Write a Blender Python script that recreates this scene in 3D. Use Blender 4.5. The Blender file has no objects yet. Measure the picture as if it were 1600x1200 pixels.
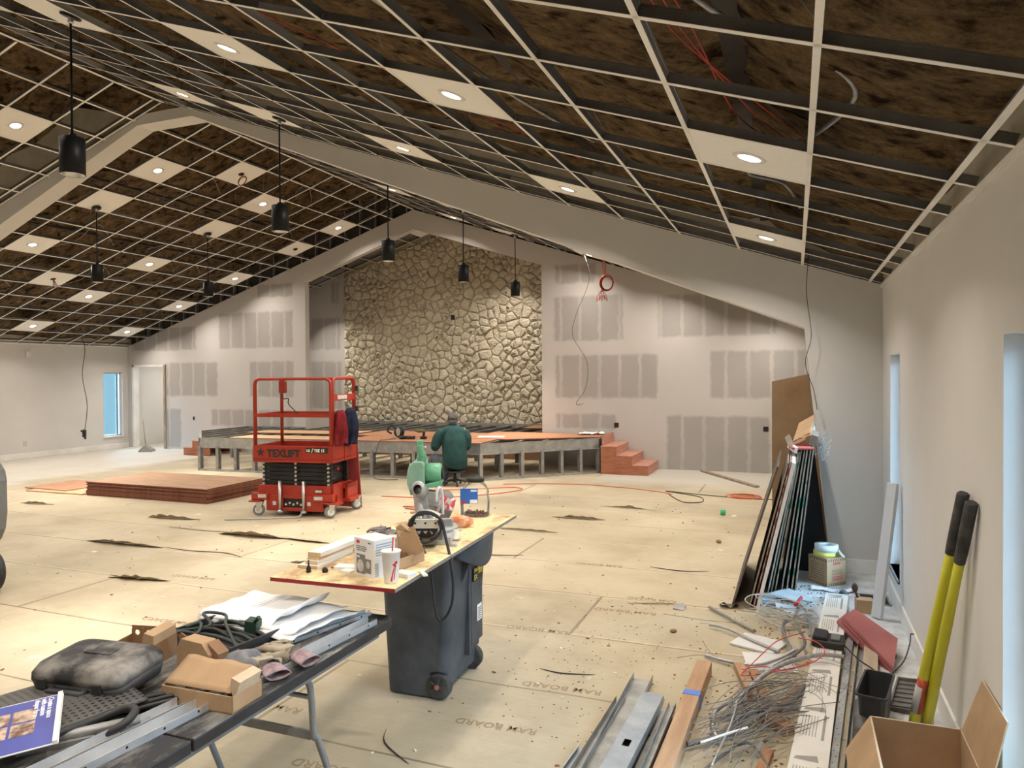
import bpy, bmesh, math, random
from mathutils import Vector, Matrix, Euler, noise
rnd = random.Random(7)
PI = math.pi
SC = bpy.context.scene
COL = SC.collection

# ------------------------------------------------------------------ camera
CAMZ = 1.8597
YAW, PITCH, ROLL = 0.372, -0.0131, -0.0063
cam_d = bpy.data.cameras.new('camera')
cam_d.sensor_width = 36.0
cam_d.lens = 1133.0 / 1600.0 * 36.0
cam_d.clip_start = 0.05
cam_o = bpy.data.objects.new('camera', cam_d)
COL.objects.link(cam_o)
fw = Vector((-math.sin(YAW) * math.cos(PITCH), math.cos(YAW) * math.cos(PITCH), math.sin(PITCH)))
rt = Vector((math.cos(YAW), math.sin(YAW), 0)); up = rt.cross(fw)
rt2 = math.cos(ROLL) * rt + math.sin(ROLL) * up
up2 = -math.sin(ROLL) * rt + math.cos(ROLL) * up
cam_o.matrix_world = Matrix(((rt2.x, up2.x, -fw.x, 0), (rt2.y, up2.y, -fw.y, 0), (rt2.z, up2.z, -fw.z, CAMZ), (0, 0, 0, 1)))
SC.camera = cam_o

# ------------------------------------------------------------------ view, world, exposure
SC.view_settings.view_transform = 'Standard'
SC.view_settings.look = 'None'
SC.view_settings.gamma = 1.0
SC.view_settings.use_curve_mapping = False
SC.view_settings.exposure = 0.56
DOWNLIGHT_W = 17.0
DOWNLIGHT_C = (1.0, 0.90, 0.79)
PENDANT_W = 9.0
wd = bpy.data.worlds.new('daylight'); SC.world = wd; wd.use_nodes = True
wt = wd.node_tree; wt.nodes.clear()
wo = wt.nodes.new('ShaderNodeOutputWorld'); wb = wt.nodes.new('ShaderNodeBackground')
wc = wt.nodes.new('ShaderNodeTexCoord'); wsx = wt.nodes.new('ShaderNodeSeparateXYZ')
wr = wt.nodes.new('ShaderNodeValToRGB')
wr.color_ramp.elements[0].position = 0.03; wr.color_ramp.elements[0].color = (0.26, 0.52, 0.68, 1)
wr.color_ramp.elements[1].position = 0.22; wr.color_ramp.elements[1].color = (14.0, 21.0, 29.0, 1)
wt.links.new(wc.outputs['Generated'], wsx.inputs[0]); wt.links.new(wsx.outputs['Z'], wr.inputs[0])
wt.links.new(wr.outputs[0], wb.inputs[0]); wb.inputs[1].default_value = 1.0
wt.links.new(wb.outputs[0], wo.inputs[0])

# ------------------------------------------------------------------ room constants (metres)
W = 0.7465; WL = 16.458; YP = 7.3975; YP2 = 7.67; YB = 14.192; YS = 16.3
E = 2.6474; T = 0.334; XR = (W - WL) / 2; ZR = E + T * (W + WL) / 2
TR = 0.405; ER = 2.957                      # roof deck above the ceiling grid
KS = math.hypot(1, T)
YF = -4.5                                   # wall behind the viewer
def ceil_z(x): return E + T * (W - x) if x > XR else E + T * (x + WL)
def roof_z(x): return ER + TR * (W - x) if x > XR else ER + TR * (x + WL)

# ------------------------------------------------------------------ materials
MATS = {}
def _new(name):
    m = bpy.data.materials.new(name); m.use_nodes = True
    nt = m.node_tree; b = nt.nodes['Principled BSDF']
    return m, nt, b
def noise_col(nt, b, c1, c2, scale, detail=6, rough=0.6, lo=0.35, hi=0.65, stretch=None, coord='Object'):
    tc = nt.nodes.new('ShaderNodeTexCoord'); n = nt.nodes.new('ShaderNodeTexNoise')
    n.inputs['Scale'].default_value = scale; n.inputs['Detail'].default_value = detail; n.inputs['Roughness'].default_value = rough
    src = tc.outputs[coord]
    if stretch:
        mp = nt.nodes.new('ShaderNodeMapping'); mp.inputs['Scale'].default_value = stretch
        nt.links.new(src, mp.inputs[0]); src = mp.outputs[0]
    nt.links.new(src, n.inputs['Vector'])
    r = nt.nodes.new('ShaderNodeValToRGB')
    r.color_ramp.elements[0].position = lo; r.color_ramp.elements[1].position = hi
    r.color_ramp.elements[0].color = (*c1, 1); r.color_ramp.elements[1].color = (*c2, 1)
    nt.links.new(n.outputs['Fac'], r.inputs[0]); nt.links.new(r.outputs[0], b.inputs['Base Color'])
    return n, r, src
def bump(nt, b, n, strength=0.3, dist=0.01):
    bp = nt.nodes.new('ShaderNodeBump'); bp.inputs['Strength'].default_value = strength; bp.inputs['Distance'].default_value = dist
    nt.links.new(n.outputs['Fac'], bp.inputs['Height']); nt.links.new(bp.outputs[0], b.inputs['Normal'])
def M(name, c1, c2=None, rough=0.6, metal=0.0, scale=6.0, bmp=0.0, bd=0.005, lo=0.35, hi=0.65, stretch=None, spec=None, emit=None, es=1.0, detail=6):
    if name in MATS: return MATS[name]
    m, nt, b = _new(name)
    b.inputs['Roughness'].default_value = rough; b.inputs['Metallic'].default_value = metal
    if spec is not None: b.inputs['Specular IOR Level'].default_value = spec
    if c2 is None: c2 = tuple(min(1, c * 1.12) for c in c1); c1 = tuple(c * 0.92 for c in c1)
    n, r, s = noise_col(nt, b, c1, c2, scale, lo=lo, hi=hi, stretch=stretch, detail=detail)
    if bmp: bump(nt, b, n, bmp, bd)
    if emit:
        b.inputs['Emission Color'].default_value = (*emit, 1); b.inputs['Emission Strength'].default_value = es
    MATS[name] = m
    return m
def glass_mat(name, col=(1, 1, 1), gloss=0.08, rough=0.02):
    m = bpy.data.materials.new(name); m.use_nodes = True; nt = m.node_tree; nt.nodes.clear()
    o = nt.nodes.new('ShaderNodeOutputMaterial'); t = nt.nodes.new('ShaderNodeBsdfTransparent'); g = nt.nodes.new('ShaderNodeBsdfGlossy')
    x = nt.nodes.new('ShaderNodeMixShader'); fr = nt.nodes.new('ShaderNodeFresnel'); ad = nt.nodes.new('ShaderNodeMath'); ad.operation = 'ADD'
    t.inputs[0].default_value = (*col, 1); g.inputs['Roughness'].default_value = rough; fr.inputs[0].default_value = 1.45
    ad.inputs[1].default_value = gloss; nt.links.new(fr.outputs[0], ad.inputs[0])
    nt.links.new(ad.outputs[0], x.inputs[0]); nt.links.new(t.outputs[0], x.inputs[1]); nt.links.new(g.outputs[0], x.inputs[2]); nt.links.new(x.outputs[0], o.inputs[0])
    MATS[name] = m
    return m

# ------------------------------------------------------------------ mesh builder
def wmat(o):
    m = o.matrix_basis.copy()
    return wmat(o.parent) @ m if o.parent else m
def smoothpts(pts, k=6, closed=False):
    P = [Vector(p) for p in pts]
    if len(P) < 3: return P
    out = []; n = len(P)
    rng = n if closed else n - 1
    for i in range(rng):
        if closed: p0, p1, p2, p3 = P[i - 1], P[i], P[(i + 1) % n], P[(i + 2) % n]
        else: p0, p1, p2, p3 = P[max(i - 1, 0)], P[i], P[i + 1], P[min(i + 2, n - 1)]
        for j in range(k):
            t = j / k
            out.append(0.5 * ((2 * p1) + (p2 - p0) * t + (2 * p0 - 5 * p1 + 4 * p2 - p3) * t * t + (3 * p1 - p0 - 3 * p2 + p3) * t ** 3))
    if not closed: out.append(P[-1])
    return out
class MB:
    def __init__(s, mx=None):
        s.bm = bmesh.new(); s.mx = mx or Matrix.Identity(4)
    def v(s, p): return s.bm.verts.new(s.mx @ Vector(p))
    def face(s, pts, mi=0):
        f = s.bm.faces.new([s.v(p) for p in pts]); f.material_index = mi; return f
    def box(s, c, d, r=None, mi=0, taper=1.0):
        R = Matrix.Identity(3)
        if r is not None: R = r if isinstance(r, Matrix) else Euler(r).to_matrix()
        c = Vector(c); vs = []
        for z in (-1, 1):
            k = taper if z > 0 else 1
            for x, y in ((-1, -1), (1, -1), (1, 1), (-1, 1)):
                vs.append(s.v(c + R @ Vector((x * d[0] / 2 * k, y * d[1] / 2 * k, z * d[2] / 2))))
        for q in ((3, 2, 1, 0), (4, 5, 6, 7), (0, 1, 5, 4), (1, 2, 6, 5), (2, 3, 7, 6), (3, 0, 4, 7)):
            f = s.bm.faces.new([vs[i] for i in q]); f.material_index = mi
        return s
    def bb(s, x0, x1, y0, y1, z0, z1, mi=0):
        return s.box(((x0 + x1) / 2, (y0 + y1) / 2, (z0 + z1) / 2), (abs(x1 - x0), abs(y1 - y0), abs(z1 - z0)), mi=mi)
    def prism(s, poly, a, b, axis='z', mi=0, mi_side=None):
        def P(p, h):
            if axis == 'z': return (p[0], p[1], h)
            if axis == 'y': return (p[0], h, p[1])
            return (h, p[0], p[1])
        A = [s.v(P(p, a)) for p in poly]; B = [s.v(P(p, b)) for p in poly]; n = len(poly)
        fs = [s.bm.faces.new(A[::-1]), s.bm.faces.new(B)]
        for f in fs: f.material_index = mi
        for i in range(n):
            f = s.bm.faces.new([A[i], A[(i + 1) % n], B[(i + 1) % n], B[i]]); f.material_index = mi if mi_side is None else mi_side
        return s
    def beam(s, p0, p1, w, h, upv=(0, 0, 1), mi=0):
        p0 = Vector(p0); p1 = Vector(p1); d = (p1 - p0); L = d.length; d.normalize()
        u = Vector(upv); x = d.cross(u).normalized(); z = x.cross(d).normalized()
        R = Matrix((x, d, z)).transposed()
        return s.box((p0 + p1) / 2, (w, L, h), R, mi)
    def tube(s, pts, r, n=8, closed=False, mi=0, sm=0, cap=True):
        P = smoothpts(pts, sm, closed) if sm else [Vector(p) for p in pts]
        N = len(P); rings = []
        d0 = (P[1] - P[0]).normalized(); ref = Vector((0, 0, 1)) if abs(d0.z) < 0.9 else Vector((1, 0, 0))
        x = d0.cross(ref).normalized()
        for i in range(N):
            a = P[i - 1] if (i > 0 or closed) else P[i]; b = P[(i + 1) % N] if (i < N - 1 or closed) else P[i]
            d = (b - a)
            if d.length < 1e-9: d = d0
            d = d.normalized()
            x = (x - d * x.dot(d))
            if x.length < 1e-6: x = d.cross(Vector((0.3, 0.8, 0.5)))
            x.normalize(); y = d.cross(x)
            rr = r[min(i * len(r) // N, len(r) - 1)] if isinstance(r, (list, tuple)) else (r(i / (N - 1)) if callable(r) else r)
            rings.append([s.v(P[i] + (x * math.cos(2 * PI * k / n) + y * math.sin(2 * PI * k / n)) * rr) for k in range(n)])
        for i in range(N if closed else N - 1):
            A = rings[i]; B = rings[(i + 1) % N]
            for k in range(n):
                f = s.bm.faces.new([A[k], A[(k + 1) % n], B[(k + 1) % n], B[k]]); f.material_index = mi; f.smooth = True
        if cap and not closed:
            for q in (rings[0][::-1], rings[-1]):
                f = s.bm.faces.new(q); f.material_index = mi
        return s
    def sweep(s, P, R_, n=18, xdir=(1, 0, 0)):
        xd = s.mx.to_3x3() @ Vector(xdir); rings = []
        for i, p in enumerate(P):
            d = (P[min(i + 1, len(P) - 1)] - P[max(i - 1, 0)]).normalized(); x = xd - d * xd.dot(d)
            if x.length < .25: x = Vector((0, 1, 0)) - d * d.y
            x.normalize(); y = d.cross(x)
            rings.append([s.bm.verts.new(p + x * math.cos(2 * PI * k / n) * R_[i][0] + y * math.sin(2 * PI * k / n) * R_[i][1]) for k in range(n)])
        for A, B in zip(rings[:-1], rings[1:]):
            for k in range(n): s.bm.faces.new([A[k], A[(k + 1) % n], B[(k + 1) % n], B[k]]).smooth = True
        for rg, p, q in ((rings[0], P[0], P[1]), (rings[-1], P[-1], P[-2])):
            e = (p - q).normalized() * min(R_[0 if rg is rings[0] else -1]) * .6; c = s.bm.verts.new(p + e)
            for k in range(n): s.bm.faces.new([c, rg[k], rg[(k + 1) % n]])
        return s
    def cyl(s, p0, p1, r0, r1=None, n=20, mi=0):
        r1 = r0 if r1 is None else r1
        return s.tube([p0, p1], lambda t: r0 + (r1 - r0) * t, n, mi=mi)
    def lathe(s, prof, c=(0, 0, 0), n=32, R=None, mi=0, arc=2 * PI, smooth=True, cap=False):
        c = Vector(c); R = R or Matrix.Identity(3); rings = []
        for r, z in prof:
            rings.append([s.v(c + R @ Vector((r * math.cos(arc * k / n), r * math.sin(arc * k / n), z))) for k in range(n)])
        for i in range(len(prof) - 1):
            A, B = rings[i], rings[i + 1]
            for k in range(n):
                try:
                    f = s.bm.faces.new([A[k], A[(k + 1) % n], B[(k + 1) % n], B[k]]); f.material_index = mi; f.smooth = smooth
                except ValueError: pass
        if cap:
            for q in (rings[0][::-1], rings[-1]):
                f = s.bm.faces.new(q); f.material_index = mi
        return s
    def ell(s, c, rad, R=None, n=16, m=10, mi=0):
        R = R or Matrix.Identity(3); c = Vector(c)
        prof = []
        rings = []
        for i in range(1, m):
            a = PI * i / m
            rings.append([s.v(c + R @ Vector((rad[0] * math.sin(a) * math.cos(2 * PI * k / n), rad[1] * math.sin(a) * math.sin(2 * PI * k / n), -rad[2] * math.cos(a)))) for k in range(n)])
        b = s.v(c + R @ Vector((0, 0, -rad[2]))); t = s.v(c + R @ Vector((0, 0, rad[2])))
        for k in range(n):
            f = s.bm.faces.new([b, rings[0][(k + 1) % n], rings[0][k]]); f.smooth = True; f.material_index = mi
            f = s.bm.faces.new([t, rings[-1][k], rings[-1][(k + 1) % n]]); f.smooth = True; f.material_index = mi
            for i in range(m - 2):
                f = s.bm.faces.new([rings[i][k], rings[i][(k + 1) % n], rings[i + 1][(k + 1) % n], rings[i + 1][k]]); f.smooth = True; f.material_index = mi
        return s
    def grid(s, fn, nu, nv, mi=0, smooth=True):
        G = [[s.v(fn(i / nu, j / nv)) for j in range(nv + 1)] for i in range(nu + 1)]
        for i in range(nu):
            for j in range(nv):
                f = s.bm.faces.new([G[i][j], G[i + 1][j], G[i + 1][j + 1], G[i][j + 1]]); f.smooth = smooth; f.material_index = mi
        return s
    def build(s, name, mats, parent=None, label=None, cat=None, group=None, kind=None, bev=0.0, seg=2, solid=0.0, sub=0, normals=True, origin=None):
        bm = s.bm
        if normals: bmesh.ops.recalc_face_normals(bm, faces=bm.faces[:])
        if parent is not None:
            bm.transform(wmat(parent).inverted()); loc = Vector((0, 0, 0))
        else:
            if origin is not None: loc = Vector(origin)
            else:
                xs = [v.co for v in bm.verts]
                loc = Vector(((min(c.x for c in xs) + max(c.x for c in xs)) / 2, (min(c.y for c in xs) + max(c.y for c in xs)) / 2, min(c.z for c in xs)))
            bm.transform(Matrix.Translation(-loc))
        me = bpy.data.meshes.new(name); bm.to_mesh(me); bm.free()
        for m in (mats if isinstance(mats, (list, tuple)) else [mats]): me.materials.append(m)
        o = bpy.data.objects.new(name, me); COL.objects.link(o); o.location = loc
        if parent is not None: o.parent = parent
        if bev:
            b = o.modifiers.new('b', 'BEVEL'); b.width = bev; b.segments = seg; b.limit_method = 'ANGLE'; b.angle_limit = 0.6
        if solid:
            b = o.modifiers.new('s', 'SOLIDIFY'); b.thickness = solid; b.offset = 0
        if sub:
            b = o.modifiers.new('u', 'SUBSURF'); b.levels = sub; b.render_levels = sub
        tag(o, label, cat, group, kind)
        return o
def blob(name, parts, mat, parent, vox=0.012, label=None):
    """overlapping lofts fused into one continuous skin"""
    mb = MB()
    for pts, rad in parts:
        P = smoothpts(pts, 4) if len(pts) > 2 else [Vector(p) for p in pts]
        n = len(P); R_ = []
        for i in range(n):
            t = i / (n - 1) * (len(rad) - 1); k = min(int(t), len(rad) - 2); f = t - k; a, b_ = rad[k], rad[k + 1]
            a = a if isinstance(a, tuple) else (a, a); b_ = b_ if isinstance(b_, tuple) else (b_, b_)
            R_.append((a[0] + (b_[0] - a[0]) * f, a[1] + (b_[1] - a[1]) * f))
        mb.sweep(P, R_)
    o = mb.build(name, mat, parent, label=label)
    m = o.modifiers.new('r', 'REMESH'); m.mode = 'VOXEL'; m.voxel_size = vox; m.use_smooth_shade = True
    q = o.modifiers.new('s', 'SMOOTH'); q.factor = 0.6; q.iterations = 4
    return o
def tag(o, label=None, cat=None, group=None, kind=None):
    if label: o['label'] = label
    if cat: o['category'] = cat
    if group: o['group'] = group
    if kind: o['kind'] = kind
    return o
def thing(name, label, cat, loc=(0, 0, 0), rz=0.0, group=None, kind=None):
    o = bpy.data.objects.new(name, None); o.empty_display_size = 0.1; COL.objects.link(o)
    o.location = loc; o.rotation_euler = (0, 0, rz)
    return tag(o, label, cat, group, kind)
def copy_tree(o, parent=None):
    c = o.copy(); COL.objects.link(c); c.parent = parent
    for ch in [q for q in COL.objects if q.parent == o]: copy_tree(ch, c)
    return c
def TM(loc, rz=0, rx=0, ry=0): return Matrix.Translation(loc) @ Euler((rx, ry, rz)).to_matrix().to_4x4()
def text_mesh(body, size, mx, mat, parent, name='lettering', ext=0.0006, align='LEFT', bold=0.0, sx=1.0, label=None, shear=0.0, top=None):
    cu = bpy.data.curves.new(name, 'FONT'); cu.body = body; cu.size = size; cu.extrude = ext; cu.align_x = align; cu.offset = bold; cu.resolution_u = 2; cu.shear = shear
    tmp = bpy.data.objects.new(name, cu); COL.objects.link(tmp)
    dg = bpy.context.evaluated_depsgraph_get(); me = bpy.data.meshes.new_from_object(tmp.evaluated_get(dg))
    bpy.data.objects.remove(tmp); bpy.data.curves.remove(cu)
    me.transform(Matrix.Diagonal((sx, 1, 1, 1)))
    m = mx
    if parent is not None: m = wmat(parent).inverted() @ mx
    me.transform(m); me.materials.clear(); me.materials.append(mat)
    o = bpy.data.objects.new(name, me); COL.objects.link(o)
    if parent is not None: o.parent = parent
    if top: tag(o, *top)
    if label: o['label'] = label
    return o
# ------------------------------------------------------------------ wall materials
def patch_wall(name, base, patch, stripe, rects, stud0=-4.46, sp=0.4064):
    m, nt, b = _new(name); b.inputs['Roughness'].default_value = 0.85
    N = nt.nodes; L = nt.links
    g = N.new('ShaderNodeNewGeometry'); sx = N.new('ShaderNodeSeparateXYZ')
    nz = N.new('ShaderNodeTexNoise'); nz.inputs['Scale'].default_value = 5.0; nz.inputs['Detail'].default_value = 5
    L.new(g.outputs['Position'], nz.inputs['Vector']); L.new(g.outputs['Position'], sx.inputs[0])
    def mth(op, a, c=None, cl=False):
        n = N.new('ShaderNodeMath'); n.operation = op; n.use_clamp = cl
        for i, v in enumerate((a, c)):
            if v is None: continue
            if isinstance(v, (int, float)): n.inputs[i].default_value = v
            else: L.new(v, n.inputs[i])
        return n.outputs[0]
    wob = mth('MULTIPLY', mth('SUBTRACT', nz.outputs['Fac'], 0.5), 0.12)
    X = mth('ADD', sx.outputs['X'], wob); Z = mth('ADD', sx.outputs['Z'], wob)
    tot = None
    for (x0, x1, z0, z1) in rects:
        hx = (x1 - x0) / 2; hz = (z1 - z0) / 2
        a = mth('MULTIPLY', mth('SUBTRACT', hx, mth('ABSOLUTE', mth('SUBTRACT', X, (x0 + x1) / 2))), 17, True)
        c = mth('MULTIPLY', mth('SUBTRACT', hz, mth('ABSOLUTE', mth('SUBTRACT', Z, (z0 + z1) / 2))), 17, True)
        r = mth('MULTIPLY', a, c)
        tot = r if tot is None else mth('MAXIMUM', tot, r)
    # taped stud lines
    fx = mth('PINGPONG', mth('SUBTRACT', X, stud0), sp / 2)
    st = mth('MULTIPLY', mth('SUBTRACT', 0.045, fx), 45, True)
    nz2 = N.new('ShaderNodeTexNoise'); nz2.inputs['Scale'].default_value = 1.7; L.new(g.outputs['Position'], nz2.inputs['Vector'])
    st = mth('MULTIPLY', st, mth('MULTIPLY', nz2.outputs['Fac'], 1.4, True))
    mask = mth('MULTIPLY', tot, mth('SUBTRACT', 1.0, mth('MULTIPLY', st, 0.75)))
    mx = N.new('ShaderNodeMix'); mx.data_type = 'RGBA'
    mx.inputs['A'].default_value = (*base, 1); mx.inputs['B'].default_value = (*patch, 1)
    L.new(mask, mx.inputs['Factor'])
    mx2 = N.new('ShaderNodeMix'); mx2.data_type = 'RGBA'; mx2.blend_type = 'MULTIPLY'; mx2.inputs['Factor'].default_value = 0.35
    nz3 = N.new('ShaderNodeTexNoise'); nz3.inputs['Scale'].default_value = 1.1; nz3.inputs['Detail'].default_value = 8
    L.new(g.outputs['Position'], nz3.inputs['Vector'])
    rp = N.new('ShaderNodeValToRGB'); rp.color_ramp.elements[0].color = (0.78, 0.78, 0.78, 1); rp.color_ramp.elements[0].position = 0.3; rp.color_ramp.elements[1].position = 0.7
    L.new(nz3.outputs['Fac'], rp.inputs[0]); L.new(mx.outputs['Result'], mx2.inputs['A']); L.new(rp.outputs[0], mx2.inputs['B'])
    L.new(mx2.outputs['Result'], b.inputs['Base Color'])
    return m
paint = M('painted_drywall', (0.60, 0.585, 0.555), (0.65, 0.635, 0.605), 0.75, scale=0.9, bmp=0.02)
gyp_tan = M('bare_gypsum_edge', (0.40, 0.365, 0.29), (0.52, 0.48, 0.40), 0.9, scale=3)
trimw = M('white_trim', (0.74, 0.73, 0.70), rough=0.5, scale=2)
PATCH = [(-4.61,-3.70,3.68,4.12),(-4.63,-3.14,2.50,3.46),(-2.51,-0.29,2.54,3.40),(-4.60,-2.47,1.35,2.27),(-1.53,0.22,1.36,2.30),
 (-4.60,-3.29,0.73,1.08),(-2.34,-0.41,-0.05,1.07),(-16.32,-14.09,2.51,3.16),(-13.39,-11.10,2.51,3.44),(-15.17,-13.40,1.34,2.24),
 (-12.45,-11.09,1.33,2.24),(-15.13,-14.59,0.02,1.06),(-13.66,-11.11,0.60,1.06),(-12.20,-11.10,3.73,4.10)]
PATCH_A = [(-11.55,-11.25,3.75,4.36),(-12.24,-11.22,2.53,3.42),(-12.26,-11.19,0.95,2.27)]
wall_b = patch_wall('taped_drywall', (0.53, 0.51, 0.49), (0.375, 0.355, 0.335), None, PATCH)
wall_a = patch_wall('taped_drywall_alcove', (0.55, 0.53, 0.51), (0.40, 0.38, 0.36), None, PATCH_A)

# ------------------------------------------------------------------ floor
def floor_mat():
    m, nt, b = _new('paper_covered_floor'); b.inputs['Roughness'].default_value = 0.78
    N = nt.nodes; L = nt.links
    g = N.new('ShaderNodeNewGeometry'); sx = N.new('ShaderNodeSeparateXYZ'); L.new(g.outputs['Position'], sx.inputs[0])
    def mth(op, a, c=None, cl=False, d=None):
        n = N.new('ShaderNodeMath'); n.operation = op; n.use_clamp = cl
        for i, v in enumerate((a, c, d)):
            if v is None: continue
            if isinstance(v, (int, float)): n.inputs[i].default_value = v
            else: L.new(v, n.inputs[i])
        return n.outputs[0]
    def nz(scale, detail=5, vec=None, r=0.6, st=None):
        n = N.new('ShaderNodeTexNoise'); n.inputs['Scale'].default_value = scale; n.inputs['Detail'].default_value = detail; n.inputs['Roughness'].default_value = r
        src = vec or g.outputs['Position']
        if st:
            mp = N.new('ShaderNodeMapping'); mp.inputs['Scale'].default_value = st; L.new(src, mp.inputs[0]); src = mp.outputs[0]
        L.new(src, n.inputs['Vector']); return n.outputs['Fac']
    def ramp(f, p0, c0, p1, c1):
        r = N.new('ShaderNodeValToRGB'); r.color_ramp.elements[0].position = p0; r.color_ramp.elements[1].position = p1
        r.color_ramp.elements[0].color = (*c0, 1); r.color_ramp.elements[1].color = (*c1, 1); L.new(f, r.inputs[0]); return r.outputs[0]
    def mix(f, a, c, mode='MIX'):
        x = N.new('ShaderNodeMix'); x.data_type = 'RGBA'; x.blend_type = mode
        if isinstance(f, (int, float)): x.inputs['Factor'].default_value = f
        else: L.new(f, x.inputs['Factor'])
        for k, v in (('A', a), ('B', c)):
            if isinstance(v, tuple): x.inputs[k].default_value = (*v, 1)
            else: L.new(v, x.inputs[k])
        return x.outputs['Result']
    SEAM = 0.945; Y0 = 4.945
    yy = mth('DIVIDE', mth('SUBTRACT', mth('ADD', sx.outputs['Y'], mth('MULTIPLY', mth('SUBTRACT', nz(0.5, 2), 0.5), 0.10)), Y0), SEAM)
    strip = mth('FLOOR', yy); fr = mth('SUBTRACT', yy, strip)
    wn = N.new('ShaderNodeTexWhiteNoise'); wn.noise_dimensions = '1D'; L.new(strip, wn.inputs['W'])
    wn2 = N.new('ShaderNodeTexWhiteNoise'); wn2.noise_dimensions = '2D'
    cx = mth('ADD', mth('DIVIDE', sx.outputs['X'], 9.7), mth('MULTIPLY', wn.outputs['Value'], 3.7))
    cf = mth('FLOOR', cx); cfr = mth('SUBTRACT', cx, cf)
    cb = N.new('ShaderNodeCombineXYZ'); L.new(strip, cb.inputs[0]); L.new(cf, cb.inputs[1]); L.new(cb.outputs[0], wn2.inputs['Vector'])
    tone = ramp(wn2.outputs['Value'], 0, (0.86, 0.86, 0.86), 1, (1.06, 1.05, 1.03))
    base = ramp(nz(0.9, 8), 0.3, (0.355, 0.300, 0.20), 0.7, (0.485, 0.425, 0.305))
    base = mix(1.0, base, tone, 'MULTIPLY')
    # sawdust and drywall dust
    dust = mth('MULTIPLY', mth('SUBTRACT', nz(0.55, 9, r=0.65), 0.47), 4.0, True)
    base = mix(mth('MULTIPLY', dust, 0.55), base, (0.68, 0.60, 0.46))
    fib = ramp(nz(14, 4, st=(0.35, 3, 1)), 0.3, (0.93, 0.93, 0.93), 0.7, (1.05, 1.05, 1.05))
    base = mix(0.6, base, fib, 'MULTIPLY')
    scuff = mth('MULTIPLY', mth('SUBTRACT', nz(2.2, 9, r=0.75), 0.60), 9.0, True)
    base = mix(mth('MULTIPLY', scuff, 0.45), base, (0.27, 0.21, 0.15))
    stain = mth('MULTIPLY', mth('SUBTRACT', nz(0.75, 7, r=0.7), 0.50), 5.0, True)
    base = mix(mth('MULTIPLY', stain, 0.35), base, (0.27, 0.215, 0.145))
    spots = mth('MULTIPLY', mth('SUBTRACT', nz(3.1, 5, r=0.5), 0.70), 30.0, True)
    base = mix(mth('MULTIPLY', spots, 0.6), base, (0.80, 0.77, 0.70))
    speck = mth('MULTIPLY', mth('SUBTRACT', nz(38, 2, r=0.5), 0.735), 25.0, True)
    base = mix(mth('MULTIPLY', speck, 0.75), base, (0.13, 0.09, 0.055))
    # seams
    def line(f, w, k): 
        d = mth('MINIMUM', f, mth('SUBTRACT', 1.0, f))
        return mth('MULTIPLY', mth('SUBTRACT', w, d), k, True)
    dk = mth('MAXIMUM', line(fr, 0.010, 260), line(cfr, 0.0014, 2000))
    tape = line(fr, 0.035, 120)
    tsel = mth('GREATER_THAN', wn.outputs['Value'], 0.45)
    base = mix(mth('MULTIPLY', mth('MULTIPLY', tape, tsel), 0.35), base, (0.70, 0.61, 0.44))
    base = mix(mth('MULTIPLY', dk, mth('MULTIPLY', mth('SUBTRACT', nz(1.1, 3), 0.10), 1.6, True)), base, (0.13, 0.09, 0.055))
    # bare concrete strip by the window wall, paler mix at the far left and far right
    edge = mth('ADD', sx.outputs['X'], mth('MULTIPLY', mth('SUBTRACT', nz(1.3, 6), 0.5), 0.10))
    ex = mth('SUBTRACT', 0.40, mth('MULTIPLY', mth('MULTIPLY', mth('SUBTRACT', sx.outputs['Y'], 5.55), 1.6, True), 0.66))
    conc_m = mth('MULTIPLY', mth('SUBTRACT', edge, ex), 60, True)
    conc_m = mth('MULTIPLY', conc_m, mth('LESS_THAN', sx.outputs['Y'], 7.6))
    far_l = mth('MULTIPLY', mth('SUBTRACT', -12.6, mth('ADD', sx.outputs['X'], mth('MULTIPLY', mth('SUBTRACT', nz(0.8, 6), 0.5), 2.2))), 2.0, True)
    conc = ramp(nz(4.5, 9, r=0.7), 0.3, (0.34, 0.35, 0.35), 0.62, (0.66, 0.68, 0.68))
    farr = mth('MULTIPLY', mth('MULTIPLY', mth('SUBTRACT', sx.outputs['Y'], 11.9), 1.2, True), mth('GREATER_THAN', sx.outputs['X'], -3.3))
    base = mix(mth('MULTIPLY', farr, 0.7), base, (0.50, 0.49, 0.46))
    base = mix(mth('MULTIPLY', far_l, 0.6), base, (0.60, 0.59, 0.56))
    base = mix(conc_m, base, conc)
    L.new(base, b.inputs['Base Color'])
    bp = N.new('ShaderNodeBump'); bp.inputs['Strength'].default_value = 0.35; bp.inputs['Distance'].default_value = 0.03
    hh = mth('ADD', mth('MULTIPLY', nz(1.6, 4), 0.6), mth('MULTIPLY', dk, -0.25))
    L.new(hh, bp.inputs['Height']); L.new(bp.outputs[0], b.inputs['Normal'])
    return m
FLOORM = floor_mat()
mb = MB(); mb.bb(-16.9, 1.2, YF - .2, 16.8, -0.2, 0.0)
floor = mb.build('floor', FLOORM, kind='structure', origin=(0, 0, 0))

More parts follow.
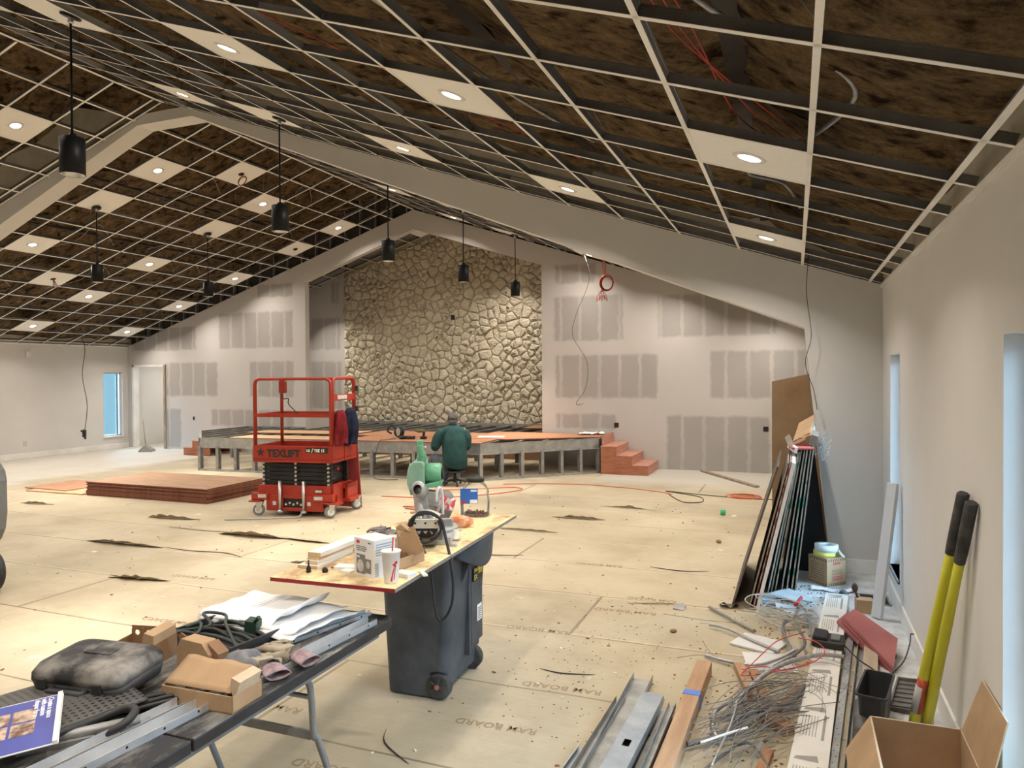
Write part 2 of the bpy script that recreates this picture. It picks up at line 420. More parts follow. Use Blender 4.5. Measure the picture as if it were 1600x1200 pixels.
# ------------------------------------------------------------------ roof deck with sagging insulation
def insul_mat():
    m, nt, b = _new('blown_insulation'); b.inputs['Roughness'].default_value = 1.0; b.inputs['Specular IOR Level'].default_value = 0.1
    N = nt.nodes; L = nt.links
    n, r, s = noise_col(nt, b, (0.032, 0.021, 0.012), (0.205, 0.140, 0.075), 3.4, detail=15, rough=0.85, lo=0.40, hi=0.62, stretch=(1.0, 1.25, 1))
    n2 = N.new('ShaderNodeTexNoise'); n2.inputs['Scale'].default_value = 7; n2.inputs['Detail'].default_value = 8
    L.new(s, n2.inputs['Vector'])
    rp = N.new('ShaderNodeValToRGB'); rp.color_ramp.elements[0].position = 0.33; rp.color_ramp.elements[1].position = 0.46
    rp.color_ramp.elements[0].color = (0.18, 0.15, 0.12, 1); L.new(n2.outputs['Fac'], rp.inputs[0])
    mx = N.new('ShaderNodeMix'); mx.data_type = 'RGBA'; mx.blend_type = 'MULTIPLY'; mx.inputs['Factor'].default_value = 1.0
    L.new(r.outputs[0], mx.inputs['A']); L.new(rp.outputs[0], mx.inputs['B']); L.new(mx.outputs['Result'], b.inputs['Base Color'])
    bump(nt, b, n2, 0.9, 0.05)
    return m
INS = insul_mat()
dark_steel = M('dark_purlin_steel', (0.035, 0.03, 0.028), (0.07, 0.058, 0.05), 0.7, 0.3, scale=4)
def roof_surface(y0, y1, name):
    mb = MB()
    ny = int((y1 - y0) / 0.12); nx = 60
    for side in (0, 1):
        xa, xb = (W + .16, XR) if side == 0 else (XR, -WL - .16)
        def fn(u, v):
            x = xa + (xb - xa) * u; y = y0 + (y1 - y0) * v
            z = roof_z(x)
            # batts sag between purlins that run along the slope of the building
            s = abs(x - XR) / 1.52
            z -= 0.17 * abs(math.sin(s * PI)) ** 0.45 - .03
            z += 0.07 * noise.noise(Vector((x * 1.3, y * 1.3, 3))) + 0.035 * noise.noise(Vector((x * 4, y * 5, 7)))
            return (x, y, z)
        mb.grid(fn, nx, ny)
    return mb.build(name, INS, kind='structure', normals=False, origin=(0, 0, 0))
roof_surface(YF, 16.6, 'ceiling')
for side in 'RL':
    for k in range(1, 6):
        x = XR + (1 if side == 'R' else -1) * 1.52 * k
        if not -WL < x < W: continue
        mb = MB()
        for a_, b_ in ((YF, YP - .02), (YP2 + .02, 16.3)): mb.bb(x - .05, x + .05, a_, b_, roof_z(x) - .045, roof_z(x) + .02)
        mb.build('purlin', dark_steel, kind='structure')
# outer roof skin so no daylight leaks
mb = MB()
for xa, xb in ((W + .4, XR), (XR, -WL - .4)):
    za, zb = roof_z(xa) + .25, roof_z(xb) + .25
    mb.prism([(xa, za), (xb, zb), (xb, zb + .1), (xa, za + .1)], YF - .3, 16.9, axis='y')
mb.build('ceiling_deck', dark_steel, kind='structure')

# ------------------------------------------------------------------ walls
TH = 0.15
def sidewall(x0, x1, holes, name, y0=YF, y1=16.6):
    mb = MB(); top = ER + 0.06
    mb_t = []
    y = y0
    for (a, b_, z0, z1) in sorted(holes):
        mb.bb(x0, x1, y, a, 0, E); mb.bb(x0, x1, a, b_, 0, z0); mb.bb(x0, x1, a, b_, z1, E); y = b_
    mb.bb(x0, x1, y, y1, 0, E)
    mb.bb(x0, x1, y0, y1, E, top, mi=1)
    return mb.build(name, [paint, gyp_tan], kind='structure')
wr_o = sidewall(W, W + TH, [(2.66, 3.28, 0.25, 2.002), (6.235, 6.815, 0.25, 2.002)], 'wall_right')
wl_o = sidewall(-WL - TH, -WL, [(13.46, 14.03, 0.33, 1.977)], 'wall_left')
mb = MB(); mb.bb(-WL - .2, W + .2, YF - .2, YF, 0, 6.6); mb.build('wall_rear', paint, kind='structure')
# gable wall with door opening and stage alcove
def gz(x): return ceil_z(x)
AL, AR = -10.765, -4.87
mb = MB()
def P2(poly, **k): mb.prism(poly, YB, YB + TH, axis='y', **k)
P2([(-WL, 0), (-16.26, 0), (-16.26, gz(-16.26)), (-WL, E)])
P2([(-16.26, 2.155), (-15.15, 2.155), (-15.15, gz(-15.15)), (-16.26, gz(-16.26))])
P2([(-15.15, 0), (AL, 0), (AL, gz(AL)), (-15.15, gz(-15.15))])
P2([(AL, 4.075), (XR, 5.09), (XR, ZR), (AL, gz(AL))])
P2([(XR, 5.09), (AR, 4.115), (AR, gz(AR)), (XR, ZR)])
P2([(AR, 0), (W, 0), (W, E), (AR, gz(AR))])
wb_o = mb.build('wall_back', wall_b, kind='structure')
galv = M('galvanized_steel', (0.36, 0.375, 0.38), (0.50, 0.51, 0.51), 0.42, 0.85, scale=9)
galv_d = M('galvanized_steel_dull', (0.27, 0.27, 0.265), (0.40, 0.40, 0.39), 0.55, 0.75, scale=7)
st = MB(); x = -WL + 0.3
while x < W:
    z0 = gz(x); z1 = roof_z(x) + .05
    st.bb(x - .016, x + .016, YB + .02, YB + .11, z0 - .02, z1); x += 0.4064
st.build('stud_row', galv_d, parent=wb_o)
mb = MB()
mb.prism([(-WL, E), (XR, ZR), (W, E), (W, ER + .1), (XR, roof_z(XR) + .05), (-WL, ER + .1)], YB + .13, YB + TH, axis='y')
mb.build('dark_gap_sheet', M('plenum_gap_dark', (0.05, 0.045, 0.04), rough=.9), parent=wb_o)  # dark sheet standing in for the shaded gap behind the studs
# alcove: rear drywall and side walls
mb = MB()
mb.prism([(-13.2, 0), (-11.1, 0), (-11.1, gz(-11.1) + .3), (-13.2, gz(-13.2) + .3)], YS, YS + TH, axis='y')
mb.bb(-13.35, -13.2, YB + TH, YS + TH, 0, 4.4)
mb.build('wall_alcove_left', wall_a, kind='structure')
mb = MB(); mb.bb(-4.0, -3.85, YB + TH, YS + .3, 0, 4.6); mb.bb(-11.1, -3.85, YS + .12, YS + .3, 0, 6.6)
mb.build('wall_alcove_right', paint, kind='structure')
mb = MB(); mb.bb(-WL - .4, W + .4, 16.62, 16.75, 0, 6.9); mb.build('wall_sky_block', M('dark_sky_block', (.05, .045, .04), rough=.9), kind='structure')  # unseen wall added to block sky leaking in past the alcove
# small room seen through the door opening
mb = MB(); mb.bb(-WL, -13.35, YS - .05, YS + .1, 0, 2.6); mb.bb(-WL, -13.35, YB + TH, YS, 2.45, 2.6)
mb.build('wall_closet', paint, kind='structure')
mb = MB(); mb.lathe([(.0, 2.44), (.14, 2.44), (.15, 2.45)], (-15.2, YB + 1.2, 0), n=24)
cl = mb.build('ceiling_light', M('closet_lens', (.9, .9, .88), rough=.4, emit=(1, .97, .92), es=6), label='round lit ceiling light inside the small room past the door opening', cat='ceiling light')
cld = bpy.data.lights.new('closet_glow', 'AREA'); cld.shape = 'DISK'; cld.size = .26; cld.energy = 22; cld.color = (1, .95, .88)
clo = bpy.data.objects.new('bulb', cld); COL.objects.link(clo); clo.parent = cl; clo.location = (0, 0, -.015)
# portal wall: clad rigid frame crossing the room
OPN = [(0.315, 0), (0.085, 2.285), (-7.375, 5.285), (-8.34, 5.285), (-15.797, 2.285), (-16.027, 0)]
mb = MB()
def PP(poly, mi=0): mb.prism(poly, YP, YP2, axis='y', mi=mi)
PP([(0.315, 0), (W, 0), (W, E), (0.085, 2.285)])
PP([(0.085, 2.285), (W, E), (-7.46, 5.425), (-7.375, 5.285)])
PP([(-7.375, 5.285), (-7.46, 5.425), (-8.25, 5.425), (-8.34, 5.285)])
PP([(-8.34, 5.285), (-8.25, 5.425), (-WL, E), (-15.797, 2.285)])
PP([(-15.797, 2.285), (-WL, E), (-WL, 0), (-16.027, 0)])
PP([(W, E), (W, ER + .05), (-6.1, roof_z(-6.1) - .02), (-7.2, 5.45), (-7.46, 5.425)], 1)
PP([(-WL, E), (-8.25, 5.425), (-8.5, 5.45), (-9.6, roof_z(-9.6) - .02), (-WL, ER + .05)], 1)
wp_o = mb.build('wall_portal', [paint, gyp_tan], kind='structure')
# baseboards
def bbd(name, x0, x1, y0, y1):
    mb = MB(); mb.bb(x0, x1, y0, y1, 0, 0.13); return mb.build(name, trimw, kind='structure', bev=0.004)
bbd('baseboard_right', W - .016, W, YF, YP); bbd('baseboard_left', -WL, -WL + .016, YF, YB)
bbd('baseboard_portal', 0.33, W - .016, YP - .016, YP)
# eave trim bead along wall top
mb = MB(); mb.bb(W - .022, W, YF, YP, E - .02, E + .006); mb.build('trim_1', trimw, kind='structure')
mb = MB(); mb.bb(-WL, -WL + .022, YF, YB, E - .02, E + .006); mb.build('trim_2', trimw, kind='structure')
# door opening jamb: unfinished stud on the right, white reveal on the left
oldwood = M('weathered_stud', (0.20, 0.15, 0.10), (0.40, 0.33, 0.25), 0.85, scale=5, stretch=(4, 4, .6))
mb = MB(); mb.bb(-15.19, -15.13, YB - .03, YB + .16, 0, 2.17); mb.build('door_1', oldwood, kind='structure')
mb = MB(); mb.bb(-16.30, -16.24, YB - .012, YB + .16, 0, 2.17); mb.bb(-16.30, -15.19, YB - .012, YB + .16, 2.12, 2.17)
mb.build('trim_3', trimw, kind='structure')
# windows
glassm = glass_mat('window_glass', (0.93, 0.97, 0.97))
alu = M('white_window_frame', (0.66, 0.67, 0.67), rough=.4)
alud = M('dark_window_gasket', (0.12, 0.15, 0.16), rough=.5)
def window(n, x0, x1, y0, y1, z0, z1, dark=False):
    root = thing('window_%d' % n, None, None, ((x0 + x1) / 2, (y0 + y1) / 2, z0), kind='structure')
    f = 0.035; mb = MB()
    mb.bb(x0, x1, y0, y0 + f, z0, z1); mb.bb(x0, x1, y1 - f, y1, z0, z1); mb.bb(x0, x1, y0, y1, z0, z0 + f); mb.bb(x0, x1, y0, y1, z1 - f, z1)
    mb.build('window_frame', alu, root, bev=.004)
    xm = (x0 + x1) / 2; mb = MB(); mb.bb(xm - .003, xm + .003, y0 + f, y1 - f, z0 + f, z1 - f); mb.build('window_pane', glassm, root)
    if dark:
        mb = MB(); mb.bb(x0 - .004, x1 + .006, y1 - .12, y1 - .098, z0 + f, z1 - f); mb.build('mullion', alud, root)
    return root
window(1, W + .10, W + .145, 6.235, 6.815, .25, 2.002)
window(2, W + .10, W + .145, 2.66, 3.28, .25, 2.002)
w3 = window(3, -WL - .12, -WL - .08, 13.46, 14.03, .33, 1.977, True)
mb = MB(); mb.bb(-WL - .08, -WL + .03, 13.44, 14.05, .30, .33); mb.build('window_sill', trimw, w3)
mb = MB(); mb.bb(W - .015, W + .10, 6.22, 6.83, .235, .25); mb.build('trim_4', M('sill_edge', (0.10, .10, .10), rough=.6), kind='structure')

# ------------------------------------------------------------------ stone wall (fitted flagstones)
def clip(poly, a, b, c):
    out = []; n = len(poly)
    for i in range(n):
        p, q = poly[i], poly[(i + 1) % n]; dp = a * p[0] + b * p[1] - c; dq = a * q[0] + b * q[1] - c
        if dp <= 0: out.append(p)
        if dp * dq < 0:
            t = dp / (dp - dq); out.append((p[0] + (q[0] - p[0]) * t, p[1] + (q[1] - p[1]) * t))
    return out
def stones():
    R = random.Random(3); mb = MB()
    x0, x1, z0, z1 = -11.15, -4.3, 0.2, 5.5
    pts = []
    for k in range(15000):
        p = (R.uniform(x0, x1), R.uniform(z0, z1)); dmin = 0.125 + 0.135 * abs(noise.noise(Vector((p[0] * 1.4, p[1] * 1.4, 0))) ) * 1.4
        if all((p[0] - q[0]) ** 2 + (p[1] - q[1]) ** 2 > (dmin * 1.0) ** 2 for q in pts): pts.append(p)
    # anisotropy: stretch the metric with a slowly turning direction
    def metric(p):
        a = noise.noise(Vector((p[0] * .55, p[1] * .55, 9))) * 5.0; k = 1.0 + 0.9 * abs(noise.noise(Vector((p[0] * .8, p[1] * .8, 4))))
        return a, k
    for i, p in enumerate(pts):
        a, k = metric(p); ca, sa = math.cos(a), math.sin(a)
        def tf(q): dx, dz = q[0] - p[0], q[1] - p[1]; return (dx * ca + dz * sa, (-dx * sa + dz * ca) * k)
        def itf(q): x, z = q[0], q[1] / k; return (p[0] + x * ca - z * sa, p[1] + x * sa + z * ca)
        poly = [(-.8, -.8), (.8, -.8), (.8, .8), (-.8, .8)]
        for j, q in enumerate(pts):
            if j == i or abs(q[0] - p[0]) > 1 or abs(q[1] - p[1]) > 1: continue
            t = tf(q); d2 = t[0] ** 2 + t[1] ** 2
            poly = clip(poly, t[0], t[1], d2 / 2)
            if len(poly) < 3: break
        if len(poly) < 3: continue
        P = [itf(q) for q in poly]
        # clip to wall outline
        P = clip(P, -1, 0, 11.12); P = clip(P, 1, 0, -4.3); P = clip(P, 0, -1, -0.3)
        if len(P) < 3: continue
        P = clip(P, -T, 1, E + T * WL + .05); P = clip(P, T, 1, E + T * W + .05)
        if len(P) < 3: continue
        cx = sum(q[0] for q in P) / len(P); cz = sum(q[1] for q in P) / len(P)
        # subdivide and roughen outline
        Q = []
        for u in range(len(P)):
            a_, b_ = P[u], P[(u + 1) % len(P)]; L = math.hypot(b_[0] - a_[0], b_[1] - a_[1]); n = max(1, int(L / .05))
            for w in range(n):
                t = w / n; Q.append((a_[0] + (b_[0] - a_[0]) * t, a_[1] + (b_[1] - a_[1]) * t))
        if len(Q) < 3: continue
        depth = R.uniform(0.035, 0.075); tx = R.uniform(-.13, .13); tz = R.uniform(-.13, .13)
        rad = max(math.hypot(q[0] - cx, q[1] - cz) for q in Q)
        rings = []
        for (ins, dd) in ((0.010, 0.0), (0.016, .55), (0.030, .9), (0.055, 1.0), (0.5, 1.02)):
            rg = []
            for q in Q:
                dx, dz = q[0] - cx, q[1] - cz; L = math.hypot(dx, dz) or 1e-6
                if ins == 0.5: nx_, nz_ = cx + dx * .45, cz + dz * .45
                else:
                    jit = 1 + .35 * noise.noise(Vector((q[0] * 9, q[1] * 9, i)))
                    k2 = max(0.15, 1 - ins * jit / L); nx_, nz_ = cx + dx * k2, cz + dz * k2
                h = dd * depth
                if dd: h += (tx * (nx_ - cx) + tz * (nz_ - cz)) * .8 * dd + 0.014 * noise.noise(Vector((nx_ * 12, nz_ * 12, i * 3.1)))
                rg.append(mb.v((nx_, YS + .02 - h, nz_)))
            rings.append(rg)
        n = len(Q)
        for u in range(4):
            for w in range(n):
                f = mb.bm.faces.new([rings[u][w], rings[u][(w + 1) % n], rings[u + 1][(w + 1) % n], rings[u + 1][w]]); f.smooth = u > 0
        f = mb.bm.faces.new(rings[4]); f.smooth = True
    mb.prism([(-11.12, 0), (-4.2, 0), (-4.2, gz(-4.2) + .2), (XR, ZR + .2), (-11.12, gz(-11.12) + .2)], YS + .01, YS + .12, axis='y', mi=1)
    m, nt, b = _new('flagstone'); b.inputs['Roughness'].default_value = .9
    n, r, s = noise_col(nt, b, (0.58, 0.525, 0.40), (0.80, 0.745, 0.60), 3.2, detail=10, lo=.3, hi=.7)
    n2 = nt.nodes.new('ShaderNodeTexNoise'); n2.inputs['Scale'].default_value = 16; n2.inputs['Detail'].default_value = 6
    mp = nt.nodes.new('ShaderNodeMapping'); mp.inputs['Scale'].default_value = (1, 1, 2.6); mp.inputs['Rotation'].default_value = (0, .5, 0)
    nt.links.new(s, mp.inputs[0]); nt.links.new(mp.outputs[0], n2.inputs['Vector']); bump(nt, b, n2, 1.0, .05)
    mort = M('stone_mortar', (0.44, 0.38, 0.27), rough=.95, scale=12)
    return mb.build('wall_stone', [m, mort], kind='structure', normals=True)
stones()
# ------------------------------------------------------------------ suspended ceiling grid
CELL = 0.598
tee_w = M('white_tee_flange', (0.80, 0.78, 0.74), rough=.45, scale=2)
tee_m = M('tee_web_steel', (0.16, 0.17, 0.18), (0.28, 0.29, 0.30), 0.38, 0.6, scale=3)
tee_l = M('tee_web_light', (0.40, 0.42, 0.42), (0.50, 0.52, 0.52), 0.35, 0.6, scale=3)
def sx_(side, s): return (W - s / KS) if side == 'R' else (-WL + s / KS)
def snode(side, k): return (0.12 if side == 'R' else 0.15) + CELL * k
def nrm(side): return Vector((T, 0, 1)).normalized() if side == 'R' else Vector((-T, 0, 1)).normalized()
def pt(side, s, y, h=0.0):
    x = sx_(side, s); return Vector((x, y, ceil_z(x))) + nrm(side) * h
def tee(mb, side, a, b_, web=0.042):
    n = nrm(side)
    mb.beam(a + n * .001, b_ + n * .001, 0.026, 0.002, n, 0)
    mb.beam(a + n * (web / 2 + .002), b_ + n * (web / 2 + .002), 0.0022, web, n, 1)
    mb.beam(a + n * (web + .002), b_ + n * (web + .002), 0.008, 0.010, n, 1)
SMAX = 9.04
def grid_bay(side, ya, yb, ys, label, smin=0.0, smax=SMAX):
    a = pt(side, smin, ya); root = thing('ceiling_grid', label, 'ceiling grid', a)
    ks = [k for k in range(0, 16) if smin < snode(side, k) < smax]
    for i, k in enumerate(ks):
        mb = MB(); tee(mb, side, pt(side, snode(side, k), ya), pt(side, snode(side, k), yb))
        mb.build('long_tee', [tee_w, tee_l if i % 4 == 2 else tee_m], root)
    for j, y in enumerate(ys):
        mb = MB(); tee(mb, side, pt(side, smin + .02, y), pt(side, smax, y), 0.040)
        # splice pieces between lengths
        for s in (1.9 + (j % 3) * .6, 5.4 + (j % 2) * .6):
            if smin < s < smax - .5:
                p, q = pt(side, s, y, .024), pt(side, s + .42, y, .024)
                if j % 2: mb.beam(p, q, .0032, .036, nrm(side), 2)
        mb.build('cross_tee', [tee_w, tee_m, tee_l], root)
    return root
near_y = [3.65 + CELL * k for k in range(-12, 7) if YF < 3.65 + CELL * k < YP - .03] + [YP - .035]
far_y = [8.25 + CELL * k for k in range(-1, 11) if YP2 < 8.25 + CELL * k < YB - .03]
far_y = [YP2 + .02 if abs(y - YP2) < .06 else y for y in far_y]
grid_bay('R', YF, YP, near_y, 'bare metal ceiling grid on the right slope, in front of the portal beam')
grid_bay('L', YF, YP, near_y, 'bare metal ceiling grid on the left slope, in front of the portal beam')
grid_bay('R', YP2, YB, far_y, 'bare metal ceiling grid on the right slope, beyond the portal beam')
grid_bay('L', YP2, YB, far_y, 'bare metal ceiling grid on the left slope, beyond the portal beam')
grid_bay('L', YB + TH, YS - .08, [14.75, 15.35, 15.95], 'strip of metal ceiling grid above the stone wall, left of its peak', 4.2)
grid_bay('R', YB + TH, YS - .08, [14.75, 15.35, 15.95], 'strip of metal ceiling grid above the stone wall, right of its peak', 5.0)
# ridge cap tees
for a, b_, nm in ((YF, YP, 'near'), (YP2, YB, 'far')):
    mb = MB(); mb.bb(XR - .02, XR + .02, a + .01, b_ - .01, ZR - .004, ZR + .002); mb.bb(XR - .002, XR + .002, a + .01, b_ - .01, ZR, ZR + .03, 1)
    mb.build('ridge_tee', [tee_w, tee_m], label='ceiling ridge tee running ' + ('from the viewer to the portal beam' if nm == 'near' else 'beyond the portal beam'), cat='ceiling tee')

# ------------------------------------------------------------------ tiles, recessed lights, pendants
tile_m = M('ceiling_tile_face', (0.83, 0.82, 0.78), (0.86, 0.85, 0.81), 0.9, scale=30, bmp=.05)
tile_e = M('ceiling_tile_edge', (0.50, 0.47, 0.41), rough=.9)
lens_m = M('lit_lens', (0.9, 0.88, 0.84), rough=.4, emit=(1.0, 0.93, 0.82), es=8.0)
ring_m = M('white_trim_ring', (0.72, 0.70, 0.66), rough=.35)
black_m = M('matte_black_metal', (0.004, 0.0045, 0.005), (0.008, 0.0085, 0.01), 0.5, 0.0, scale=3, spec=.22)
refl_m = M('pendant_reflector', (0.55, 0.56, 0.57), rough=.25, metal=.7)
hole_m = M('dark_cutout', (0.02, .015, .012), rough=.9)
ORD = ['first', 'second', 'third', 'fourth', 'fifth', 'sixth']
def side_txt(s): return 'right slope' if s == 'R' else 'left slope'
COLTXT = {1: 'lowest', 4: 'second from eave', 7: 'third from eave', 10: 'fourth from eave', 12: 'nearest ridge'}
def row_txt(y):
    rows = {-.834: 'row behind the viewer', 1.558: 'row right overhead', 3.95: 'second row before the portal', 6.342: 'last row before the portal',
            8.55: 'first row past the portal', 10.942: 'second row past the portal', 13.334: 'row by the gable wall', 15.5: 'row above the stone wall'}
    return rows[min(rows, key=lambda k: abs(k - y))]
def tile_mx(side, s, y):
    n = nrm(side); yv = Vector((0, 1, 0)); xv = yv.cross(n); p = pt(side, s, y)
    return Matrix(((xv.x, yv.x, n.x, p.x), (xv.y, yv.y, n.y, p.y), (xv.z, yv.z, n.z, p.z), (0, 0, 0, 1)))
PROTO = {}
def place(kind, side, s, y, maker):
    """first call builds the thing, later calls copy it"""
    if kind not in PROTO:
        o = maker(); PROTO[kind] = o
    else: o = copy_tree(PROTO[kind])
    o.matrix_basis = tile_mx(side, s, y)
    return o
def mk_tile():
    mb = MB(); h = CELL / 2 - .012; mb.box((0, 0, .009), (2 * h, 2 * h, .014), mi=0)
    return mb.build('ceiling_tile', [tile_m], origin=(0, 0, 0))
lamp_d = bpy.data.lights.new('downlight_glow', 'AREA'); lamp_d.shape = 'DISK'; lamp_d.size = 0.11; lamp_d.energy = DOWNLIGHT_W; lamp_d.color = DOWNLIGHT_C; lamp_d.spread = math.radians(148)
def mk_light():
    r = thing('recessed_light', 'x', 'ceiling light')
    mb = MB(); mb.lathe([(.058, .002), (.060, -.004), (.080, -.005), (.088, -.001), (.088, .006)], n=28); mb.build('trim_ring', ring_m, r)
    mb = MB(); mb.lathe([(.0001, -.0015), (.058, -.0015)], n=28); mb.build('lens', lens_m, r, normals=False)
    l = bpy.data.objects.new('bulb', lamp_d); COL.objects.link(l); l.parent = r; l.location = (0, 0, -.012)
    return r
def add_tile(side, k, y, extra='round downlight', lab=None):
    s = snode(side, k) + CELL / 2
    t = place('tile', side, s, y, mk_tile)
    tag(t, lab or ('white tile with %s, %s, %s, %s' % (extra, side_txt(side), COLTXT[k], row_txt(y))), 'ceiling tile', 'white tiles set in the ceiling grid'); return s
def add_light(side, k, y):
    s = add_tile(side, k, y)
    o = place('light', side, s, y, mk_light)
    tag(o, 'lit round downlight, %s, %s, %s' % (side_txt(side), COLTXT[k], row_txt(y)), 'ceiling light', 'recessed downlights in the ceiling tiles')
NR = [-.834, 1.558, 3.95, 6.342]; FR = [8.55, 10.942, 13.334]
for side in 'RL':
    for y in NR + FR:
        for k in (1, 4, 7, 12):
            if k == 7 and side == 'L' and y == 8.55: pass
            add_light(side, k, y)
# pendants
pend_lamp = bpy.data.lights.new('pendant_glow', 'AREA'); pend_lamp.shape = 'DISK'; pend_lamp.size = 0.1; pend_lamp.energy = PENDANT_W; pend_lamp.color = DOWNLIGHT_C; pend_lamp.spread = math.radians(60)
def mk_pendant(ztop, zb=3.40, zt=3.68):
    r = thing('pendant_light', 'x', 'pendant light', (0, 0, 0))
    d = ztop
    n = Vector((-T, 0, -1)).normalized()
    mb = MB(); R = Euler((0, math.atan(T), 0)).to_matrix()
    mb.lathe([(.0, -.012), (.070, -.012), (.074, -.004), (.074, .0), (.0, .0)], (0, 0, d - .006), n=28, R=R); mb.build('canopy', black_m, r)
    mb = MB(); mb.lathe([(.0, -.045), (.017, -.042), (.022, -.03), (.018, -.012), (.024, .0)], (0, 0, d - .02), n=16); mb.build('swivel', refl_m, r)
    mb = MB(); mb.cyl((0, 0, zt), (0, 0, d - .05), .0085, n=10); mb.build('stem', black_m, r)
    mb = MB(); mb.lathe([(.0, zt), (.075, zt), (.089, zt - .006), (.089, zb), (.086, zb), (.084, zb + .003)], n=40)
    mb.lathe([(.0, zt + .03), (.028, zt + .03), (.03, zt)], n=20); mb.build('cylinder_shade', black_m, r)
    mb = MB(); mb.lathe([(.085, zb + .001), (.078, zb + .001), (.060, zb + .035), (.0, zb + .05)], n=32); mb.build('reflector', refl_m, r)
    l = bpy.data.objects.new('bulb', pend_lamp); COL.objects.link(l); l.parent = r; l.location = (0, 0, zb + .03)
    return r
zc = ceil_z(-5.12)
pp = mk_pendant(zc)
PT = {3.95: 'hanging nearest, in front of the portal beam', 6.342: 'hanging just in front of the portal beam, right slope', 8.55: 'first beyond the portal beam, right slope',
      10.942: 'second beyond the portal beam, in front of the stone wall', 13.334: 'farthest, in front of the right part of the stone wall'}
first = True
for y in (3.95, 6.342, 8.55, 10.942, 13.334):
    o = pp if first else copy_tree(pp); first = False
    o.location = (-5.12, y, 0); tag(o, 'black cylinder pendant light ' + PT[y], 'pendant light', 'black cylinder pendants on stems')
    add_tile('R', 10, y, 'black pendant canopy')
for y, t_ in ((8.55, 'over the left side, nearer one beyond the portal beam'), (10.942, 'over the left side, farther one beyond the portal beam')):
    o = copy_tree(pp); o.location = (-10.555, y, 0); o.rotation_euler = (0, 0, PI)
    tag(o, 'black cylinder pendant light ' + t_, 'pendant light', 'black cylinder pendants on stems')
for y in (6.342, 8.55, 10.942): add_tile('L', 10, y, 'black pendant canopy' if y > 7 else 'pendant junction')
s = add_tile('L', 10, 13.334, 'empty black junction hole')
mb = MB(tile_mx('L', s, 13.33)); mb.lathe([(.0, -.02), (.045, -.02), (.05, .001)], n=16); mb.build('junction_box', hole_m, label='small black junction box in the tile next to the gable wall, left slope', cat='junction box')
wire_r = M('maroon_wire', (0.22, 0.03, 0.03), rough=.5); wire_red = M('red_wire', (0.50, 0.045, 0.035), rough=.45)
wire_g = M('grey_cable', (0.33, 0.33, 0.32), rough=.55); wire_k = M('black_cable', (0.012, .012, .013), rough=.5)
for (k, y, lab) in ((13, 9.745, 'white ceiling tile near the ridge with a coil of maroon wire hanging from it'), (5, 9.745, 'white ceiling tile low on the left slope with maroon wires hanging from it')):
    s = snode('L', k) + CELL / 2; add_tile('L', k, y, lab=lab); mx = tile_mx('L', s, y)
    mb = MB(mx); mb.lathe([(.0, -.002), (.05, -.002)], n=16); mb.build('junction_hole', hole_m, label='dark round cutout in the tile with maroon wires' + (' near the ridge' if k == 13 else ' low on the left slope'), cat='cutout')
    p = mx @ Vector((0, 0, 0)); mb = MB()
    if k == 13:
        mb.tube([p + Vector((.02 + .085 * math.cos(a), .03 * math.sin(a), -.11 + .085 * math.sin(a))) for a in [i * PI / 8 for i in range(16)]], .007, closed=True)
        mb.tube([p + Vector((.02 + .075 * math.cos(a), .04 * math.sin(a), -.12 + .08 * math.sin(a))) for a in [i * PI / 8 for i in range(16)]], .006, closed=True)
        mb.tube([p, p + Vector((.02, 0, -.03))], .01)
    else:
        for q in range(3): mb.tube([p + Vector((.0, 0, 0)), p + Vector((.03 * q - .02, .02, -.07)), p + Vector((.05 * q, 0, -.13)), p + Vector((.02 + .06 * q, .02, -.19 + .03 * q))], .006, sm=5)
    mb.build('wire_coil', wire_r, label='maroon wires ' + ('looped in a ring under the tile near the ridge' if k == 13 else 'dangling from the tile low on the left slope'), cat='wire')
# alcove lights that wash the stone
alc_d = lamp_d.copy(); alc_d.energy = 24; alc_d.spread = math.radians(95)
for (side, s, tx) in (('L', 4.75, 'above the drywall left of the stone'), ('R', 6.75, 'above the right part of the stone')):
    t = place('tile', side, s, 15.25, mk_tile); tag(t, 'white ceiling tile %s' % tx, 'ceiling tile')
    o = place('light', side, s, 15.25, mk_light)
    for q in COL.objects:
        if q.parent == o and q.type == 'LIGHT': q.data = alc_d
    tag(o, 'recessed downlight %s' % tx, 'ceiling light')
t = place('tile', 'L', 8.55, 15.05, mk_tile); tag(t, 'white ceiling tile at the peak above the stone wall', 'ceiling tile')
t = place('tile', 'L', 8.55, 15.65, mk_tile); tag(t, 'white ceiling tile at the peak touching the stone wall', 'ceiling tile')
# ------------------------------------------------------------------ shared materials
ply_o = M('red_stained_plywood', (0.34, 0.15, 0.075), (0.48, 0.25, 0.14), 0.6, scale=3, stretch=(1, 6, 1), detail=8)
ply_l = M('light_fir_plywood', (0.50, 0.31, 0.16), (0.62, 0.41, 0.23), 0.6, scale=3, stretch=(1, 7, 1), detail=8)
ply_e = M('plywood_edge', (0.12, 0.035, 0.018), (0.22, 0.075, 0.04), 0.8, scale=20)
ply_r = M('stair_plywood', (0.33, 0.105, 0.055), (0.43, 0.18, 0.10), 0.6, scale=2.5, stretch=(1.5, 1.5, 8), detail=8)
ply_pk = M('stair_tread_plywood', (0.44, 0.20, 0.14), (0.53, 0.28, 0.21), 0.6, scale=2.5, stretch=(7, 1, 7), detail=8)
ply_b = M('brown_plywood_top', (0.27, 0.15, 0.075), (0.38, 0.225, 0.12), 0.6, scale=2.2, stretch=(1, 5, 1), detail=8)
red_p = M('red_lift_paint', (0.27, 0.020, 0.009), (0.35, 0.030, 0.013), 0.42, scale=3)
blk = M('black_plastic', (0.010, 0.010, 0.011), (0.022, 0.022, 0.024), 0.5, scale=4)
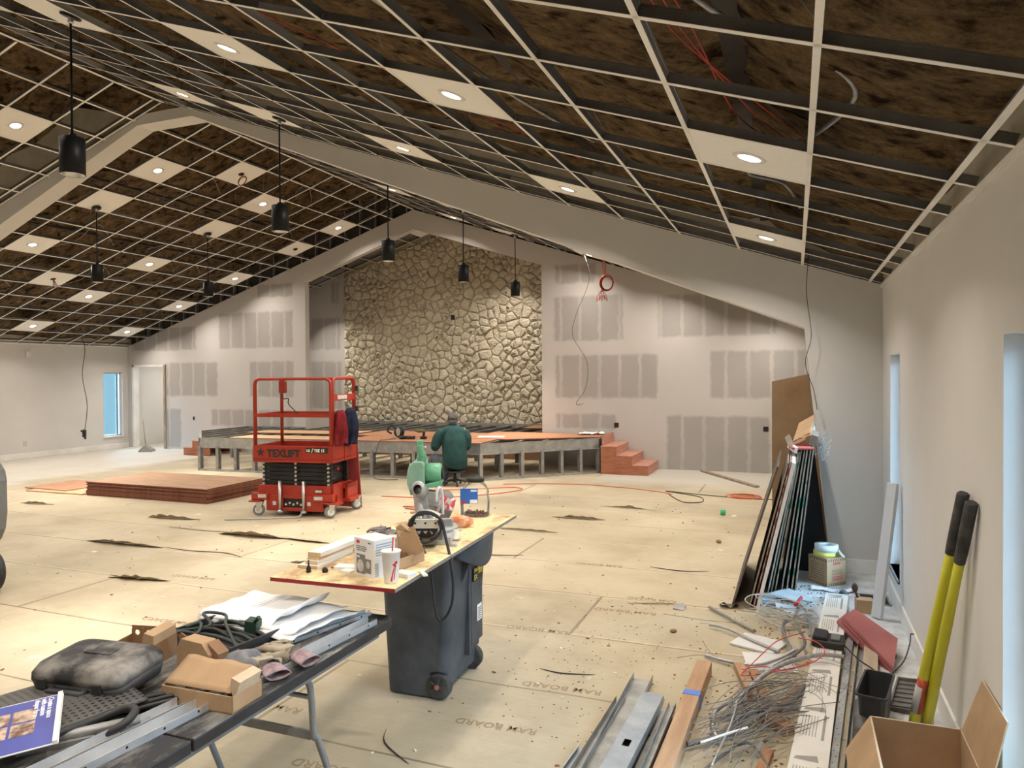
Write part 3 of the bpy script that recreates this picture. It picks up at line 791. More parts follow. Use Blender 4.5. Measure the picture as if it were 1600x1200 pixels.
blks = M('black_satin_steel', (0.014, 0.014, 0.015), (0.03, 0.03, 0.032), 0.4, 0.4, scale=4)
chrome = M('bright_steel', (0.55, 0.55, 0.54), (0.66, 0.66, 0.65), 0.3, 0.9, scale=6)
whitep = M('white_plastic', (0.72, 0.72, 0.70), rough=.45, scale=3)
rubber = M('grey_rubber_tread', (0.16, 0.16, 0.155), (0.24, 0.24, 0.23), 0.8, scale=12)
card = M('brown_cardboard', (0.36, 0.235, 0.13), (0.46, 0.31, 0.18), 0.85, scale=4)
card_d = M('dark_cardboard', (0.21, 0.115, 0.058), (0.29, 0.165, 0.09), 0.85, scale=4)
card_w = M('cardboard_cut_edge', (0.55, 0.44, 0.31), rough=.9, scale=20)
paper_w = M('white_paper', (0.78, 0.78, 0.78), (0.84, 0.84, 0.84), 0.7, scale=3)
print_k = M('black_print', (0.015, 0.015, 0.015), rough=.6)
print_g = M('grey_print', (0.17, 0.17, 0.165), rough=.6)
print_w = M('white_print', (0.80, 0.80, 0.78), rough=.6)
print_r = M('red_print', (0.55, 0.02, 0.03), rough=.5)
print_b = M('blue_print', (0.03, 0.14, 0.50), rough=.5)
print_y = M('yellow_print', (0.70, 0.55, 0.05), rough=.5)
print_f = M('faded_floor_print', (0.27, 0.20, 0.125), rough=.85, scale=20)

# ------------------------------------------------------------------ stage platform
SZ = 0.65
L0 = (-10.97, 11.12); C0 = (-5.13, 11.60); R0 = (-3.45, 13.30); R1_ = (-3.40, 13.45); B0 = (-12.6, 12.78)
root = thing('stage_platform', 'low steel-framed stage with partly decked top in front of the stone wall', 'stage', ((L0[0] + C0[0]) / 2, 12.8, 0))
def seg(mb, a, b_, w, h, z, mi=0): mb.beam((a[0], a[1], z), (b_[0], b_[1], z), w, h, mi=mi)
outline = [B0, L0, C0, R0, R1_]
for nm, z, h in (('rim_track', SZ - .10, .19), ('floor_track', .02, .035)):
    for a, b_ in zip(outline[:-1], outline[1:]):
        mb = MB(); seg(mb, a, b_, .012 if h > .1 else .09, h, z)
        if h > .1:
            for dz in (-h / 2, h / 2): mb.beam((a[0], a[1], z + dz), (b_[0], b_[1], z + dz), .045, .006)
        mb.build(nm, galv, root)
def post(x, y, z0=.03, z1=SZ - .17, ang=0.0):
    mb = MB(TM((x, y, 0), ang)); mb.bb(-.045, .045, -.004, .004, z0, z1); mb.bb(-.045, -.038, -.03, .03, z0, z1); mb.bb(.038, .045, -.03, .03, z0, z1)
    return mb
posts = []
for a, b_ in zip(outline[:-1], outline[1:]):
    d = Vector((b_[0] - a[0], b_[1] - a[1])); n = max(1, round(d.length / .42)); ang = math.atan2(d.y, d.x) + PI / 2
    for i in range(n): posts.append((a[0] + d.x * i / n, a[1] + d.y * i / n, ang))
for yy in (12.9, 14.0):
    for i in range(9): posts.append((-11.8 + i * .92, yy, PI / 2 + .1 * (i % 3)))
for (x, y, a) in posts[:96]: post(x, y, ang=a).build('support_post', galv_d if rnd.random() < .6 else galv, root)
def front_y(x):
    if x < L0[0]: t = (x - B0[0]) / (L0[0] - B0[0]); return B0[1] + (L0[1] - B0[1]) * t
    if x < C0[0]: t = (x - L0[0]) / (C0[0] - L0[0]); return L0[1] + (C0[1] - L0[1]) * t
    if x < R0[0]: t = (x - C0[0]) / (R0[0] - C0[0]); return C0[1] + (R0[1] - C0[1]) * t
    return R0[1]
x = -12.45
while x < -3.45:
    yb = YS - .1 if AL + .1 < x < AR - .1 else YB - .03
    mb = MB(); ya = front_y(x) + .03
    mb.bb(x - .003, x + .003, ya, yb, SZ - .155, SZ - .008); mb.bb(x - .003, x + .038, ya, yb, SZ - .014, SZ - .008); mb.bb(x - .003, x + .038, ya, yb, SZ - .155, SZ - .149)
    mb.build('floor_joist', galv_d, root); x += .4064
mb = MB(); mb.bb(AL + .05, AR - .02, YS - .13, YS - .10, 0.0, SZ + .03); mb.build('rear_rim', galv_d, root)
mb = MB(); mb.bb(-12.5, AL, YB - .06, YB - .02, SZ - .16, SZ); mb.build('rear_rim', galv_d, root)
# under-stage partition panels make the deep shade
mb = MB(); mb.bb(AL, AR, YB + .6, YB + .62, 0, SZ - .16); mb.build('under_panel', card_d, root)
# deck panels, lying on the joists
def panel(poly, m, z=SZ): 
    mb = MB(); mb.prism(poly, z - .008 + .0005, z + .0125, mi=0, mi_side=1); return mb.build('deck_panel', [m, ply_e], root)
panel([(-7.9, front_y(-7.9)), (-5.13, front_y(-5.13)), (-5.13, 12.42), (-7.9, 12.42)], ply_o)
panel([(-10.34, front_y(-10.34)), (-7.91, front_y(-7.91)), (-7.91, 12.08), (-10.34, 11.85)], ply_l)
panel([(-10.9, 12.35), (-8.45, 12.55), (-8.45, 13.45), (-10.9, 13.0)], ply_l)
panel([(-8.3, 12.45), (-5.86, 12.45), (-5.86, 13.66), (-8.3, 13.66)], ply_o)
panel([(-5.85, 12.45), (-4.95, 12.45), (-3.46, 13.46), (-3.46, 14.1), (-5.85, 14.1)], ply_o)
panel([(-5.7, 15.2), (-4.95, 15.2), (-4.95, 16.1), (-5.7, 16.1)], ply_o)

# ------------------------------------------------------------------ stairs
def stairs(x0, x1, y0, y1, rises, lab, mirror=False):
    root = thing('plywood_steps', lab, 'stairs', ((x0 + x1) / 2, (y0 + y1) / 2, 0)); n = len(rises); w = (x1 - x0) / n
    prof = [(x0, 0)]
    for i, z in enumerate(rises): prof += [(x0 + i * w, z), (x0 + (i + 1) * w, z)]
    prof += [(x1, 0)]
    q = []
    for p in prof:
        if not q or q[-1] != p: q.append(p)
    if mirror: q = [(x0 + x1 - p[0], p[1]) for p in q]
    for yy in ((y0, y0 + .018), (y1 - .018, y1)):
        mb = MB(); mb.prism(q, yy[0], yy[1], axis='y'); mb.build('side_panel', ply_r, root)
    for i, z in enumerate(rises):
        a, b_ = x0 + i * w, x0 + (i + 1) * w; zl = rises[i + 1] if i + 1 < n else 0
        if mirror: a, b_ = x0 + x1 - b_, x0 + x1 - a
        mb = MB(); mb.bb(a - (.012 if mirror else 0), b_ + (0 if mirror else .012), y0 - .01, y1, z, z + .018); mb.build('tread', ply_pk, root)
        xe = a if mirror else b_ - .018
        mb = MB(); mb.bb(xe, xe + .018, y0 + .018, y1 - .018, zl + .018 if zl else 0, z); mb.build('riser', ply_pk, root)
    return root
stairs(-3.37, -2.49, 13.16, YB - .02, [.50, .335, .165], 'reddish plywood steps at the right end of the stage')
stairs(-13.50, -12.70, 13.16, YB - .02, [.50, .335, .165], 'reddish plywood steps at the left end of the stage', True)
mb = MB(); mb.bb(-3.385, -3.365, 13.3, YB - .02, .52, .70); mb.build('stage_fascia', ply_pk, label='pink plywood fascia between stage and top step on the right', cat='panel')

# ------------------------------------------------------------------ scissor lift
Lx = TM((-6.23, 8.20, 0), math.radians(9.0))
lift = thing('scissor_lift', 'red scissor lift with guard rails and black scissor stack before the stage', 'scissor lift', (-6.23, 8.20, 0), math.radians(9.0))
HX, HY = .575, .37
mb = MB(Lx)  # platform tray
mb.bb(-HX, HX, -HY, -HY + .012, .715, .935); mb.bb(-HX, HX, HY - .012, HY, .715, .935); mb.bb(-HX, -HX + .012, -HY, HY, .715, .935); mb.bb(HX - .012, HX, -HY, HY, .715, .935)
mb.bb(-HX, HX, -HY, HY, .745, .765); mb.bb(HX, HX + .01, -.02, .02, .72, .93)
plat = mb.build('platform_tray', red_p, lift, bev=.004)
mb = MB(Lx); r_ = .021
def rail_loop(x0, x1, y, z0, z1, c=.07):
    P = [(x0, y, z0), (x0, y, z1 - c), (x0 + c * .3, y, z1 - c * .3), (x0 + c, y, z1), (x1 - c, y, z1), (x1 - c * .3, y, z1 - c * .3), (x1, y, z1 - c), (x1, y, z0)]
    mb.tube(P, r_, 10)
for y in (-HY + .02, HY - .02):
    rail_loop(-HX + .02, HX - .03, y, .93, 1.82)
    mb.beam((-HX + .02, y, 1.335), (HX - .03, y, 1.335), .03, .045)
mb.build('guard_rail', red_p, lift)
mb = MB(Lx)
def end_loop(x, y0, y1, z0, z1, c=.07):
    P = [(x, y0, z0), (x, y0, z1 - c), (x, y0 + c * .3, z1 - c * .3), (x, y0 + c, z1), (x, y1 - c, z1), (x, y1 - c * .3, z1 - c * .3), (x, y1, z1 - c), (x, y1, z0)]
    mb.tube(P, r_, 10)
end_loop(HX - .015, -HY + .05, HY - .03, .93, 1.825)
mb.beam((HX - .015, -HY + .05, 1.57), (HX - .015, HY - .03, 1.57), .02, .085); mb.beam((HX - .015, -HY + .05, 1.33), (HX - .015, HY - .03, 1.33), .03, .04)
gate = mb.build('entry_gate', red_p, lift)
mb = MB(Lx)
for z in (1.68, 1.40): mb.box((HX + .01, HY - .02, z), (.05, .05, .07))
mb.build('gate_hinge', blk, gate)
mb = MB(Lx); mb.bb(HX - .004, HX - .001, -.20, .08, 1.545, 1.60); mb.build('gate_label', M('gate_label_face', (0.35, .35, .34), (.55, .55, .54), scale=40), gate)
mb = MB(Lx); end_loop(-HX + .02, -HY + .04, HY - .03, .93, 1.82); mb.beam((-HX + .02, -HY + .04, 1.335), (-HX + .02, HY - .03, 1.335), .03, .045); mb.build('end_rail', red_p, lift)
mb = MB(Lx); mb.box((-.50, HY - .09, 1.70), (.09, .08, .17)); cb = mb.build('control_box', red_p, lift, bev=.01)
mb = MB(Lx); mb.tube([(-.50, HY - .12, 1.62), (-.46, HY - .14, 1.54), (-.41, HY - .10, 1.54), (-.43, HY - .06, 1.46), (-.34, HY - .04, 1.36), (-.28, HY - .05, 1.30)], .007, sm=5); mb.build('control_cable', blk, cb)
mb = MB(Lx)  # label plates on tray
mb.bb(.195, .515, -HY - .003, -HY, .845, .915); lp = mb.build('model_plate', blk, lift)
ft = lambda x, z: Lx @ TM((x, -HY - .0035, z)) @ Euler((PI / 2, 0, 0)).to_matrix().to_4x4()
text_mesh('TEXLIFT', .135, ft(-.365, .79), print_k, lift, 'lettering', bold=.0060, sx=.98)
text_mesh('US', .045, ft(.205, .862), print_w, lp, 'lettering', bold=.0012)
text_mesh('TSE 15', .052, ft(.315, .862), print_w, lp, 'lettering', bold=.0016)
mb = MB(Lx); mb.face([(.275, -HY - .004, .85), (.287, -HY - .004, .85), (.304, -HY - .004, .91), (.292, -HY - .004, .91)]); mb.build('slash_mark', print_y, lp)
mb = MB(Lx)
star = []
for i in range(10):
    rr_ = .068 if i % 2 == 0 else .027; a = PI / 2 + i * PI / 5; star.append((-.46 + rr_ * math.cos(a), .845 + rr_ * math.sin(a)))
mb.prism(star, -HY - .003, -HY, axis='y'); mb.build('star_logo', print_k, lift)
# scissor stack
sc = MB(Lx); sc.bb(-.44, .44, -.20, .20, .42, .70)
for i in range(5):
    z = .435 + i * .058
    for y in (-.24, .24): sc.bb(-.50, .50, y - .022, y + .022, z - .026, z + .026)
arm = sc.build('scissor_arms', blks, lift, bev=.006)
sc = MB(Lx)
for x in (-.47, 0.0, .47):
    for i in range(6):
        z = .42 + i * .055; sc = MB(Lx); sc.cyl((x, -.290, z), (x, -.262, z), .017, n=12); sc.build('pivot_pin', chrome, arm)
for z in (.46, .55, .64): sc = MB(Lx); sc.cyl((.42, -.2, z), (.42, .2, z), .03, n=12); sc.build('spacer_tube', blks, arm)
mb = MB(Lx); mb.box((.47, -.02, .60), (.03, .05, .04)); mb.build('safety_tab', red_p, lift)
# chassis
mb = MB(Lx)
mb.bb(-.53, .50, -.33, .33, .27, .405)
mb.bb(-.40, -.16, -.345, .33, .07, .28); mb.bb(.16, .42, -.345, .33, .07, .28); mb.bb(-.16, .16, -.345, -.30, .07, .115); mb.bb(-.16, .16, -.345, -.30, .235, .28); mb.bb(-.16, .16, .2, .33, .07, .28)
mb.bb(-.60, -.36, -.38, -.30, .21, .30); mb.bb(.30, .58, -.38, -.30, .21, .30)
mb.bb(-.62, -.46, -.42, -.28, .185, .205); mb.bb(.45, .63, -.42, -.28, .185, .205)
mb.prism([(.42, .10), (.60, .21), (.60, .30), (.42, .30)], -.29, -.275, axis='y')
mb.bb(.50, .53, -.26, .04, .12, .42); mb.bb(.50, .60, .02, .30, .33, .40); mb.bb(.56, .60, .02, .34, .15, .40); mb.bb(.50, .64, .02, .36, .15, .20)
mb.bb(-.62, -.53, .20, .36, .185, .30)
mb.build('chassis', red_p, lift, bev=.005)
mb = MB(Lx); mb.bb(-.155, .155, -.31, -.02, .10, .235); rec = mb.build('hydraulic_bay', blk, lift)
mb = MB(Lx)
for i in range(5): mb.cyl((-.12 + i * .055, -.335, .155 + .02 * (i % 2)), (-.12 + i * .055, -.30, .155 + .02 * (i % 2)), .016, n=10)
mb.build('hydraulic_fitting', chrome, rec)
for x in (-.185, .155):
    mb = MB(Lx); mb.cyl((x, -.365, .07), (x, -.365, .47), .021, n=14); mb.cyl((x, -.365, .055), (x, -.365, .085), .045, .03, n=14); mb.build('jack_post', chrome, lift)
for (x, y, a) in ((-.50, -.36, .3), (.53, -.36, .9), (.60, .30, .5), (-.56, .28, .2)):
    w = MB(Lx @ TM((x, y, 0), a)); w.lathe([(.0, -.022), (.045, -.022), (.060, -.026), (.076, -.02), (.080, 0), (.076, .02), (.060, .026), (.045, .022), (.0, .022)], (0, 0, .08), n=26, R=Euler((PI / 2, 0, 0)).to_matrix())
    wo_ = w.build('caster_wheel', rubber, lift)
    w = MB(Lx @ TM((x, y, 0), a)); w.lathe([(.0, -.03), (.030, -.03), (.05, -.024), (.05, .024), (.03, .03), (.0, .03)], (0, 0, .08), n=18, R=Euler((PI / 2, 0, 0)).to_matrix())
    w.build('hub', whitep, wo_)
    w = MB(Lx @ TM((x, y, 0), a))
    for s_ in (-1, 1): w.prism([(-.025, .07), (.02, .07), (.06, .185), (-.03, .185)], s_ * .034 - .003, s_ * .034 + .003, axis='y')
    w.box((.01, 0, .187), (.11, .09, .006)); w.build('fork', chrome, wo_)
mb = MB(Lx)
for (x, z, w_, h_) in ((-.44, .265, .12, .045), (.37, .255, .12, .045), (.36, .34, .09, .03), (-.28, .17, .05, .05), (.22, .17, .05, .05)):
    mb.bb(x - w_ / 2, x + w_ / 2, -.384 if abs(z - .26) < .02 else -.348, -.345, z - h_ / 2, z + h_ / 2)
mb.build('warning_label', M('label_plate', (0.42, .41, .38), (.60, .59, .55), scale=30), lift)
mb = MB(Lx); mb.tube([(.14, -.38, .06), (.12, -.42, .02), (.05, -.46, .012), (-.30, -.60, .012), (-.75, -.75, .012)], .011, sm=5); mb.build('drag_strap', M('pale_strap', (.45, .43, .38), rough=.8), lift)
# clothes hanging on the end rail
def drape(name, mx, w0, w1, top, bot, thick, mat, lab, seed, cat='jacket'):
    mb = MB(mx)
    def fn(u, v):
        a = u * 2 * PI; t = v
        z = top + (bot - top) * t
        ww = (w0 + (w1 - w0) * min(1, t * 1.6)) / 2; th = thick * (.55 + .45 * math.sin(PI * min(1, t * 1.15)) + .25 * t)
        k = 1 + .16 * math.sin(a * 5 + seed + t * 2) * (0.3 + t) + .10 * noise.noise(Vector((math.cos(a) * 2, math.sin(a) * 2 + seed, t * 3)))
        if t < .06: ww *= .8; th *= (.25 + t * 8)
        return (th * math.cos(a) * k, ww * math.sin(a) * k, z + .02 * math.sin(a * 3 + seed) * t)
    mb.grid(fn, 40, 24)
    rgs = [fn(i / 40, 0) for i in range(40)]; mb.face(rgs); mb.face([fn(i / 40, 1) for i in range(40)][::-1])
    o = mb.build(name, mat, label=lab, cat=cat, sub=1); mat.node_tree.nodes['Principled BSDF'].inputs['Specular IOR Level'].default_value = .1
    return o
maroon = M('maroon_fabric', (0.095, 0.007, 0.010), (0.16, 0.017, 0.02), 0.95, scale=9, bmp=.3, bd=.01)
navy = M('navy_fabric', (0.006, 0.009, 0.020), (0.017, 0.022, 0.045), 0.9, scale=9, bmp=.3, bd=.01)
drape('jacket', Lx @ TM((HX + .025, -.19, 0)), .24, .30, 1.40, .96, .075, maroon, 'maroon jacket draped over the end rail of the scissor lift', 1.0)
drape('jacket', Lx @ TM((HX + .035, .10, 0), .0, ), .22, .27, 1.42, .93, .085, navy, 'dark navy jacket draped over the end rail of the scissor lift, beside the maroon one', 2.6)

# red plywood leaning on the far side of the lift
mb = MB(TM((-5.86, 8.72, 0), math.radians(2), 0, 0)); mb.prism([(-.20, 0), (.17, 0), (.10, .955), (-.12, .955)], 0.0, .019, axis='y')
o = mb.build('plywood_offcut', M('dark_red_board', (0.24, 0.030, 0.028), (0.31, 0.045, 0.04), .6, scale=2), label='dark red plywood board propped upright behind the scissor lift', cat='board'); 
# ------------------------------------------------------------------ plywood sheets on the floor
n = 11
ORD2 = ['eleventh', 'tenth', 'ninth', 'eighth', 'seventh', 'sixth', 'fifth', 'fourth', 'third', 'second', 'first']
for i in range(n):
    z = .003 + i * .0195; dx = rnd.uniform(-.018, .018); dy = rnd.uniform(-.012, .012)
    mb = MB(TM((-9.19 + dx, 8.80 + dy, 0), rnd.uniform(-.003, .003))); mb.bb(-1.22, 1.22, -.61, .61, z, z + .018)
    for f in mb.bm.faces: f.material_index = 0 if abs(f.normal.z) > .5 or all(abs(v.co.z - z - .018) < 1e-5 for v in f.verts) else 1
    lab = 'topmost brown plywood sheet of the stack on the floor left of the lift' if i == n - 1 else ('bottom plywood sheet of the stack on the floor left of the lift' if i == 0 else ORD2[i] + ' plywood sheet from the top of the flat stack left of the lift')
    mb.build('plywood_sheet', [ply_b, ply_e], label=lab, cat='plywood sheet', group='plywood sheets stacked on the floor')
mb = MB(TM((-11.10, 8.66, 0), .02)); mb.bb(-.62, .62, -.52, .52, .003, .02); mb.build('plywood_sheet', [ply_l], label='thin orange plywood sheet lying flat left of the plywood stack', cat='plywood sheet')
mb = MB(TM((-11.45, 8.72, 0), -.03)); mb.bb(-.5, .5, -.45, .45, .021, .034); mb.build('plywood_sheet', [ply_o], label='orange plywood piece lying on another thin sheet, left of the stack', cat='plywood sheet')
# ------------------------------------------------------------------ skin-modifier helper
def skin(name, nodes, edges, mat, parent, sub=2, label=None, root=0):
    """nodes: list of (pos, (rx, ry)); world coordinates"""
    me = bpy.data.meshes.new(name); inv = wmat(parent).inverted() if parent is not None else Matrix.Identity(4)
    me.from_pydata([inv @ Vector(p) for p, r in nodes], edges, []); me.materials.append(mat)
    o = bpy.data.objects.new(name, me); COL.objects.link(o)
    if parent is not None: o.parent = parent
    m = o.modifiers.new('skin', 'SKIN'); m.use_smooth_shade = True; m.branch_smoothing = 0.6
    for i, (p, r) in enumerate(nodes):
        sv = me.skin_vertices[0].data[i]; sv.radius = r if isinstance(r, tuple) else (r, r); sv.use_root = (i == root)
    s = o.modifiers.new('sub', 'SUBSURF'); s.levels = sub; s.render_levels = sub
    if label: o['label'] = label
    return o
# ------------------------------------------------------------------ seated worker
PX = TM((-5.36, 10.98, 0), YAW)         # local x = to his right, local y = the way he faces
man = thing('person', 'person in dark green shirt, jeans and cap sitting at the stage edge', 'person', (-5.36, 10.98, 0), YAW)
def W_(x, y, z): return PX @ Vector((x, y, z))
skinc = M('weathered_skin', (0.30, 0.13, 0.08), (0.37, 0.175, 0.115), 0.6, scale=12)
shirt_m = M('dark_green_shirt', (0.003, 0.030, 0.030), (0.008, 0.052, 0.050), 0.9, scale=7, bmp=.25, bd=.01)
jean_m = M('grey_blue_jeans', (0.055, 0.068, 0.088), (0.105, 0.122, 0.15), 0.9, scale=10, bmp=.15)
hair_m = M('dark_grey_cap', (0.035, 0.032, 0.032), (0.08, 0.075, 0.075), 0.9, scale=25, bmp=.3)
shoulder = [W_(-.19, .05, .905), W_(0, .06, .93), W_(.20, .05, .905)]
body = [([W_(.02, .0, .36), W_(.02, .0, .50), W_(.02, .03, .72), W_(.01, .06, .90), W_(0, .075, .96)], [(.165, .13), (.16, .13), (.165, .125), (.14, .10), (.07, .065)]),
        ([W_(-.005, .075, .94), W_(-.005, .095, 1.06)], [.055, .052]), ([W_(-.005, .11, 1.06), W_(-.005, .125, 1.11), W_(-.005, .125, 1.17)], [(.06, .07), (.074, .09), (.066, .08)]),
        (shoulder, [.06, .07, .06]),
        ([shoulder[0], W_(-.275, .03, .78), W_(-.30, .03, .65), W_(-.26, .18, .68), W_(-.20, .31, .73)], [.055, .05, .042, .036, .026]),
        ([shoulder[2], W_(.235, .03, .78), W_(.235, .03, .65), W_(.15, .2, .68), W_(.03, .32, .73)], [.055, .05, .042, .036, .026]),
        ([W_(-.06, .0, .39), W_(-.22, .10, .42), W_(-.365, .20, .435)], [.09, .08, .062]), ([W_(-.365, .20, .435), W_(-.365, .23, .25), W_(-.37, .22, .08)], [.06, .055, .042]), ([W_(-.37, .22, .06), W_(-.38, .34, .04)], [.036, .028]),
        ([W_(.07, .02, .39), W_(.06, .20, .42), W_(.01, .38, .42)], [.09, .08, .062]), ([W_(.01, .38, .42), W_(-.08, .22, .26), W_(-.17, .06, .11)], [.06, .055, .042]), ([W_(-.17, .06, .07), W_(-.22, .12, .04)], [.036, .028])]
bodyo = blob('body', body, skinc, man, .014)
def hand(parent, wrist, fwd, side, mat, s=1.0, flat=Vector((0, 0, 1)), curl=.35, name='hand', thumb=1):
    f = Vector(fwd).normalized(); r = Vector(side).normalized(); n = r.cross(f).normalized(); w = Vector(wrist)
    nodes = [(w, (.026 * s, .02 * s)), (w + f * .05 * s, (.036 * s, .017 * s))]; ed = [(0, 1)]
    for i, (o_, L) in enumerate(((-.030, .062), (-.010, .074), (.010, .069), (.029, .054))):
        b = w + f * .088 * s + r * o_ * s; k = len(nodes)
        nodes += [(b, (.0105 * s, .0105 * s)), (b + (f * L * .5 - n * curl * .02) * s, (.0088 * s,) * 2), (b + (f * L * .92 - n * curl * .07) * s, (.0075 * s,) * 2)]
        ed += [(1, k), (k, k + 1), (k + 1, k + 2)]
    k = len(nodes); t = w + f * .035 * s - r * .034 * s * thumb
    nodes += [(t, (.012 * s,) * 2), (t + (f * .032 - r * .022 * thumb - n * .01) * s, (.0098 * s,) * 2), (t + (f * .056 - r * .026 * thumb - n * .02) * s, (.0082 * s,) * 2)]
    ed += [(0, k), (k, k + 1), (k + 1, k + 2)]
    return skin(name, nodes, ed, mat, parent, sub=1)
glove_k = M('dark_work_glove', (0.02, .02, .022), (.045, .045, .05), .9, scale=14)
hand(man, W_(-.20, .32, .735), PX.to_3x3() @ Vector((.2, .9, -.2)), PX.to_3x3() @ Vector((1, -.2, 0)), glove_k, thumb=-1)['label'] = 'dark gloved left hand'
hand(man, W_(.02, .34, .735), PX.to_3x3() @ Vector((-.2, .9, -.2)), PX.to_3x3() @ Vector((1, .2, 0)), glove_k)['label'] = 'dark gloved right hand'
sh = [([W_(.03, -.02, .345), W_(.035, -.03, .42), W_(.03, -.02, .56), W_(.02, .02, .74), W_(.01, .055, .90), W_(-.003, .07, .965), W_(-.005, .078, 1.0)], [(.215, .17), (.225, .175), (.215, .165), (.215, .16), (.185, .125), (.10, .08), (.065, .062)]),
      ([W_(-.18, .05, .895), W_(0, .06, .925), W_(.185, .05, .895)], [.072, .09, .072]),
      ([W_(-.185, .05, .90), W_(-.26, .03, .79), W_(-.30, .02, .64)], [.085, .085, .078]), ([W_(-.305, .02, .64), W_(-.27, .18, .67), W_(-.225, .27, .715)], [.075, .06, .045]),
      ([W_(.19, .05, .90), W_(.235, .03, .79), W_(.235, .03, .64)], [.085, .082, .072]), ([W_(.235, .03, .64), W_(.16, .18, .67), W_(.08, .28, .715)], [.072, .06, .045])]
shirt = blob('shirt', sh, shirt_m, man, .013)
jn = [([W_(.03, .0, .355), W_(.02, .0, .42)], [(.19, .15), (.18, .15)]), ([W_(-.06, .0, .39), W_(-.22, .10, .42), W_(-.365, .20, .435)], [.115, .10, .082]), ([W_(-.365, .20, .435), W_(-.368, .23, .25), W_(-.37, .22, .10)], [.08, .073, .068]),
      ([W_(.07, .02, .39), W_(.06, .20, .42), W_(.01, .38, .42)], [.115, .10, .08]), ([W_(.01, .38, .42), W_(-.08, .22, .26), W_(-.17, .07, .11)], [.08, .075, .072])]
blob('jeans', jn, jean_m, man, .013)
mb = MB(PX); mb.lathe([(.064, 0), (.074, .018), (.070, .036), (.060, .03)], (-.005, .08, 1.0), n=24, R=Euler((-.25, 0, 0)).to_matrix()); mb.build('collar', shirt_m, man)
jn = [(W_(.02, .02, .40), (.155, .12)), (W_(-.10, .05, .40), (.105, .10)), (W_(-.37, .18, .445), (.082, .08)), (W_(-.37, .21, .25), (.065, .065)), (W_(-.365, .22, .11), (.062, .06)),
      (W_(.06, .10, .40), (.10, .10)), (W_(.0, .34, .41), (.08, .08)), (W_(-.07, .18, .27), (.07, .068)), (W_(-.16, .06, .125), (.065, .062))]
skin('jeans', jn, [(0, 1), (1, 2), (2, 3), (3, 4), (0, 5), (5, 6), (6, 7), (7, 8)], jean_m, man)
shoe_m = M('dark_blue_shoe', (0.02, 0.032, 0.045), (0.05, .07, .09), .8, scale=9)
sole_m = M('grey_shoe_sole', (0.32, .28, .24), rough=.85)
for (x, y, a) in ((-.38, .30, .25), (-.215, .06, .9)):
    SX = PX @ TM((x, y, 0), a)
    mb = MB(SX); mb.ell((0, .02, .062), (.046, .13, .052)); mb.ell((0, -.05, .085), (.043, .055, .055)); s_ = mb.build('shoe', shoe_m, man)
    mb = MB(SX); mb.prism([(.045 * math.cos(t), .02 + .135 * math.sin(t)) for t in [i * PI / 8 for i in range(16)]], .004, .028); mb.build('sole', sole_m, s_)
# head details
HC = Vector((-.005, .12, 1.115))
mb = MB(PX)
def hp(u, v):
    a = u * 2 * PI; b = v * PI * .56
    k = 1 + .02 * math.sin(a * 9) * math.sin(b)
    return (HC.x + .088 * math.sin(b) * math.cos(a) * k, HC.y - .004 + .104 * math.sin(b) * math.sin(a) * k, HC.z + .012 + .092 * math.cos(b))
mb.grid(hp, 28, 12); cap = mb.build('cap', hair_m, man)
mb = MB(PX); mb.prism([(.07 * math.cos(t), .07 + .13 * math.sin(t) if math.sin(t) > 0 else .07) for t in [i * PI / 10 for i in range(11)]], 0, .006)
for v in mb.bm.verts: v.co = v.co + (PX.to_3x3() @ Vector((HC.x, HC.y, HC.z + .015)))
mb.build('cap_brim', hair_m, cap)
mb = MB(PX); mb.tube([(HC.x + .028 * math.cos(t), HC.y - .108 + .006 * abs(math.cos(t)), HC.z + .012 + .026 * math.sin(t)) for t in [i * PI / 8 for i in range(9)]], .004); mb.build('cap_opening', M('cap_strap_pale', (.32, .30, .30), rough=.8), cap)
mb = MB(PX); mb.ell((HC.x, HC.y - .03, HC.z - .035), (.074, .075, .05)); mb.build('hair', M('grey_hair', (.10, .09, .085), (.2, .185, .175), .9, scale=40), man)
for sx in (-1, 1):
    mb = MB(PX); mb.ell((HC.x + sx * .083, HC.y - .005, HC.z - .025), (.012, .020, .032)); mb.build('ear', skinc, man)
mb = MB(PX); mb.ell((HC.x, HC.y + .098, HC.z - .035), (.013, .018, .02)); mb.build('nose', skinc, man)
for sx in (-1, 1):
    mb = MB(PX); mb.ell((HC.x + sx * .03, HC.y + .083, HC.z - .01), (.012, .008, .008)); mb.build('eye', M('dark_eye', (.03, .025, .02), rough=.3), man)
mb = MB(PX); mb.ell((HC.x, HC.y + .084, HC.z - .062), (.026, .01, .006)); mb.build('mouth', M('lips', (.30, .10, .09), rough=.5), man)
# stool
stool = thing('work_stool', 'low black swivel stool with five feet under the seated man', 'stool', (-5.33, 11.02, 0))
mb = MB(TM((-5.33, 11.0, 0))); mb.lathe([(.0, .222), (.15, .222), (.175, .236), (.17, .252), (.0, .258)], n=28); mb.build('seat', blk, stool)
mb = MB(TM((-5.33, 11.0, 0))); mb.cyl((0, 0, .08), (0, 0, .225), .022, n=14); mb.cyl((0, 0, .055), (0, 0, .13), .035, n=14); mb.build('gas_column', blks, stool)
for i in range(5):
    a = i * 2 * PI / 5 + .3; X2 = TM((-5.33, 11.0, 0), a)
    mb = MB(X2); mb.tube([(0, 0, .09), (.10, 0, .085), (.20, 0, .055)], .014, 8); lg = mb.build('foot', blks, stool)
    mb = MB(X2); mb.lathe([(.0, -.012), (.02, -.012), (.022, 0), (.02, .012), (.0, .012)], (.205, 0, .023), n=14, R=Euler((PI / 2, 0, 0)).to_matrix()); mb.build('castor', blk, lg)

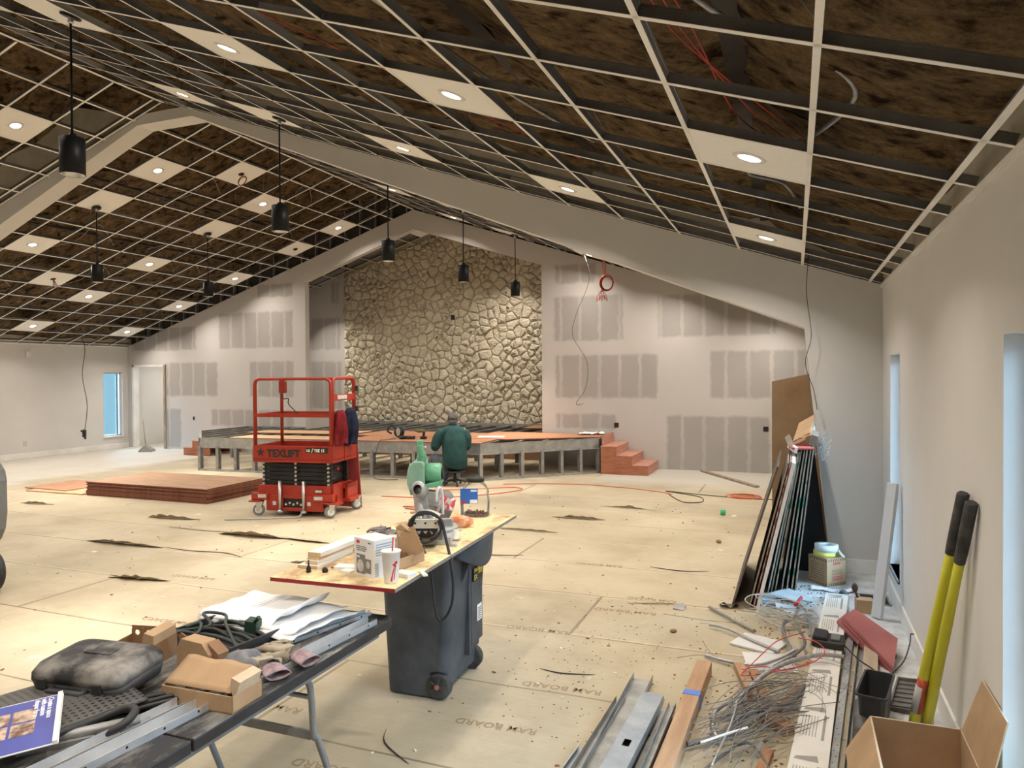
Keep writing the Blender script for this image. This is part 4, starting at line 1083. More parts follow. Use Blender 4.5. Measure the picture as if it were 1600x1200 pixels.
# ------------------------------------------------------------------ tools on the stage deck
ZD = SZ + .013
t = thing('circular_saw', 'dark portable circular saw lying on the plywood stage deck', 'power tool', (-6.98, 12.0, ZD))
X2 = TM((-6.98, 12.0, ZD), .5)
mb = MB(X2); mb.lathe([(.0, -.03), (.09, -.03), (.10, -.02), (.10, .02), (.0, .025)], (0, 0, .12), n=24, R=Euler((PI / 2, 0, 0)).to_matrix()); mb.build('blade_guard', blks, t)
mb = MB(X2); mb.cyl((0, .02, .13), (0, .16, .13), .05, n=16); mb.build('motor_housing', M('olive_tool_plastic', (.10, .10, .03), (.17, .16, .06), .6), t, bev=.004)
mb = MB(X2); mb.tube([(-.06, .06, .16), (-.12, .06, .24), (-.19, .06, .23), (-.22, .06, .14), (-.14, .06, .09)], .018, sm=4); mb.build('handle', blk, t)
mb = MB(X2); mb.bb(-.17, .15, -.05, .13, 0, .008); mb.build('shoe_plate', chrome, t)
mb = MB(X2); mb.prism([(.04 * math.cos(a) - .02, .13 + .08 * math.sin(a)) for a in [i * PI / 6 for i in range(12)]], -.05, -.035, axis='y'); mb.build('lower_guard', chrome, t)
t = thing('impact_driver', 'dark yellow-brown cordless driver standing on the stage deck left of the man', 'power tool', (-6.52, 12.02, ZD))
X2 = TM((-6.50, 12.02, ZD), .2)
mb = MB(X2); mb.cyl((-.09, 0, .15), (.06, 0, .15), .032, n=16); mb.cyl((-.14, 0, .15), (-.09, 0, .15), .018, n=12); mb.build('motor_housing', MATS['olive_tool_plastic'], t, bev=.004)
mb = MB(X2); mb.box((.03, 0, .09), (.045, .04, .10), (0, .15, 0)); mb.build('grip', blk, t, bev=.01)
mb = MB(X2); mb.box((.025, 0, .026), (.12, .075, .05)); mb.build('battery', blk, t, bev=.008)
t = thing('angle_grinder', 'small black grinder with cord lying between the saw and the driver on the deck', 'power tool', (-6.72, 11.98, ZD))
mb = MB(TM((-6.72, 11.9, ZD), .1)); mb.cyl((-.10, 0, .035), (.12, 0, .035), .03, n=14); mb.build('body_tube', blk, t)
mb = MB(TM((-6.72, 11.9, ZD), .1)); mb.cyl((-.13, 0, .005), (-.13, 0, .06), .055, n=20); mb.build('disc_guard', blks, t)
def cable(name, pts, r, mat, lab, sm=6, cat='cable', n=8, group=None):
    mb = MB(); mb.tube(pts, r, n, sm=sm); return mb.build(name, mat, label=lab, cat=cat, group=group)
cable('tool_cable', [(-6.95, 11.8, ZD + .01), (-7.0, 11.5, ZD + .01), (-7.02, 11.38, ZD + .004), (-7.03, 11.25, .45), (-7.05, 11.22, .12), (-7.0, 11.15, .03), (-6.8, 11.1, .012), (-6.55, 11.2, .012)], .0055, blk, 'thin black power cord dangling from the stage edge to the floor')
mb = MB(TM((-5.45, 12.85, ZD), .3)); mb.bb(-.25, .25, -.16, .16, 0, .006); mb.build('paper_sheet', paper_w, label='white sheet lying on the deck right of the seated man', cat='paper')
mb = MB(TM((-3.75, 13.95, ZD), .3))
mb.grid(lambda u, v: (u * .5 - .25, v * .3 - .15, .03 + .05 * noise.noise(Vector((u * 5, v * 5, 2)))), 10, 8); mb.build('crumpled_paper', paper_w, label='crumpled white paper on the deck corner above the steps', cat='paper')

woodw_ = M('white_chip', (.72, .72, .70), rough=.7)
# ------------------------------------------------------------------ floor cables and litter
orange_c = M('orange_cord', (0.62, 0.11, 0.04), rough=.6); green_c = M('green_plug', (.03, .12, .07), rough=.5)
cable('floor_cable', [(-5.9, 9.6, .008), (-5.1, 9.75, .008), (-4.4, 10.3, .008), (-4.1, 10.9, .008), (-4.35, 11.05, .008), (-5.0, 10.6, .008), (-5.6, 10.35, .008)], .007, orange_c, 'orange extension cord on the floor between the saw table and the stage', cat='cord')
cable('floor_cable', [(-4.6, 11.35, .008), (-4.0, 11.6, .008), (-3.3, 11.75, .008), (-2.5, 11.6, .008), (-1.9, 11.35, .008), (-1.75, 11.2, .008)], .006, orange_c, 'thin reddish cord on the floor running from the stage corner to the right', cat='cord')
cable('floor_cable', [(-1.8, 11.2, .008), (-1.5, 10.6, .008), (-1.25, 10.7, .008), (-1.35, 11.15, .008), (-1.9, 11.5, .008), (-1.2, 11.3, .008), (-.5, 11.2, .008), (.3, 11.4, .008)], .006, blk, 'thin black cord looping on the floor right of the stage steps', cat='cord')
mb = MB()
for k in range(4):
    cx_, cy_ = -.72 + .03 * (k % 2), 11.36 + .012 * k; R_ = .21 - .035 * k
    mb.tube([(cx_ + R_ * 1.25 * math.cos(a + k), cy_ + R_ * math.sin(a + k), .008 + .007 * k) for a in [i * PI / 10 for i in range(20)]], .0055, 6, closed=True)
mb.build('coiled_cord', orange_c, label='orange cord coiled in rings on the floor near the leaning sheets', cat='cord')
mb = MB(TM((-.88, 9.83, 0))); mb.cyl((0, 0, 0), (0, 0, .07), .035, n=14); mb.build('plastic_bottle_cap', M('green_translucent', (.06, .45, .20), rough=.3), label='small green plastic cup standing on the floor right of centre', cat='cup')
mb = MB(TM((-1.10, 13.2, 0), math.radians(-58))); mb.bb(-1.0, 1.0, -.04, .04, 0, .035); mb.build('floor_batten', oldwood, label='brown timber batten on the floor by the gable wall', cat='timber')
# scrap pile right of the lift
for (x, y, a, l, m_, lab) in ((-4.98, 9.0, .2, .35, ply_o, 'short orange plywood strip on the floor right of the red board'), (-4.85, 8.8, -.3, .4, ply_r, 'reddish plywood splinter on the floor right of the red board'), (-4.7, 8.65, .5, .3, card_d, 'dark wood sliver on the floor right of the lift')):
    mb = MB(TM((x, y, 0), a)); mb.bb(-l / 2, l / 2, -.04, .04, 0.002, .015); mb.build('wood_scrap', m_, label=lab, cat='wood scrap')
for i, (x, y, s, lab) in enumerate(((-.853, 5.81, .055, 'grey square metal scrap on the floor paper'), (-.816, 5.25, .028, 'small brown clod on the floor paper'), (-3.9, 7.75, .035, 'small dark rock-like crumb on the floor past the saw table'), (-.78, 8.2, .04, 'dark chip on the floor left of the leaning sheets'))):
    mb = MB(TM((x, y, 0), i * .7))
    if i == 0: mb.box((0, 0, .008), (.085, .11, .012), (0.1, .1, 0))
    else: mb.ell((0, 0, s * .4), (s, s * .7, s * .45), n=8, m=5)
    mb.build('debris', galv_d if i == 0 else card_d, label=lab, cat='debris')
mb = MB()
for i in range(420):
    x = rnd.uniform(-7.5, .2); y = rnd.uniform(2.9, 10.5) ** 1.0; s = rnd.uniform(.004, .013)
    mb.box((x, y, s * .3), (s, s * rnd.uniform(1, 2.4), s * .5), (0, 0, rnd.random() * 3), mi=0 if i % 3 else 1)
for i in range(260):
    x = rnd.gauss(-1.15, .35); y = rnd.uniform(3.4, 6.0); s = rnd.uniform(.003, .007)
    mb.box((x, y, s * .3), (s, s * 1.5, s * .5), (0, 0, rnd.random() * 3))
mb.build('floor_litter', [card_d, woodw_], label='small dark and white crumbs scattered over the floor paper', cat='litter', kind='stuff')
# curled and torn floor paper
paperm = M('torn_floor_paper', (0.33, 0.255, 0.165), (0.45, 0.36, 0.25), 0.9, scale=5, bmp=.2)
def flap(x, y, w, d, h, rz, lab, seed=0):
    mb = MB(TM((x, y, .002), rz))
    def fn(u, v):
        e = max(0, math.sin(PI * min(1, max(0, u + .18 * noise.noise(Vector((u * 2, seed, 5))))))) ** 1.3 * (.55 + .9 * abs(noise.noise(Vector((u * 4.5, seed, 1)))))
        return ((u - .5) * w, -d * (1 - v) * (.35 + .65 * e) + .02 * noise.noise(Vector((u * 9, seed, 1))), h * 1.25 * e * (1 - v) ** 1.6 + .003)
    mb.grid(fn, 40, 10, smooth=False); return mb.build('torn_paper', paperm, label=lab, cat='torn paper', solid=.002)
flap(-5.85, 6.78, 1.0, .20, .085, 0.05, 'curled up flap of floor paper just left of centre, behind the saw table', 1)
flap(-5.15, 6.80, .75, .16, .03, -.06, 'smaller raised paper edge right of the curled flap', 2)
flap(-6.95, 5.95, 1.1, .13, .055, .03, 'torn paper edge with a dark gap, left of the curled flap', 3)
flap(-7.6, 7.25, .8, .12, .05, .1, 'lifted paper corner in front of the plywood stack', 4)
flap(-5.62, 4.96, .65, .10, .05, .15, 'torn paper edge on the floor left of the table', 5)
flap(-4.4, 5.95, .6, .08, .035, 0, 'low torn paper edge behind the white box, left of the saw table', 6)
flap(-2.6, 9.0, .7, .10, .05, .05, 'small tented ridge of floor paper in front of the steps', 7)
flap(-3.0, 8.1, .8, .06, .03, .0, 'low torn paper ridge behind the plastic jar', 8)
flap(-1.05, 5.86, .45, .03, .012, .3, 'thin dark paper tear on the floor right of the bin', 9)
flap(-10.4, 7.4, .6, .09, .05, .1, 'lifted paper edge on the floor at far left', 10)
flap(-2.15, 9.9, .8, .05, .04, -.1, 'fold of floor paper lying between steps and leaning sheets', 11)
mb = MB(); 
def tear(pts, w, lab):
    mb = MB(); P = smoothpts(pts, 5)
    for i in range(len(P) - 1):
        a = .5 * w * math.sin(PI * i / (len(P) - 1)) + .001; b_ = .5 * w * math.sin(PI * (i + 1) / (len(P) - 1)) + .001
        mb.face([P[i] - Vector((0, a, 0)), P[i + 1] - Vector((0, b_, 0)), P[i + 1] + Vector((0, b_, 0)), P[i] + Vector((0, a, 0))])
    return mb.build('paper_tear', hole_m, label=lab, cat='paper tear', solid=.002)
for k, (pts, w) in enumerate((([(-6.4, 5.96, .004), (-6.0, 5.93, .004), (-5.6, 5.98, .004), (-5.3, 5.9, .004)], .02), ([(-6.0, 4.95, .004), (-5.7, 4.93, .004), (-5.3, 4.98, .004)], .018), ([(-1.5, 4.30, .004), (-1.35, 4.28, .004), (-1.15, 4.33, .004)], .012), ([(-2.0, 3.28, .004), (-1.93, 3.15, .004), (-1.72, 3.02, .004)], .009), ([(-1.3, 6.95, .004), (-1.0, 6.9, .004), (-.75, 6.98, .004)], .02), ([(-3.2, 6.9, .004), (-2.9, 6.86, .004), (-2.6, 6.95, .004)], .018), ([(-7.2, 6.78, .004), (-6.6, 6.76, .004), (-6.2, 6.8, .004)], .012))):
    tear([Vector(p) for p in pts], w, ['dark tear in the paper left of the curled flap', 'dark tear in the paper left of the black table', 'dark tear in the paper right of the bin wheels', 'dark crack in the paper in front of the bin', 'dark tear in the paper left of the leaning sheets', 'dark tear in the paper right of the saw table', 'thin dark tear in the paper in front of the plywood stack'][k])
# faint printing on the floor paper
for (x, y, a, s) in ((-1.05, 4.12, 0.05, .085), (-1.0, 5.62, .05, .085), (-.9, 5.98, .05, .07), (-1.5, 5.0, .05, .085), (-4.2, 4.2, .05, .085), (-3.9, 3.3, .05, .08), (-2.55, 3.32, .03, .09), (-1.75, 2.9, .04, .09), (-1.55, 6.9, .05, .08), (-3.6, 5.6, .05, .085), (-4.95, 5.2, .05, .085), (-1.25, 3.55, .04, .08)):
    text_mesh('RAM BOARD', s, TM((x, y, .0012), a + PI), print_f, floor, 'floor_print', ext=.0002, bold=.001)
# dustpan with broom handle by the door opening
t = thing('dustpan', 'upright dustpan with a long handle standing by the door opening', 'dustpan', (-15.05, 13.5, 0))
mb = MB(TM((-15.05, 13.5, 0), .5)); mb.prism([(-.16, 0), (.16, 0), (.16, .04), (-.02, .16), (-.16, .02)], -.13, .13, axis='y'); mb.build('pan', M('grey_plastic', (.30, .29, .28), rough=.6), t)
mb = MB(); mb.cyl((-15.08, 13.5, .13), (-15.30, 13.62, .78), .012, n=8); mb.build('handle', oldwood, t)
# wall bits
def outlet(x, y, z, axis, lab, m_, s=(.05, .09)):
    mb = MB()
    if axis == 'y': mb.bb(x - s[0] / 2, x + s[0] / 2, y - .008, y, z - s[1] / 2, z + s[1] / 2)
    else: mb.bb(x, x + .008, y - s[0] / 2, y + s[0] / 2, z - s[1] / 2, z + s[1] / 2)
    return mb.build('outlet_box', m_, label=lab, cat='outlet')
outlet(-14.205, YB, .80, 'y', 'dark open outlet box in the drywall left of the stage', hole_m)
outlet(-3.31, YB, .84, 'y', 'dark open outlet box above the right steps', hole_m, (.09, .09))
outlet(-.50, YB, .82, 'y', 'dark open outlet box beside the brown board at the right', hole_m, (.09, .09))
outlet(-WL, 11.42, .34, 'x', 'beige outlet plate low on the left wall', M('beige_plate', (.55, .52, .42), rough=.5), (.08, .12))
mb = MB(); mb.bb(-WL, -WL + .05, 11.45, 11.55, 2.34, 2.47); mb.build('wall_sensor', whitep, label='small white sensor box high on the left wall', cat='sensor', bev=.01)
mb = MB(); mb.bb(-7.92, -7.84, YS - .13, YS - .08, 3.22, 3.34); mb.build('outlet_box', hole_m, label='small dark box set in the stone wall', cat='outlet')
wire_h = M('dark_hanging_cable', (.07, .065, .06), rough=.9)
# hanging cables
cable('hanging_cable', [(-3.80, 13.25, 4.35), (-3.62, 13.35, 3.7), (-3.9, 13.4, 3.0), (-4.0, 13.5, 2.6), (-3.75, 13.6, 2.1), (-3.80, 13.7, 1.6), (-4.02, 13.8, 1.3), (-3.97, 13.8, 1.25), (-3.88, 13.8, 1.28)], .0045, wire_h, 'thin dark cable hanging down in front of the gable wall', cat='cable')
cable('hanging_cable', [(.12, 7.2, 2.95), (.10, 7.2, 2.6), (.14, 7.2, 2.2), (.09, 7.2, 1.95), (.16, 7.2, 1.7), (.19, 7.2, 1.52)], .0032, wire_h, 'thin grey cable hanging down over the right portal column', cat='cable')
cable('hanging_cable', [(-15.8, 12.35, 2.85), (-15.75, 12.4, 2.5), (-15.82, 12.38, 1.9), (-15.7, 12.4, 1.2), (-15.76, 12.38, .62)], .008, wire_h, 'grey cable hanging from the ceiling by the left wall', cat='cable')
mb = MB(TM((-15.78, 12.38, .40))); mb.box((0, 0, .12), (.07, .05, .18), (.3, .2, .4)); mb.box((-.06, 0, .16), (.10, .03, .03), (.2, .5, .2)); mb.box((.02, 0, .03), (.04, .03, .09), (0, -.3, 0))
mb.build('cable_connector', blk, label='dark connector at the end of the cable hanging by the left wall', cat='connector')
mb = MB()
for q in range(3): mb.tube([(-3.36 + q * .03, 13.3, 4.0), (-3.35 + q * .03, 13.3, 3.82), (-3.33 + q * .02, 13.3, 3.72)], .006, sm=3)
for q in range(4): mb.tube([(-3.28 + (.13 - .008 * q) * math.cos(a), 13.3 + .015 * q, 3.56 + (.15 - .008 * q) * math.sin(a)) for a in [i * PI / 8 for i in range(16)]], .009, closed=True)
for q in range(5): mb.tube([(-3.36, 13.3, 3.44), (-3.45 + .04 * q, 13.3, 3.34), (-3.46 + .05 * q, 13.28, 3.22 + .02 * (q % 2)), (-3.40 + .02 * q, 13.3, 3.33)], .006, sm=4)
mb.build('wire_coil', wire_red, label='bright red wire coil hanging from the ceiling in front of the gable wall', cat='wire')

# ------------------------------------------------------------------ plenum services above the right slope
alu_c = M('flexible_conduit', (.33, .33, .34), (.46, .46, .47), .4, .7, scale=30)
def above(u_s, y, h): return pt('R', u_s, y, h)
cable('flexible_conduit', [above(1.55, 2.0, .25), above(1.3, 2.6, .22), above(1.05, 2.9, .20), above(.95, 3.15, .3), above(.75, 3.2, .25), above(.6, 3.4, .2), above(.75, 3.8, .12), above(.9, 3.9, .07)], .012, alu_c, 'grey flexible conduit looping above the nearest downlight tile', cat='conduit')
cable('flexible_conduit', [above(.9, 4.25, .12), above(1.1, 4.7, .10), above(.9, 5.0, .15), above(.8, 5.6, .15)], .011, alu_c, 'grey flexible conduit just beyond the nearest downlight tile', cat='conduit')
cable('flexible_conduit', [above(3.6, 1.5, .3), above(3.3, 2.4, .25), above(2.9, 3.4, .2), above(2.6, 4.4, .18), above(2.3, 5.2, .2)], .012, alu_c, 'long flexible conduit running above the second column of tiles', cat='conduit')
for q in range(3):
    cable('red_cable', [above(1.42 + q * .03, 1.8, .28), above(1.36 + q * .02, 2.4, .22), above(1.25 + q * .05, 3.0, .2), above(1.12 - q * .1, 3.6, .12), above(1.0 - q * .15, 4.2, .18)], .0032, wire_red, ['red cable nearest the ridge in the bundle above the right slope', 'middle red cable in the bundle above the right slope', 'red cable nearest the eave in the bundle above the right slope'][q], cat='cable')
cable('red_cable', [above(4.9, 2.2, .15), above(4.0, 3.2, .1), above(3.2, 4.2, .08), above(2.4, 5.3, .08)], .004, wire_red, 'long single red cable running diagonally above the ceiling grid', cat='cable')
tw = M('hanger_wire_steel', (.28, .28, .28), rough=.5, metal=.6)
for i in range(26):
    s = .12 + CELL * rnd.choice([1, 3, 5, 7, 9, 11]); y = rnd.choice(near_y[7:17]) ; a_ = pt('R', s, y, .05); x2 = a_.x + rnd.uniform(-.4, .1); b_ = Vector((x2, y + rnd.uniform(-.25, .25), roof_z(x2) - .02))
    mb = MB(); mb.tube([a_, b_], .0018, 5); mb.build('hanger_wire', tw, label='thin steel hanger wire tying the right ceiling grid to the roof', cat='wire', group='hanger wires above the right slope')
for i in range(30):
    s = .15 + CELL * rnd.choice([1, 3, 5, 7, 9, 11, 13]); y = rnd.choice(far_y); a_ = pt('L', s, y, .05); x2 = a_.x + rnd.uniform(-.3, .3); b_ = Vector((x2, y + rnd.uniform(-.25, .25), roof_z(x2) - .02))
    mb = MB(); mb.tube([a_, b_], .003, 5); mb.build('hanger_wire', tw, label='thin steel hanger wire tying the far left ceiling grid to the roof', cat='wire', group='hanger wires above the far left slope')
for i in range(9):
    s = 2 + i * .75; y = 8.4 + (i * 1.7) % 4.6; a_ = pt('L', s, y, .12); b_ = pt('L', s + 1.0, y + .5, .3); c_ = pt('L', s + .6, y + 1.1, .14)
    cable('loose_wire', [a_, (a_ + b_) / 2 + Vector((.1, .1, -.05)), b_, c_], .005, wire_g, 'loose grey wire drooping above the far left grid', cat='wire', group='loose wires above the far left slope')
# ------------------------------------------------------------------ rolling bin
def rolling_bin(loc, rz, mat, lab, H=.885):
    root = thing('rolling_bin', lab, 'trash bin', loc, rz); X = TM(loc, rz)
    mb = MB(X)
    def sec(z):
        t = z / H; return (-.165 - .035 * t, .215 + .05 * t, -.255 - .03 * t, .255 + .03 * t)
    def ring(z, ins=0.0, notch=True):
        a, b_, c, d = sec(z); a += ins; b_ -= ins; c += ins; d -= ins; r = .05; P = []
        for (cx, cy, a0) in ((b_ - r, d - r, 0), (a + r, d - r, PI / 2), (a + r, c + r, PI), (b_ - r, c + r, 1.5 * PI)):
            for k in range(6):
                q = a0 + k * PI / 10; P.append((cx + r * math.cos(q), cy + r * math.sin(q), z))
        return P
    zs = [0.0, .012, .05, .16, .17, .4, .7, .80, .81, H - .05, H]
    R_ = []
    for z in zs:
        ins = .02 if z == 0 else (.0 if z < .81 else -.008)
        P = ring(z, ins)
        if z <= .165:  # wheel recess on the +x side
            P = [(min(p[0], .12) if p[0] > .12 else p[0], p[1], p[2]) for p in P]
        R_.append([mb.v(p) for p in P])
    n = len(R_[0])
    for i in range(len(R_) - 1):
        for k in range(n):
            try: f = mb.bm.faces.new([R_[i][k], R_[i][(k + 1) % n], R_[i + 1][(k + 1) % n], R_[i + 1][k]]); f.smooth = zs[i] > .17
            except ValueError: pass
    mb.bm.faces.new(R_[0][::-1])
    P = ring(H, .012); I = [mb.v(p) for p in P]; P2_ = ring(.06, .02); J = [mb.v(p) for p in P2_]
    for k in range(n):
        mb.bm.faces.new([R_[-1][k], R_[-1][(k + 1) % n], I[(k + 1) % n], I[k]]); mb.bm.faces.new([I[k], I[(k + 1) % n], J[(k + 1) % n], J[k]])
    mb.bm.faces.new(J)
    tub = mb.build('tub', mat, root)
    mb = MB(X)   # vertical ribs and raised panels
    mb.bb(.215, .262, -.012, .012, .18, .80); mb.build('vertical_rib', mat, root, bev=.006)
    mb = MB(X); mb.bb(.218, .252, .04, .22, .22, .72); mb.build('raised_panel', mat, root, bev=.006)
    # rim
    mb = MB(X); pts = ring(H, -.018); mb.tube([(p[0], p[1], H - .012) for p in pts], .014, 8, closed=True); mb.build('rim', mat, root)
    # tip handle on the wheel side: flared lip with finger openings
    mb = MB(X)
    a, b_, c, d = sec(H)
    prof = [(-.24, 0), (-.20, .05), (-.10, .10), (.10, .10), (.20, .05), (.24, 0)]
    def lip(u, v):
        y = -.25 + .50 * u; o_ = .115 * math.sin(PI * min(1, max(0, (u * 1.0)))) ** .35
        k = v
        if k < .25: return (b_ - .01 + o_ * (k / .25), y, H + .015)
        t = (k - .25) / .75; return (b_ - .01 + o_ * (1 - .10 * t), y, H + .015 - .17 * t * (0.5 + .5 * math.sin(PI * u)))
    mb.grid(lip, 26, 10); mb.build('tip_handle', mat, root, solid=.008)
    for y in (-.10, .10):
        mb = MB(X); mb.prism([(b_ - .01, H - .02), (b_ + .085, H - .02), (b_ - .01, H - .24)], y - .006, y + .006, axis='y'); mb.build('handle_gusset', mat, root)
    # wheels
    for y in (-.235, .235):
        mb = MB(X); RR = Euler((PI / 2, 0, 0)).to_matrix()
        mb.lathe([(.0, -.028), (.030, -.030), (.052, -.022), (.056, -.026), (.070, -.026), (.076, -.018), (.076, .018), (.070, .026), (.056, .026), (.0, .026)], (.165, y, .077), n=32, R=RR)
        w = mb.build('wheel', M('dusty_black_wheel', (.02, .02, .022), (.10, .10, .10), .6, scale=12), root)
        mb = MB(X)
        for k in range(5):
            a_ = k * 2 * PI / 5; mb.beam((.165 + .018 * math.cos(a_), y - .030, .077 + .018 * math.sin(a_)), (.165 + .05 * math.cos(a_), y - .027, .077 + .05 * math.sin(a_)), .008, .006, (0, 1, 0))
        mb.build('spokes', mat, w)
        mb = MB(X); mb.cyl((.165, y - .034, .077), (.165, y - .02, .077), .014, n=14); mb.build('hub_cap', M('reddish_hub', (.42, .16, .12), rough=.6), w)
    mb = MB(X); mb.cyl((.165, -.2, .077), (.165, .2, .077), .008, n=8); mb.build('axle', chrome, root)
    return root, X
navy_pl = M('navy_bin_plastic', (0.034, 0.042, 0.052), (0.078, 0.088, 0.102), 0.55, scale=4, detail=9)
case_k_ = M('cart_black_plastic', (.012, .012, .014), (.03, .03, .032), .5, scale=6)
grey_pl = M('grey_bin_plastic', (0.115, 0.122, 0.125), (0.165, 0.172, 0.175), 0.5, scale=4)
binr, BX = rolling_bin((-2.075, 3.93, 0), math.radians(1.5), navy_pl, 'dark navy wheeled bin carrying the saw board')
mb = MB(BX); mb.bb(.250, .2645, .05, .19, .605, .685); lb = mb.build('size_label', blk, binr)
for i, z in enumerate((.728, .70)):
    pass
fm = BX @ TM((.2525, -.095, .70)) @ Matrix(((0, 0, 1, 0), (1, 0, 0, 0), (0, 1, 0, 0), (0, 0, 0, 1)))
text_mesh('5X', .042, BX @ TM((.2650, .055, .613)) @ Matrix(((0, 0, 1, 0), (1, 0, 0, 0), (0, 1, 0, 0), (0, 0, 0, 1))), print_y, lb, 'lettering', bold=.001)
mb = MB(BX)
for k in range(4): mb.bb(.2645, .2652, .06 + (.065 if k > 1 else 0), .185, .673 - k * .011, .679 - k * .011)
mb.build('label_lines', print_y, lb)
mb = MB(BX); mb.bb(.250, .2535, .13, .20, .34, .44); l2 = mb.build('code_label', print_w, binr)
mb = MB(BX)
for k in range(6): mb.bb(.2535, .2542, .14, .19, .35 + k * .013, .355 + k * .013)
mb.build('label_lines', print_k, l2)
wc_ = thing('wheeled_cart', 'pale grey plastic cart with a large black wheel cut by the left edge', 'cart', (-6.84, 4.00, 0), -.15)
KX_ = TM((-6.84, 4.00, 0), -.15)
mb = MB(KX_); mb.prism([(-.6, .42), (.30, .42), (.40, .46), (.47, .56), (.50, .70), (.50, .98), (.47, 1.07), (.40, 1.13), (-.6, 1.13)], -.30, .30, axis='y'); cbod = mb.build('cart_body', grey_pl, wc_, bev=.03, seg=3)
mb = MB(KX_); mb.prism([(.10, .76), (.34, .74), (.36, .88), (.10, .90)], -.312, -.295, axis='y'); mb.build('raised_panel', grey_pl, wc_, bev=.01)
mb = MB(KX_); mb.bb(.05, .30, -.26, .26, 1.12, 1.20); mb.build('cart_cap', case_k_, wc_, bev=.01)
for y in (-.27, .27):
    mb = MB(KX_); mb.lathe([(.0, -.035), (.10, -.035), (.12, -.025), (.155, -.035), (.175, -.02), (.175, .02), (.155, .035), (.0, .035)], (.275, y, .176), n=36, R=Euler((PI / 2, 0, 0)).to_matrix()); w_ = mb.build('wheel', case_k_, wc_)
    mb = MB(KX_); mb.cyl((.275, y - .045, .176), (.275, y, .176), .03, n=16); mb.build('hub_cap', grey_pl, w_)
mb = MB(KX_); mb.beam((.275, -.25, .176), (.275, .25, .176), .03, .03); mb.beam((.2, 0, .30), (.275, 0, .18), .30, .04, (0, 0, 1)); mb.bb(.10, .32, -.2, .2, .33, .43); mb.build('axle_bracket', case_k_, wc_)
mb = MB(KX_); mb.beam((-.5, -.24, .0), (-.5, -.24, .43), .04, .04, (0, 1, 0)); mb.beam((-.5, .24, .0), (-.5, .24, .43), .04, .04, (0, 1, 0)); mb.build('support_leg', case_k_, wc_)

# ------------------------------------------------------------------ saw board resting on the bin
BZ = .90; BT = .018; TOPZ = BZ + BT
SX_ = TM((-2.015, 3.63, 0), math.radians(3.2))
def sawdust_board():
    m, nt, b = _new('sawdusty_board'); b.inputs['Roughness'].default_value = .9
    n, r, s = noise_col(nt, b, (0.36, .24, .13), (0.84, .68, .38), 3.6, detail=10, rough=.7, lo=.38, hi=.56)
    n2 = nt.nodes.new('ShaderNodeTexNoise'); n2.inputs['Scale'].default_value = 90; nt.links.new(s, n2.inputs['Vector']); bump(nt, b, n2, .6, .004)
    return m
board_top = sawdust_board(); board_red = M('red_board_edge', (.20, .008, .012), (.27, .015, .02), .5, scale=6); board_gr = M('grey_board_edge', (.23, .21, .19), rough=.8, scale=20)
mb = MB(SX_); mb.bb(-.325, .325, -.875, .875, BZ, TOPZ)
for f in mb.bm.faces:
    c = SX_.inverted() @ f.calc_center_median()
    f.material_index = 0 if c.z > TOPZ - .001 else (1 if c.y < -.86 else 2)
mb.build('saw_board', [board_top, board_red, board_gr], label='sawdust-covered board with red front edge balanced on the navy bin', cat='board')
mb = MB(SX_)
def heap(cx, cy, rx, ry, h):
    mb.grid(lambda u, v: (cx + rx * v * math.cos(u * 2 * PI), cy + ry * v * math.sin(u * 2 * PI), TOPZ + .0008 + h * max(0, (1 - v ** 1.5)) * (.7 + .6 * noise.noise(Vector((v * math.cos(u * 6.28) * 4, v * math.sin(u * 6.28) * 4, cx * 9))))), 28, 8)
heap(.14, .25, .14, .55, .012); heap(.20, -.10, .09, .25, .016); heap(-.05, .45, .18, .3, .008); heap(.22, -.35, .06, .12, .012)
mb.build('sawdust', M('pale_sawdust', (.66, .49, .24), (.86, .70, .42), 1.0, scale=60, bmp=.5), label='pale yellow sawdust heaped on the saw board around the saw', cat='sawdust', kind='stuff')
# -------- mitre saw
green = M('pale_green_enamel', (0.13, 0.39, 0.235), (0.19, 0.47, 0.30), 0.32, scale=3)
green_d = M('pale_green_enamel_dusty', (0.17, 0.36, 0.25), (0.30, 0.46, 0.36), 0.55, scale=10)
alug = M('cast_aluminium', (0.36, 0.36, 0.36), (0.55, 0.55, 0.54), 0.45, 0.5, scale=14)
cream = M('cream_dusty_metal', (.50, .48, .42), (.68, .65, .56), .6, scale=12)
MS = TM((-1.93, 3.66, TOPZ), YAW)
saw = thing('mitre_saw', 'pale green sliding mitre saw standing on the sawdusty board', 'mitre saw', (-1.93, 3.66, TOPZ), YAW)
MH = MS @ Matrix.Translation((-.022, 0, -.028)) @ Matrix.Diagonal((.84, 1, .96, 1))
mb = MB(MS); mb.bb(-.11, .13, -.16, .24, .012, .055); mb.lathe([(.0, .055), (.13, .055), (.13, .075), (.0, .08)], (0.02, .05, 0), n=30); mb.bb(-.13, .125, .02, .05, .06, .12); mb.bb(-.15, -.10, -.17, -.12, 0, .02); mb.bb(.11, .16, -.17, -.12, 0, .02); mb.bb(-.15, -.10, .20, .25, 0, .02); mb.bb(.11, .16, .20, .25, 0, .02)
mb.build('base_table', alug, saw, bev=.004)
mb = MB(MS); mb.lathe([(.0, 0), (.045, 0), (.05, .01), (.05, .05), (.0, .055)], (.0, -.17, .09), n=20, R=Euler((PI / 2, 0, 0)).to_matrix()); mb.bb(-.06, .06, -.22, -.14, .03, .13); mb.bb(-.03, .09, -.235, -.20, .055, .10)
sb_ = mb.build('pivot_casting', M('dark_cast_metal', (.12, .12, .12), (.25, .25, .24), .5, .4, scale=14), saw, bev=.006)
mb = MB(MS)
for (x, z) in ((.0, .085), (.035, .06), (-.03, .06), (.04, .11)): mb.cyl((x, -.25, z), (x, -.235, z), .010, n=10)
